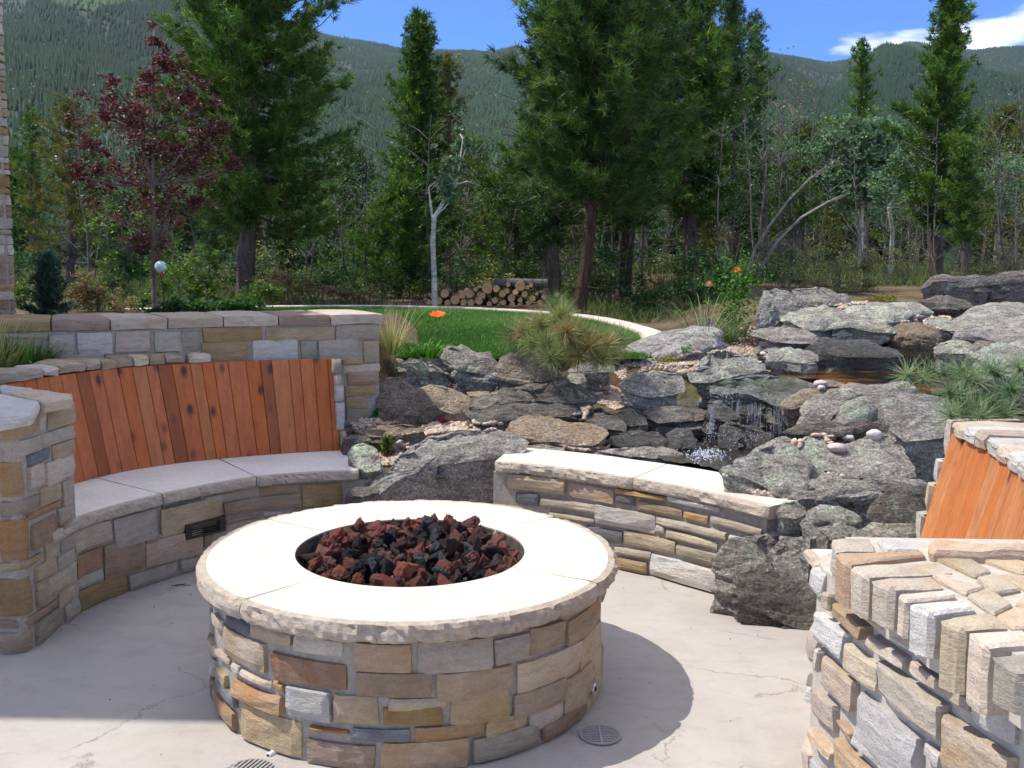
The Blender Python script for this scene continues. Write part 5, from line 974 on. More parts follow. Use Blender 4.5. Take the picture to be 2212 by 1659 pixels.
for q in ((.03, 0, .24), (.09, .02, .17)):
    v, f = tube([(0.02, 0, .05), q], [.002, .0015], 5); mk('bud_stem', v, f, stem_m, t); me = hull_rock(5, 20, 1, .02, (1, 1, 1.3), .9); me.materials.append(stem_m); o = link(bpy.data.objects.new('bud', me), t); o.location = q; o.scale = (.011,)*3
ORG = leafmat('poppy_petal', [(0, (.80, .10, .008)), (1, (.95, .19, .015))], .35, .5)
V = []; F = []; T = []
for k in range(6):
    a = k*1.047+random.uniform(-.2, .2); b = len(V); R_ = .052
    for j in range(4):
        u = j/3
        for i in range(5): w_ = (i-2)/2*.95*math.sin(math.pi*(.25+.6*u)); rr = R_*u; V.append((rr*math.cos(a+w_), rr*math.sin(a+w_), .022*u**1.2+.005*math.sin(i*2+k)*u)); T.append(random.random())
    for j in range(3):
        for i in range(4): F.append((b+j*5+i, b+j*5+i+1, b+j*5+i+6, b+j*5+i+5))
o = mknp('petals', np.array(V), np.array(F), ORG, t, col=T); o.location = fp; o.rotation_euler = (.3, 0, 0)
# little pine with long needles
def needle_tufts(P, D, n, L_, w, spread=1.0, tint=None, jit=.15):
    """P,D (m,3): needle brushes; returns arrays"""
    m = len(P); N_ = m*n; d = np.repeat(D, n, 0)*(1 if spread < 1.5 else .35)+rng.normal(0, 1, (N_, 3))*spread*.62; d /= np.linalg.norm(d, axis=1)[:, None]
    side = np.cross(d, rng.normal(0, 1, (N_, 3))); side /= np.linalg.norm(side, axis=1)[:, None]; LL = rng.uniform(.7, 1.1, N_)[:, None]*np.repeat(np.broadcast_to(L_, m), n)[:, None]
    o = np.repeat(P, n, 0)+rng.normal(0, jit, (N_, 3))*LL; V = np.stack([o-side*w/2, o+side*w/2, o+d*LL], 1).reshape(-1, 3); F = np.arange(3*N_).reshape(-1, 3)
    t = np.repeat(rng.random(m) if tint is None else tint, n)+rng.normal(0, .10, N_); return V, F, np.repeat(np.clip(t, 0, 1), 3)
BARK = simple('grey_brown_bark', (.14, .11, .085), .95, 30, .4, .9, .01); NEED = leafmat('long_pine_needles', [(0, (.10, .14, .04)), (.5, (.21, .26, .085)), (.85, (.33, .36, .14)), (1, (.30, .19, .08))], .25, .45, .4); NEEDB = leafmat('blue_pine_needles', [(0, (.07, .13, .05)), (.5, (.17, .26, .11)), (1, (.30, .37, .18))], .25, .45, .4)
def brush(label, base, tips, mat, L_, nn=130, w=.004, up_=.5, name='dwarf_pine'):
    t = thing(name, label, 'pine', base); V = []; F = []; Pp = []; Dd = []; b0 = Vector(base)
    for tp in tips:
        q = tp-b0; mid = q*.5+Vector((0, 0, .02)); pts = [Vector((0, 0, 0)), mid*.6, mid, q]; v, f = tube(pts, [.012, .009, .007, .004], 6); b = len(V); V += v; F += [tuple(i+b for i in g) for g in f]
        d = (q-mid).normalized(); d = (d+Vector((0, 0, up_))).normalized()
        for u in (.82, 1.0): Pp.append(q-(q-mid)*(1-u)*1.2); Dd.append(d)
    mk('branches', V, F, BARK, t); V, F, T = needle_tufts(np.array([list(x) for x in Pp]), np.array([list(x) for x in Dd]), nn, L_, w, 2.0, None, .03); mknp('needles', V, F, mat, t, col=T); return t
bp = unY(1215, 800, 6.28)
brush('little long-needled pine arching over the boulders in front of the lawn', bp, [unY(*q) for q in [(1205,690,6.25),(1130,715,6.35),(1180,745,6.1),(1240,740,6.1),(1290,730,6.2),(1335,735,6.3),(1200,660,6.4),(1250,770,6.0),(1165,700,6.3),(1320,765,6.2),(1225,715,6.0),(1300,775,6.05),(1105,725,6.45),(1215,680,6.2),(1190,770,6.0),(1260,720,6.1),(1270,750,6.0),(1150,740,6.2),(1310,745,6.1)]], NEED, .15, 150, .0056)
v, f = tube([unY(1215, 810, 6.28), unY(1225, 845, 6.05), unY(1240, 850, 5.95)], [.006]*3, 5)
bp = unY(2260, 900, 4.25)
brush('bluish long-needled pine branch hanging over the orange cedar back', bp, [unY(*q) for q in [(2085,880,3.95),(2050,850,4.05),(1960,810,4.3),(2010,800,4.35),(2090,820,4.2),(2140,800,4.2),(2140,870,4.0),(2100,930,3.82),(2180,840,4.05),(2055,900,3.9),(2200,790,4.2),(2120,900,3.9),(2075,800,4.3),(2165,895,3.95)]], NEEDB, .115, 80, .0040, .2, 'pine_branch')
# succulents, groundcover, flowers
def rosette(label, cr, x, y, r, mat, n=26, tall=.5):
    p = drop(cr, x, y); V, F, T = arcs(n, r*.3, (r*.6, r*1.1), (r*.35, r*.5), (.5, 1.1), .3, 3); return plant('succulent', label, 'succulent', p, [('leaves', (V, F, T), mat)])
RED = leafmat('red_succulent_leaf', [(0, (.12, .02, .035)), (1, (.22, .05, .06))], .15); GRR = leafmat('red_green_leaf', [(0, (.08, .14, .02)), (.5, (.14, .18, .03)), (1, (.32, .13, .05))], .3)
rosette('dark red rosette of houseleeks on the gravel', c5, 640, 800, .05, RED, 60)
p = drop(c5, 300, 1000); P_ = []
V = []; F = []; T = []
for st in range(9):
    a = random.uniform(0, 6.28); rr = random.uniform(0, .03); hh = random.uniform(.05, .13)
    for k in range(14): z = hh*k/14; v, f, t = arcs(3, .002, (.022, .03), (.012, .016), (.7, 1.1), .2, 2); b = len(V); V += [(x+rr*math.cos(a), y+rr*math.sin(a), zz+z) for x, y, zz in v]; F += [tuple(i+b for i in g) for g in f]; T += [.9-.8*k/14]*len(v)
SUC = leafmat('houseleek_leaf', [(0, (.13, .20, .045)), (.6, (.20, .24, .06)), (1, (.25, .09, .05))], .2)
plant('succulent', 'upright green succulent spikes with red bases on the gravel by the lichened rock', 'succulent', p, [('leaves', (V, F, T), SUC)])
def mat_plant(label, cr, poly, n, mat, size=(.012, .022), hgt=.03, name='groundcover', cat='groundcover'):
    P = [cr(*q) for q in poly]; xs_ = [p[0] for p in P]; ys_ = [p[1] for p in P]; pts = []; t = 0
    while len(pts) < n and t < n*10:
        t += 1; x = random.uniform(min(xs_), max(xs_)); y = random.uniform(min(ys_), max(ys_))
        if inpoly(x, y, P):
            h = BV.ray_cast(CAMP, ray(x, y).normalized())
            if h[0] and h[1].z > .1: pts.append((h[0].x, h[0].y, h[0].z+random.uniform(.003, hgt)))
    if not pts: return
    pts = np.array(pts); c = pts.mean(0); V, F, T = leafcloud(len(pts), None, size, .6, lambda n_: pts-c, asp=.55); t = thing(name, label, cat, c); mknp('leaves', V, F, mat, t, col=T)
mat_plant('green strawberry-like groundcover in the middle of the gravel island', c6, [(130,590),(160,540),(230,500),(310,520),(310,550),(240,570),(180,610)], 700, G1, hgt=.07); mat_plant('small low green plant at the left end of the gravel island', c6, [(0,620),(60,600),(140,610),(140,640),(60,650),(0,645)], 350, GRR, hgt=.05)
mat_plant('red-green creeping groundcover on the flat rocks behind the wide slab', c6, [(795,280),(880,265),(980,290),(990,330),(930,325),(830,305)], 700, GRR, (.015, .03), .05); mat_plant('rusty green groundcover strip below the wood-chip bank', c6, [(1210,275),(1300,262),(1400,262),(1400,290),(1280,290)], 500, GRR, (.015, .03), .05)
mat_plant('dark green moss clump at the foot of the retaining wall', c5, [(205,735),(260,720),(290,750),(280,785),(210,780)], 350, G1, (.008, .014), .03, 'moss', 'moss'); mat_plant('tiny dark green plant in front of the smooth tan boulder', c5, [(470,780),(530,770),(540,795),(480,800)], 90, G1, (.008, .014), .03)
p = drop(c6, 430, 520); plant('grass_tuft', 'fine blue-green ornamental grass tuft on the gravel island', 'grass', p, [('blades', arcs(190, .07, (.16, .36), (.003, .005), (.2, .9), .5), BLUEG)])
p = drop(c6, 460, 480); 
def rosebush(n): return np.c_[rng.normal(0, .11, n), rng.normal(0, .10, n), np.abs(rng.normal(.32, .2, n))]
t = plant('rose_bush', 'light green rose bush with an orange bloom, behind the salvia', 'bush', p, [('leaves', leafcloud(900, None, (.025, .045), .6, rosebush, asp=.6), G1)])
stv = []; stf = []
for i in range(12):
    v, f = tube([(random.uniform(-.03, .03), random.uniform(-.03, .03), 0), (random.uniform(-.12, .12), random.uniform(-.08, .08), .4), (random.uniform(-.16, .16), random.uniform(-.1, .1), random.uniform(.5, .9))], [.004, .003, .002], 4); b = len(stv); stv += v; stf += [tuple(i_+b for i_ in g) for g in f]
mk('stems', stv, stf, stem_m, t)
def bloom(cr, x, y, Y, r, c1, c2, label, name='rose_bloom', parent=None):
    p = unY(*cr(x, y), Y); m = leafmat(name, [(0, c1), (1, c2)], .35); V = []; F = []; T = []
    for k in range(14):
        a = random.uniform(0, 6.28); el = random.uniform(-.2, 1.4); b = len(V); d = Vector((math.cos(a)*math.cos(el), math.sin(a)*math.cos(el), math.sin(el))); s = d.orthogonal().normalized()*r*.5; uu = d.cross(s).normalized()*r*.5; c_ = d*r*.6
        V += [tuple(c_-s-uu), tuple(c_+s-uu), tuple(c_+s*1.1+uu+d*r*.3), tuple(c_-s*1.1+uu+d*r*.3)]; F.append((b, b+1, b+2, b+3)); T += [random.random()]*4
    t = thing('flower', label, 'flower', p); mknp('petals', np.array(V), np.array(F), m, t, col=T)
    g = gz(p.x, p.y); v, f = tube([(0, 0, 0), (.01, .02, -.2), (.03, .05, min(-.25, g-p.z))], [.003, .003, .004], 4); mk('stem', v, f, stem_m, t)
bloom(c6, 480, 105, 9.0, .034, (.75, .22, .03), (.85, .38, .08), 'orange rose in full bloom against the dark trees'); bloom(c6, 318, 185, 9.2, .03, (.70, .12, .12), (.80, .35, .30), 'small coral pink rose left of the orange one'); bloom(c6, 318, 405, 7.6, .015, (.16, .05, .35), (.22, .09, .45), 'tiny purple flower at the foot of the arching grass')
p = unY(*c6(290, 440), 8.3); p.z = gz(p.x, p.y); plant('arching_grass', 'tuft of long arching grass blades left of the rose bush', 'grass', p, [('blades', arcs(60, .05, (.5, 1.05), (.006, .010), (.4, 1.1), .75, 8, .8), BLUEG)])
# bed at the left, behind the backrest coping
FR = leafmat('fresh_grass', [(0, (.05, .11, .012)), (.5, (.11, .21, .025)), (1, (.22, .32, .07))], .35)
for i, (x, y, Y, s, lab) in enumerate([(20,800,4.95,1.0,'wild green grasses growing at the far left behind the backrest coping'),(70,790,5.05,.8,'tuft of fresh green grass beside the retaining wall at the left'),(105,785,5.1,.5,'short green grass tuft third from the left edge behind the coping'),(168,783,5.2,.28,'small leafy sprig poking up behind the coping stones'),(-15,790,4.9,1.25,'tall pale grass stalks at the very left edge')]):
    p = unY(x, y, Y); plant('grass_tuft', lab, 'grass', p, [('blades', arcs(int(150*s)+20, .10*s, (.10*s, .24*s+.05), (.003, .007), (.2, 1.0), .5), FR if i < 4 else STRAW)]+([('leaves', leafcloud(int(260*s), (.16*s, .12*s, .10*s), (.018, .032), .5), FR)] if i < 4 else []))
# glass globe on a stick
p = unY(347, 576, 8.7); t = thing('garden_globe', 'pale green glass globe on a thin stake beside the red-leaved tree trunk', 'garden ornament', (p.x, p.y, gz(p.x, p.y)))
gm, gnt, gb = newmat('frosted_glass'); gb.inputs['Base Color'].default_value = (.62, .78, .72, 1); gb.inputs['Roughness'].default_value = .12; gb.inputs['Transmission Weight'].default_value = .35; gb.inputs['Specular IOR Level'].default_value = .6
bm = bmesh.new(); bmesh.ops.create_uvsphere(bm, u_segments=20, v_segments=12, radius=.05); me = bpy.data.meshes.new('globe'); bm.to_mesh(me); bm.free(); me.materials.append(gm); me.polygons.foreach_set('use_smooth', [True]*len(me.polygons)); o = link(bpy.data.objects.new('globe', me), t); zg = p.z-gz(p.x, p.y); o.location = (0, 0, zg)
lathe('collar', [(.016, 0), (.018, .02), (.012, .03)], simple('rust_metal', (.25, .08, .04), .6, 20, .2, 0), t, Matrix.Translation((0, 0, zg-.075)), 10); v, f = tube([(.03, .02, 0), (0, 0, zg-.07)], [.004, .004], 5); mk('stake', v, f, BLACK, t)
# ============================================================= trees
def barkmat(name, c1, c2, st=(1, 1, .25), sc_=22):
    m, nt, b = newmat(name); a = tex(nt, scale=sc_, detail=7, rough=.7, stretch=st); L(nt, ramp(nt, a.outputs['Fac'], [(.35, c1), (.62, c2)]), b.inputs['Base Color']); bump(nt, b, a.outputs['Fac'], 1.0, .03); b.inputs['Roughness'].default_value = .95; return m
BK = {'dark': barkmat('dark_pine_bark', (.045, .035, .028), (.12, .095, .075)), 'red': barkmat('red_pine_bark', (.028, .017, .012), (.085, .045, .028)), 'pale': barkmat('weathered_pale_bark', (.20, .18, .145), (.38, .35, .29)), 'grey': barkmat('grey_twig_bark', (.07, .062, .05), (.19, .17, .145)), 'aspen': barkmat('aspen_bark', (.30, .28, .23), (.70, .68, .60), (1, 1, 2.2), 6), 'brown': barkmat('brown_bark', (.09, .065, .05), (.20, .16, .13))}
ND = {'green': leafmat('pine_needles', [(0, (0.020, 0.048, 0.013)), (.5, (0.047, 0.104, 0.022)), (.85, (0.10, 0.185, 0.036)), (1, (0.17, 0.24, 0.06))], .25, .5, .3),
 'bright': leafmat('bright_pine_needles', [(0, (0.030, 0.072, 0.012)), (.5, (0.075, 0.155, 0.022)), (.85, (0.15, 0.255, 0.038)), (1, (0.25, 0.32, 0.06))], .28, .5, .3),
 'olive': leafmat('olive_pine_needles', [(0, (0.057, 0.069, 0.014)), (.5, (0.127, 0.138, 0.023)), (.85, (0.207, 0.196, 0.040)), (1, (0.253, 0.149, 0.046))], .28, .5, .3),
 'soft': leafmat('mid_green_pine_needles', [(0, (0.026, 0.058, 0.014)), (.5, (0.062, 0.120, 0.022)), (.85, (0.125, 0.195, 0.042)), (1, (0.20, 0.26, 0.07))], .32, .5, .3),
 'blue': leafmat('spruce_needles', [(0, (.02, .05, .03)), (.5, (.04, .10, .06)), (1, (.08, .16, .10))], .2, .5, .3)}
LF = {'red': leafmat('wine_red_leaf', [(0, (.035, .008, .014)), (.45, (.085, .018, .025)), (.8, (.14, .035, .035)), (.95, (.20, .06, .035)), (.985, (.38, .20, .05)), (1, (.30, .2, .2))], .22, .45, .35),
 'aspen': leafmat('aspen_leaf', [(0, (.06, .13, .055)), (.5, (.12, .22, .10)), (.9, (.17, .28, .14)), (1, (.24, .34, .20))], .35, .4, .45), 'fresh': leafmat('fresh_leaf', [(0, (.04, .09, .012)), (.5, (.085, .16, .022)), (1, (.16, .24, .045))], .4, .45, .4),
 'rust': leafmat('rusty_shrub_leaf', [(0, (.08, .09, .02)), (.4, (.16, .13, .045)), (.75, (.26, .15, .08)), (1, (.38, .28, .19))], .3), 'dark': leafmat('dark_shrub_leaf', [(0, (.015, .05, .012)), (.6, (.035, .10, .02)), (1, (.08, .17, .04))], .3), 'dry': leafmat('dry_shrub_leaf', [(0, (.08, .10, .03)), (.5, (.17, .19, .06)), (1, (.30, .30, .13))], .35)}
def tubes(L_):
    V = []; F = []
    for pts, rad, n in L_: v, f = tube(pts, rad, n); b = len(V); V += v; F += [tuple(i+b for i in g) for g in f]
    return V, F
def conifer(name, label, x, Y, ytop, halfw_px, kind='green', bark='dark', xtop=None, ybase=None, cb=.12, prof='cone', nb=70, tufts=1500, nn=12, nl=.13, nw=.012, r0=None, group=None, seed=None, lean_pts=None, dead=18, cat='pine tree', densep=1.0, mid=None):
    if seed is not None: random.seed(seed)
    px = unY(x, ybase or 600, Y); z0 = gz(px.x, px.y)-.1 if ybase is None else px.z; top = unY(xtop if xtop is not None else x, ytop, Y); Hh = top.z-z0; R = halfw_px*S/FPX*Y; base = Vector((px.x, px.y, z0)); t = thing(name, label, cat, base, group)
    lean = Vector((top.x-px.x, 0, 0)); r0 = r0 or Hh*.018+.02
    ax = lambda u: Vector((lean.x*u+(.02*Hh*math.sin(u*5+px.x*7)*u*(1-u)), .02*Hh*math.sin(u*4+px.x)*(1-u)*u, Hh*u)) if not lean_pts else Vector((np.interp(u, [q[0] for q in lean_pts], [q[1] for q in lean_pts]), 0, Hh*u))
    TL_ = [([ax(i/9) for i in range(10)], [r0*(1-.9*i/9)+.006 for i in range(10)], 9)]
    def pr(u):
        if prof == 'cone': return min(1, (u-cb+.05)*7)*(1-(u-cb)/(1-cb))**.72*1.03+.03
        if prof == 'round': return math.sin(math.pi*min(1, max(.0, (u-cb)/(1-cb))*.72+.26))**.7
        if prof == 'spire': return min(1, (u-cb+.05)*6)*(.62*(1-(u-cb)/(1-cb))+.38*(1-((u-cb)/(1-cb))**3))
        return (1-(u-cb)/(1-cb))**.5*.9+.1
    P = []; D = []; TT = []
    per = max(3, int(tufts/nb))
    for k in range(nb):
        u = cb+(1-cb)*((k+random.random())/nb)**.9; u = min(.985, u); a = k*2.39996+random.uniform(-.5, .5); ln = R*pr(u)*random.uniform(.45, 1.2); up_ = -.12+.75*(u-cb)/(1-cb)*(1.2 if prof != 'round' else .8)
        o = ax(u); dh = Vector((math.cos(a), math.sin(a), 0)); pts = [o+dh*ln*q+Vector((0, 0, ln*(up_*q+.16*q*q*q-.10*math.sin(q*3.1)))) for q in (0, .35, .7, 1)]
        TL_.append((pts, [max(.008, ln*.018), max(.007, ln*.013), .007, .004], 4))
        s = Vector((-dh.y, dh.x, 0)); m = int(per*(.35+.9*ln/R)*densep)+2; ncl = max(2, int(m/5))
        for cl_ in range(ncl):
            q = .25+.75*random.random()**.7; q = 1.0 if cl_ == 0 else q; b_ = Vector([np.interp(q, (0, .35, .7, 1), [p_[c] for p_ in pts]) for c in range(3)])
            lat = random.uniform(-1, 1)*ln*.42*(1.10-q); cc_ = b_+s*lat+Vector((0, 0, random.uniform(-.01, .06)*ln+abs(lat)*.15)); dd = (dh*.8+s*(lat/(ln*.4+.01))*.9+Vector((0, 0, .25+up_*.4))).normalized(); ct = random.gauss(.42, .17)
            for j in range(5): P.append(tuple(cc_-dd*nl*.55*j+Vector((random.gauss(0, .3), random.gauss(0, .3), random.gauss(0, .22)))*nl)); D.append(tuple((dd+Vector((random.gauss(0, .3), random.gauss(0, .3), random.gauss(0, .2)+.1))).normalized())); TT.append(ct+random.gauss(0, .08)-.03*j)
    for j in range(14): q = ax(1-.018*j); P.append((q.x, q.y, q.z)); D.append((0, 0, 1)); TT.append(.55)
    for k in range(dead):
        u = random.uniform(.05, cb+.12); a = random.uniform(0, 6.28); ln = R*random.uniform(.25, .7); o = ax(u); dh = Vector((math.cos(a), math.sin(a), 0)); TL_.append(([o, o+dh*ln*.5+Vector((0, 0, -.03*ln)), o+dh*ln+Vector((0, 0, random.uniform(-.2, .15)*ln))], [.010, .007, .003], 4))
    V, F = tubes(TL_); mk('trunk', V, F, BK[bark], t); P = np.array(P); D = np.array(D)
    tint = np.clip(np.array(TT), 0, .93); tint[rng.random(len(P)) < .01] = 1
    V, F, T = needle_tufts(P, D, nn, nl*.74, nw, 1.15, tint, .12); mknp('crown', V, F, ND[kind], t, col=T); return t
K = conifer
K('pine_tree', 'large full green pine at the left, behind the red-leaved tree', 528, 13.5, -190, 220, 'bright', 'dark', xtop=560, cb=.21, prof='round', nb=125, tufts=7600, nn=15, nl=.17, nw=.015, r0=.125, dead=46, ybase=655)
K('pine_tree', 'tall narrow spire-shaped green pine left of the white aspen', 905, 17, 28, 118, 'bright', 'dark', cb=.10, prof='cone', nb=130, tufts=5200, nn=12, nl=.16, nw=.017, ybase=655)
K('pine_tree', 'yellowish pine standing just right of the narrow spire-shaped one', 968, 19, 120, 88, 'olive', 'brown', cb=.2, nb=60, tufts=1300, nn=12, nl=.15, nw=.015, densep=.8)
K('pine_tree', 'tall dark pine of the middle clump, leftmost one, cut by the top of the picture', 1192, 14.5, -190, 128, 'green', 'dark', cb=.16, prof='spire', nb=95, tufts=4600, nn=14, nl=.17, nw=.016, ybase=655, r0=.12, dead=30)
K('pine_tree', 'near pine with a thick leaning red-brown trunk in front of the middle clump', 1252, 12.3, -300, 205, 'soft', 'red', xtop=1330, cb=.26, prof='round', nb=74, tufts=5600, nn=20, nl=.20, nw=.013, ybase=668, r0=.080, dead=26, lean_pts=[(0, 0), (.1, .07), (.25, .12), (.6, .16), (1, .5)])
K('pine_tree', 'dark pine with a thick reddish trunk right of the near leaning one', 1348, 15, -90, 125, 'green', 'red', xtop=1400, cb=.22, prof='round', nb=64, tufts=2600, nn=14, nl=.18, nw=.017, ybase=645, r0=.10)
K('pine_tree', 'broad bright-tipped pine on the right of the middle clump', 1490, 17, -150, 140, 'bright', 'dark', cb=.22, prof='round', nb=100, tufts=5600, nn=13, nl=.18, nw=.018, ybase=625, r0=.13, dead=40)
K('pine_tree', 'dark pine filling the back of the middle clump', 1585, 20, -40, 125, 'green', 'dark', cb=.18, prof='cone', nb=80, tufts=2600, nn=12, nl=.17, nw=.016, dead=30)
K('pine_tree', 'slim pine with a curly top rising right of the middle clump', 1652, 23, 38, 62, 'bright', 'dark', xtop=1632, cb=.25, prof='cone', nb=60, tufts=1500, nn=11, nl=.16, nw=.018)
K('pine_tree', 'pointed pine with its tip alone against the far ridge', 1862, 30, 85, 84, 'bright', 'dark', cb=.2, prof='cone', nb=80, tufts=1900, nn=11, nl=.20, nw=.024)
K('pine_tree', 'tall ragged pine at the right with gaps between its branch tiers', 2022, 16, -95, 128, 'bright', 'dark', xtop=2055, cb=.16, prof='spire', nb=64, tufts=4200, nn=13, nl=.17, nw=.017, ybase=594, r0=.10, dead=8)
K('pine_tree', 'olive pine at the left edge behind the red-leaved tree', 150, 18, 218, 110, 'olive', 'grey', cb=.15, prof='round', nb=60, tufts=1500, nn=12, nl=.14, nw=.014, dead=60)
K('pine_tree', 'thin young pine by the left edge of the picture', 70, 22, 240, 70, 'bright', 'dark', cb=.3, nb=45, tufts=800, nn=11, nl=.17, nw=.018)
K('pine_tree', 'yellow-green young pine at the right edge of the picture', 2180, 22, 232, 90, 'olive', 'brown', cb=.2, prof='round', nb=60, tufts=1500, nn=11, nl=.17, nw=.018)
K('pine_tree', 'small bright young pine in front of the tall ragged one', 2085, 14, 300, 55, 'bright', 'dark', cb=.35, prof='round', nb=36, tufts=1000, nn=12, nl=.12, nw=.012)
K('pine_tree', 'olive young pine left of the tall ragged one', 2010, 26, 228, 60, 'olive', 'brown', cb=.3, nb=40, tufts=800, nn=11, nl=.2, nw=.022)
K('pine_tree', 'young pine with a rusty dead top beside the blue-green aspens', 1738, 20, 262, 40, 'olive', 'brown', cb=.35, nb=34, tufts=420, nn=10, nl=.15, nw=.016, dead=26)
K('pine_tree', 'short pine between the large left pine and the spire-shaped one', 742, 24, 292, 60, 'bright', 'dark', cb=.2, nb=50, tufts=900, nn=11, nl=.18, nw=.02)
K('pine_tree', 'bushy olive-green pine low in front of the spire-shaped one', 860, 15.5, 400, 110, 'bright', 'dark', cb=.22, prof='round', nb=50, tufts=1600, nn=12, nl=.16, nw=.017, dead=40)
K('pine_tree', 'bushy pine under the left side of the middle clump', 1115, 16, 320, 105, 'bright', 'dark', cb=.22, prof='round', nb=50, tufts=1500, nn=12, nl=.14, nw=.013, dead=30)
K('spruce', 'small dark blue-green conifer just behind the wall at the left', 103, 7.6, 548, 52, 'blue', 'dark', cb=.05, nb=70, tufts=1500, nn=14, nl=.055, nw=.006, ybase=712, dead=0, cat='spruce')
# wood beyond: pines one can tell apart but which differ only in place
protos = []
bkg = [(40,26,330),(200,30,330),(260,26,420),(330,34,350),(400,28,420),(470,36,330),(620,26,440),(680,32,380),(780,34,330),(820,28,440),(1010,36,300),(1060,30,380),(1140,34,340),(1230,28,420),(1310,34,330),(1400,26,360),(1450,36,300),(1540,30,330),(1620,36,330),(1690,30,300),(1760,40,262),(1830,36,300),(1900,42,280),(1960,34,300),(1990,40,250),(2110,34,270),(2150,44,250),(2230,36,280),(-30,32,300),(560,40,330),(880,40,330),(1180,44,280),(1360,44,290),(1500,46,280),(1800,48,262),(1930,50,270),(710,22,470),(1020,24,470),(300,20,500),(1270,22,500)]
for i, (x, Y, yt) in enumerate(bkg):
    px = unY(x, 600, Y); z0 = gz(px.x, px.y)-.1; top = unY(x, yt, Y).z
    if i < 4: t = K('background_pine', 'green pine in the dense wood behind the garden', x, Y, yt, 70+10*(i % 3), ('green', 'bright', 'green', 'olive')[i], 'dark', cb=.14, prof=('round', 'cone', 'spire', 'round')[i], nb=60, tufts=1500, nn=10, nl=.24, nw=.026, dead=24, group='pines of the wood behind the garden'); protos.append((t, top-z0)); continue
    src, h0 = protos[(i*7) % 4 if i % 5 else 1]; o = src.copy(); C.objects.link(o); s = (top-z0)/h0; o.location = (px.x, px.y, z0); o.scale = (s*1.0, s*1.0, s); o.rotation_euler = (0, 0, i*1.9)
    for ch in src.children: c = ch.copy(); C.objects.link(c); c.parent = o
# ---- leafy trees
cg = lambda: max(-.9, min(.9, random.gauss(0, .45)))
def leafy(name, label, x, Y, ybase, blobs, kind, bark, n, size, trunk, cat='tree', asp=.5, group=None, nbr=26, flat=.5, twig=.006, sdepth=.8):
    """trunk: list of (x,y,radius) in photograph pixels at distance Y; blobs: ellipses (x,y,rx,ry,weight) of foliage in the same plane, with matching depth"""
    p0 = unY(trunk[0][0], trunk[0][1], Y); base = Vector((p0.x, p0.y, p0.z)); t = thing(name, label, cat, base, group)
    tp = [unY(a, b, Y+.12*math.sin(i*1.7)*(i > 0))-base for i, (a, b, r) in enumerate(trunk)]; tp[0].z -= .15; TL_ = [(tp, [r for *_, r in trunk], 8)]
    k = S/FPX*Y; cen = []; ws = np.array([b[4] for b in blobs], float); ws /= ws.sum(); P = []
    for (bx, by, rx, ry, w_) in blobs: c = unY(bx, by, Y)-base; cen.append((c, rx*k, ry*k))
    ids = rng.choice(len(blobs), n, p=ws); sub = {}
    for j in ids:
        c, rx, ry = cen[j]
        if j not in sub: sub[j] = [c+Vector((cg()*rx, cg()*rx*sdepth, cg()*ry)) for _ in range(max(5, int(14*rx*ry/.1)))]
        q = random.choice(sub[j]); s_ = .13; P.append((q.x+random.gauss(0, s_)*rx, q.y+random.gauss(0, s_)*rx, q.z+random.gauss(0, s_)*ry))
    allsub = [q for l in sub.values() for q in l]
    for q in random.sample(allsub, min(nbr, len(allsub))):
        best = min(range(len(tp)), key=lambda i: (tp[i]-q).length+ (0 if tp[i].z < q.z else 5)); o = tp[best]; mid = o.lerp(q, .5)+Vector((0, 0, -.05*(q-o).length)); TL_.append(([o, mid, q], [twig*2, twig*1.4, twig*.6], 4))
    V, F = tubes(TL_); mk('trunk', V, F, BK[bark], t); P = np.array(P); V, F, T = leafcloud(n, None, size, flat, lambda n_: P, asp=asp); mknp('crown', V, F, LF[kind], t, col=T); return t
leafy('red_leaved_tree', 'slender tree with dark wine-red leaves behind the shaded bench', 335, 9.0, 680, [(330,80,28,30,.5),(345,130,50,50,1),(300,170,60,50,1.1),(385,130,30,40,.5),(240,230,60,45,1),(330,230,100,70,2.4),(420,230,60,60,1.3),(470,290,60,50,1.3),(300,320,120,70,2.8),(200,320,50,45,.9),(400,340,90,60,1.8),(230,400,70,50,1.2),(340,430,110,70,2.2),(430,430,60,60,1),(330,510,70,50,.9),(170,380,30,30,.3),(510,350,25,30,.4)], 'red', 'brown', 9500, (.030, .052), [(335,685,.030),(332,600,.028),(333,520,.024),(330,400,.018),(332,280,.012),(330,160,.006),(332,80,.003)], asp=.42, nbr=70, twig=.005)
leafy('aspen_tree', 'aspen with a bent white trunk standing by the far edge of the lawn', 938, 13.4, 662, [(965,400,35,25,1),(985,350,28,35,1),(1000,300,22,35,.8),(940,380,20,18,.4),(980,430,40,20,.6)], 'aspen', 'aspen', 1700, (.035, .055), [(940,662,.042),(938,600,.036),(935,520,.034),(938,470,.030),(962,430,.025),(985,398,.021),(992,360,.014),(1000,300,.006)], asp=.85, nbr=14)
v, f = tubes([([unY(938, 495, 13.4), unY(930, 440, 13.4), unY(926, 405, 13.4), unY(945, 388, 13.4)], [.018, .016, .013, .006], 7), ([unY(985, 398, 13.4), unY(1010, 392, 13.5), unY(1040, 402, 13.7)], [.011, .008, .004], 6)])
asp_t = [o for o in bpy.data.objects if o.name == 'aspen_tree'][0]; mk('limb', v, f, BK['aspen'], asp_t, rel=asp_t.location)
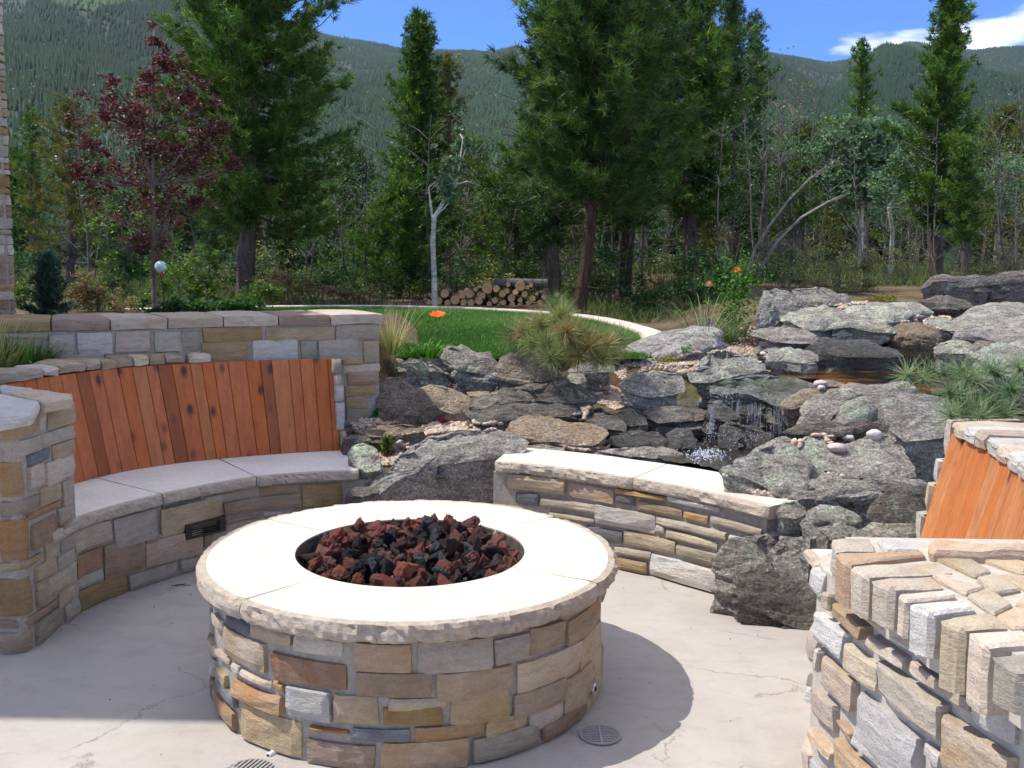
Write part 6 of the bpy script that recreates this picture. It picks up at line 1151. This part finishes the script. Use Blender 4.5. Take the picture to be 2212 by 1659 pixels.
leafy('aspen_tree', 'broad blue-green aspen with the widest crown at the right of the picture', 1862, 19, 600, [(1850,290,70,35,1.3),(1800,330,60,40,1.2),(1900,330,70,45,1.5),(1830,380,70,45,1.4),(1930,390,60,45,1.2),(1770,400,40,40,.6),(1870,430,70,40,1),(1900,270,35,22,.5)], 'aspen', 'aspen', 9000, (.055, .095), [(1858,600,.05),(1860,520,.045),(1862,440,.035),(1855,370,.02),(1850,300,.01)], asp=.85, nbr=60)
leafy('aspen_tree', 'aspen with a kinked white trunk left of the tall ragged pine', 1925, 17, 600, [(1940,360,40,40,1),(1980,330,40,40,1),(1910,410,50,40,1),(1970,400,40,40,.8)], 'aspen', 'aspen', 1500, (.045, .075), [(1922,610,.045),(1925,560,.040),(1928,500,.036),(1920,450,.03),(1935,420,.022),(1940,360,.012)], asp=.85, nbr=20)
leafy('aspen_tree', 'pale green aspen below the yellow-green young pine at the right edge', 2170, 18, 590, [(2180,370,60,40,1),(2130,400,40,40,.8),(2200,420,50,40,.9),(2150,440,50,30,.6)], 'aspen', 'grey', 1800, (.045, .075), [(2150,600,.05),(2155,500,.045),(2165,440,.03),(2180,380,.012)], asp=.85, nbr=40)
leafy('leaning_aspen', 'bare leaning trunk that bows furthest left over the thicket', 1610, 15, 600, [(1790,360,25,15,1)], 'aspen', 'pale', 60, (.04, .06), [(1605,600,.028),(1630,540,.025),(1660,490,.022),(1705,430,.018),(1750,385,.012),(1790,355,.006)], nbr=4); leafy('leaning_aspen', 'bare leaning trunk that bows lower, right of the other leaning one', 1640, 14.6, 610, [(1830,415,20,12,1)], 'aspen', 'pale', 40, (.04, .06), [(1625,615,.028),(1650,570,.026),(1680,520,.022),(1730,470,.018),(1790,435,.013),(1835,415,.006)], nbr=4)
leafy('aspen_tree', 'small leafy sapling with light green leaves behind the wall', 445, 8.8, 680, [(440,600,35,35,1),(460,560,25,30,.8),(425,635,30,25,.7),(470,630,25,30,.6)], 'fresh', 'brown', 650, (.035, .055), [(450,690,.012),(448,620,.010),(455,550,.005)], cat='sapling', asp=.6, nbr=20, twig=.003)
leafy('aspen_tree', 'light green leafy tree in the gap left of the middle clump', 1030, 17.5, 640, [(1060,440,70,40,1),(1010,480,60,40,.8),(1090,500,60,50,1),(1040,540,60,40,.7)], 'fresh', 'grey', 2000, (.04, .07), [(1030,640,.04),(1035,540,.035),(1050,460,.015)], asp=.7, nbr=50)
leafy('aspen_tree', 'young green aspen between the middle clump and the broad blue-green one', 1720, 17, 610, [(1700,350,50,40,1),(1720,420,50,40,1),(1680,470,40,40,.7),(1750,460,40,40,.7)], 'fresh', 'grey', 1600, (.04, .07), [(1715,615,.04),(1712,520,.035),(1705,430,.02),(1700,360,.008)], asp=.75, nbr=50)
leafy('aspen_tree', 'thin green tree in the shade behind the red-leaved one', 250, 14, 640, [(250,560,60,40,1),(300,500,50,50,1),(220,480,50,50,.8),(370,560,40,50,.8)], 'fresh', 'grey', 1800, (.035, .06), [(270,660,.03),(268,560,.025),(262,480,.012)], asp=.6, nbr=60)
# shrubs
def shrub(label, x, y, Y, rx, ry, kind, n, size=(.02, .04), cat='shrub', tw=18, group=None, bark='brown'):
    bl_ = [(x+random.uniform(-.75, .75)*rx, y+random.uniform(-.6, .6)*ry, rx*.55, ry*.6, 1) for _ in range(11)]; yb = y+ry*1.05
    return leafy('shrub', label, x, Y, yb, bl_, kind, bark, n, size, [(x, yb, .012), (x+random.uniform(-5, 5), y, .008), (x+random.uniform(-8, 8), y-ry*.6, .004)], cat=cat, nbr=tw, twig=.003, group=group)
shrub('rusty-leaved bush at the left, between the little blue conifer and the red-leaved tree', 215, 630, 8.6, 75, 48, 'rust', 2600, (.02, .035)); shrub('rusty pink-tinged bush beside the large left pine', 625, 620, 13.0, 85, 42, 'rust', 2600, (.025, .045)); shrub('green and rust bush beyond the lawn, left of the white aspen', 740, 640, 13.4, 60, 28, 'rust', 1300, (.025, .045))
shrub('bright leafy bush between the little blue conifer and the house column', 55, 640, 9.5, 40, 45, 'fresh', 900, (.025, .045)); shrub('green bush in front of the large left pine trunk', 560, 640, 11.5, 60, 36, 'fresh', 1400, (.025, .045)); shrub('tall leafy bush behind the sapling and the globe', 390, 600, 10.5, 85, 60, 'fresh', 2200, (.025, .045)); shrub('dark green leafy plants right behind the wall cap', 400, 668, 7.4, 70, 22, 'dark', 1900, (.03, .055)); shrub('dark green leafy plants behind the wall cap, further right', 505, 664, 7.6, 50, 16, 'dark', 1000, (.03, .055)); shrub('low green plants by the little blue conifer', 140, 690, 7.0, 30, 16, 'dark', 500, (.02, .035))
shrub('dark thicket at the foot of the pines by the end of the lawn', 1400, 650, 12.5, 75, 40, 'dark', 1700, (.03, .05)); shrub('dark green bush behind the arching grass', 1500, 640, 11.5, 70, 50, 'dark', 1800, (.03, .05)); shrub('dark green bush behind the rose bush', 1600, 620, 11.2, 60, 50, 'dark', 1500, (.03, .05))
for i, (x, y, Y, rx, ry) in enumerate([(1705,575,12.5,45,60),(1760,560,13.2,45,70),(1810,570,12.8,45,65),(1865,580,12.4,40,50),(1730,610,11.8,50,35),(1800,620,11.6,50,30),(1870,620,11.8,45,28),(1910,570,14,40,50),(1960,560,15,40,40)]): shrub('twiggy yellow-green shrub on the bank behind the flat rocks', x, y, Y, rx, ry, 'dry', 750, (.018, .034), tw=46, group='twiggy shrubs on the bank behind the rocks', bark='grey')
for i, (x, y, Y, rx, ry) in enumerate([(2090,560,16,60,35),(2150,550,17,55,40),(2200,545,18,50,40),(2120,590,14,60,16),(2190,585,14,50,18)]): shrub('low dry green scrub at the right edge under the aspens', x, y, Y, rx, ry, 'dry', 700, (.02, .04), tw=40, group='dry scrub under the aspens at the right', bark='grey')
for i in range(80):
    x = [60, 300, 460, 580, 680, 760, 830, 900, 1000, 1050, 1110, 1160, 1220, 1290, 1330, 1400, 1450, 1520, 1580, 1650, 1700, 1790, 1850][i % 23]+random.uniform(-35, 35); Y = random.uniform(14, 22); shrub('leafy undergrowth in the shade of the wood', x, random.uniform(560, 625), Y, random.uniform(45, 80), random.uniform(30, 55), random.choice(['dark', 'dry', 'fresh', 'dark']), 600, (.035, .065), tw=22, group='undergrowth in the shade of the wood', bark='grey')
for i in range(44):
    x = 40+i*50+random.uniform(-20, 20)
    if 930 < x < 1180 or x > 2150: continue
    Y = random.uniform(13.8, 15.6); shrub('leafy undergrowth in the shade of the wood', x, random.uniform(612, 636), Y, random.uniform(36, 60), random.uniform(20, 32), random.choice(['dark', 'fresh', 'dark', 'dry']), 520, (.025, .045), tw=20, group='undergrowth in the shade of the wood', bark='grey')
# wild grass and litter under the trees
nW = 90000; Yw = 10.5+26*rng.random(nW)**1.3; Xw = rng.uniform(-.62, .62, nW)*Yw; Xw += rng.normal(0, .1, nW); law_in = in_poly_np(Xw, Yw, [tuple(law.ev(s, -.15)) for s in np.linspace(0, law.len, 40)]+[(1.2, 7), (-4.6, 7.6)]); kk = ~law_in & ~((Xw > 2.6) & (Yw < 13.5)) & ~((Xw > 1.2) & (Yw < 11)); kk &= ~((Xw > -1.5) & (Xw < .7) & (Yw < 14.4)); kk &= (np.sin(Xw*1.3+Yw*.5)+np.sin(Yw*1.1-Xw*.6)+rng.normal(0, .8, nW)) > -.9; Xw, Yw = Xw[kk], Yw[kk]
Zw = np.array([gz(a, b) for a, b in zip(Xw, Yw)])-.02
WG = leafmat('wild_grass_blade', [(0, (.05, .085, .02)), (.5, (.10, .15, .035)), (.85, (.15, .18, .055)), (1, (.30, .28, .13))], .3)
V, F, T = blades(len(Xw), np.c_[Xw, Yw], Zw, (.06, .24), (.010, .024), 1.0); tag(mknp('wild_grass', V, F, WG, col=T), kind='stuff', label='wild grass and weeds covering the ground under the trees', cat='grass')
# the grove of thin stems
def stem_tree(seed):
    random.seed(seed); TL_ = []; Hh = 3.4; x = 0; y = 0; pts = []; a = random.uniform(-.06, .06)
    for i in range(8): pts.append(Vector((x, y, Hh*i/7))); x += a*Hh/7+random.uniform(-.05, .05); y += random.uniform(-.05, .05)
    TL_.append((pts, [.022*(1-.75*i/7) for i in range(8)], 5))
    for k in range(20):
        i = random.randint(1, 6); o = pts[i]; ln = random.uniform(.25, .75); az = random.uniform(0, 6.28); e = o+Vector((math.cos(az)*ln, math.sin(az)*ln*.8, ln*random.uniform(.1, .8))); TL_.append(([o, o.lerp(e, .5)+Vector((0, 0, .04)), e], [.010, .007, .003], 4))
    P = np.array([tuple(q[0][-1]+Vector((random.gauss(0, .18), random.gauss(0, .18), random.gauss(0, .18)))) for q in (random.choice(TL_[1:]) for _ in range(260)) if q[0][-1].z > 1.1]); return TL_, P
gp = []
for k in range(5):
    TL_, P = stem_tree(50+k); t = thing('thin_aspen', 'thin bare-stemmed young aspen in the thicket behind the garden', 'aspen', (0, 0, 0), 'thin young aspens of the thicket'); V, F = tubes(TL_); mk('trunk', V, F, BK['grey'], t); V, F, T = leafcloud(len(P), None, (.03, .05), .5, lambda n_: P, asp=.75); mknp('crown', V, F, LF['fresh' if k % 2 else 'aspen'], t, col=T); gp.append(t)
random.seed(99); i = 0
for i in range(120):
    zone = random.choices([(1400, 2240), (540, 1180), (1180, 1420), (0, 540)], [6, 3, 1.2, 1.2])[0]; x = random.uniform(*zone); Y = random.uniform(14.5, 26); p = unY(x, 600, Y); s = random.uniform(.6, 1.15)*(Y/19)**.4
    if i < 5: t = gp[i]
    else:
        src = gp[i % 5]; t = src.copy(); C.objects.link(t)
        for ch in src.children: c = ch.copy(); C.objects.link(c); c.parent = t
    t.location = (p.x, p.y, gz(p.x, p.y)-.05); t.scale = (s, s, s); t.rotation_euler = (random.uniform(-.12, .12), random.uniform(-.12, .12), random.uniform(0, 6.28))
# ---- firewood
EN = simple('cut_wood_end', (.60, .38, .17), .85, 14, .25, .3, .005); LB = barkmat('log_bark', (.10, .07, .05), (.24, .17, .12), (1, .3, 1), 14); cL = crop(750, 0, .4219)
def logm(r, ln):
    V = []; F = []; n = 12; pr_ = [random.uniform(.9, 1.08) for _ in range(n)]
    for y in (0, .012, ln-.012, ln):
        for i in range(n): a = 2*math.pi*i/n; q = r*pr_[i]*(.97 if y in (0, ln) else 1.04 if 0 < y < ln else 1); V.append((q*math.cos(a), y, q*math.sin(a)))
    for k in range(3):
        for i in range(n): F.append((k*n+i, k*n+(i+1) % n, (k+1)*n+(i+1) % n, (k+1)*n+i))
    F.append(tuple(range(n))[::-1]); F.append(tuple(range(3*n, 4*n))); return V, F
logs = [(960,1505,26),(833,1517,19),(785,1515,30),(912,1567,21),(933,1536,15),(980,1547,17),(865,1545,19),(958,1578,13),(995,1512,11),(870,1591,15),(915,1602,15),(955,1606,12),(1022,1570,17),(1000,1593,13),(740,1582,21),(690,1545,22),(650,1552,20),(615,1577,25),(560,1545,22),(528,1582,19),(1045,1545,10),(1150,1552,11),(825,1580,17),(795,1600,14),(575,1592,16),(700,1592,18),(660,1592,17),(758,1556,18),(845,1610,11),(890,1530,13),(480,1592,15),(1060,1590,14),(1085,1565,12),(500,1560,14),(725,1520,12),(895,1498,12),(1015,1500,11)]
for i, (x, y, r) in enumerate(logs):
    Y = 13.9; p = unY(*cL(x, y), Y); rr = r*.4219/1.0271*S/FPX*Y*1.03; V, F = logm(rr, random.uniform(.4, .5)); o = mk('firewood_log', V, F, LB, loc=(p.x, p.y+random.uniform(-.03, .03), p.z)); o.data.materials.append(EN); mi = [0]*(len(F)-2)+[1, 1]; o.data.polygons.foreach_set('material_index', mi); o.rotation_euler = (random.uniform(-.05, .05), 0, random.uniform(-.25, .25))
    if i == 0: tag(o, 'thickest firewood log, on top of the right half of the woodpile', 'log')
    elif i == 19: tag(o, 'firewood log at the left foot of the woodpile, beside the white aspen trunk', 'log')
    else: tag(o, 'sawn log in the woodpile beyond the lawn', 'log', 'sawn logs of the woodpile beyond the lawn')
p = unY(*cL(960, 1488), 13.9); V, F = logm(.06, .75); o = mk('firewood_log', V, F, BK['grey'], loc=(p.x+.38, p.y+.1, p.z)); o.rotation_euler = (0, .08, 1.5); tag(o, 'long grey log lying crosswise on top of the woodpile', 'log')
# ============================================================= mountains
skx = [-700, 0, 200, 430, 620, 700, 850, 980, 1100, 1350, 1600, 1700, 1790, 1850, 1960, 2050, 2110, 2212, 2900]; sky_ = [-200, -150, -115, -45, 48, 72, 104, 112, 110, 104, 112, 122, 139, 120, 97, 104, 110, 104, 90]
# measured from the photograph: elevation of the ridge by bearing
AZ_ = np.linspace(-.95, .95, 140); r_a = np.array([ray(x, y).x/ray(x, y).y for x, y in zip(skx, sky_)]); r_e = np.array([ray(x, y).z/ray(x, y).y for x, y in zip(skx, sky_)])
def ridge(t): return float(np.interp(t, r_a, r_e))
RR = np.array([140, 200, 280, 380, 500, 650, 820, 1000, 1200, 1400, 1600, 1800, 1950, 2050, 2300])
def hill(t, Y):
    e = ridge(t)+.0035*fbm((t*14, 0, 3), 3); Yr = 1950+250*math.sin(t*3+1); z0 = -16; u = (Y-140)/(Yr-140)
    if u <= 1: f = u**1.12; z = z0+(H+Yr*e-z0)*f+(60*fbm((t*4.2, Y*.0016, 1), 4)+26*fbm((t*15, Y*.006, 7), 3))*math.sin(math.pi*min(1, u))*.9*min(1, u*2)
    else: z = H+Yr*e-(Y-Yr)*.5
    return z
V = []; YS = np.concatenate([np.linspace(138, 600, 16), np.linspace(640, 2200, 60)]); TS = np.linspace(-.80, .80, 170)
for Y in YS:
    for t in TS: V.append((t*Y, Y, hill(t, Y)))
W = len(TS); F = [(j*W+i, j*W+i+1, j*W+i+W+1, j*W+i+W) for j in range(len(YS)-1) for i in range(W-1)]
m, nt, b = newmat('forested_slope'); a = tex(nt, scale=.012, detail=8, rough=.65); f_ = tex(nt, scale=.15, detail=5, rough=.7)
g_ = tex(nt, scale=.0042, detail=5, rough=.6, loc=(3, 1, 0)); col = mixc(nt, ramp(nt, a.outputs['Fac'], [(.4, 0), (.6, 1)]), (.024, .045, .024), (.035, .058, .03)); col = mixc(nt, ramp(nt, g_.outputs['Fac'], [(.62, 0), (.72, .75)]), col, (.17, .15, .115)); L(nt, col, b.inputs['Base Color'])
HILL = tag(mk('mountains', V, F, m, smooth=True), kind='structure')
# the trees on them, denser than one could count
n = 230000; t = rng.uniform(-.62, .62, n); Y = 150+1950*rng.random(n)**.85
TI = np.clip(np.searchsorted(TS, t)-1, 0, W-2); YI = np.clip(np.searchsorted(YS, Y)-1, 0, len(YS)-2); Z = np.array(V)[:, 2].reshape(len(YS), W)
ft = (t-TS[TI])/(TS[TI+1]-TS[TI]); fy = (Y-YS[YI])/(YS[YI+1]-YS[YI]); z = (Z[YI, TI]*(1-ft)+Z[YI, TI+1]*ft)*(1-fy)+(Z[YI+1, TI]*(1-ft)+Z[YI+1, TI+1]*ft)*fy
def vnoise(x, y, s, sd):
    r = np.random.default_rng(sd); G = r.random((64, 64)); u = x*s; v = y*s; i = np.floor(u).astype(int); j = np.floor(v).astype(int); fu = u-i; fv = v-j; fu = fu*fu*(3-2*fu); fv = fv*fv*(3-2*fv); g = lambda a, b: G[a % 64, b % 64]
    return (g(i, j)*(1-fu)+g(i+1, j)*fu)*(1-fv)+(g(i, j+1)*(1-fu)+g(i+1, j+1)*fu)*fv
x = t*Y; cl = .6*vnoise(x, Y, .006, 1)+.4*vnoise(x, Y, .02, 2); bare = (cl > .70) & (x < 100) & (rng.random(n) < .75); k = ~bare; x, Y, z, cl = x[k], Y[k], z[k], cl[k]; n = len(x)
h = rng.uniform(4.0, 7.5, n)*np.where(Y < 500, .8, 1.0); asp_ = (vnoise(x, Y, .011, 5) > .90) & (x < -100); r = h*np.where(asp_, .32, .20); a0 = rng.uniform(0, 6.28, n); ring = [np.c_[x+r*np.cos(a0+q), Y+r*np.sin(a0+q), z+h*.08] for q in (0, 1.571, 3.142, 4.712)]
apex = np.c_[x, Y, z+h]; V = np.stack(ring+[apex], 1).reshape(-1, 3); bb = np.arange(n)[:, None]*5; F = np.concatenate([bb+np.array([[q, (q+1) % 4, 4]]) for q in range(4)])
tn = np.clip(.35+.5*(vnoise(x, Y, .004, 9)-.5)+rng.normal(0, .14, n), 0, .78); tn = np.where(asp_, rng.uniform(.85, 1, n), tn)
HM = leafmat('mountain_pine', [(0, (.014, .032, .018)), (.5, (.028, .056, .028)), (.8, (.045, .078, .036)), (.86, (.055, .095, .045)), (1, (.09, .14, .065))], .12, .8, .1)
tag(mknp('mountain_forest', V, F, HM, col=np.repeat(tn, 5)), kind='stuff', label='pine forest covering the mountain slopes', cat='forest')
# air between here and the mountains
bmv = [(x, y, z) for z in (-18, 640) for x, y in ((-2300, -12), (2300, -12), (2300, 2400), (-2300, 2400))]
hm = bpy.data.materials.new('air'); hm.use_nodes = True; hn = hm.node_tree; hn.nodes.clear(); pv = N(hn, 'ShaderNodeVolumePrincipled'); pv.inputs['Color'].default_value = (.70, .82, 1, 1); pv.inputs['Density'].default_value = HAZE; pv.inputs['Anisotropy'].default_value = .2
ho = N(hn, 'ShaderNodeOutputMaterial'); L(hn, pv.outputs[0], ho.inputs['Volume']); hm.volume_intersection_method = 'FAST' if hasattr(hm, 'volume_intersection_method') else None
tag(mk('haze', bmv, [(0, 1, 2, 3)[::-1], (4, 5, 6, 7), (0, 1, 5, 4), (1, 2, 6, 5), (2, 3, 7, 6), (3, 0, 4, 7)], hm), kind='stuff')
sc.cycles.max_bounces = 8; sc.cycles.diffuse_bounces = 3; sc.cycles.transparent_max_bounces = 8; sc.cycles.caustics_reflective = False; sc.cycles.caustics_refractive = False
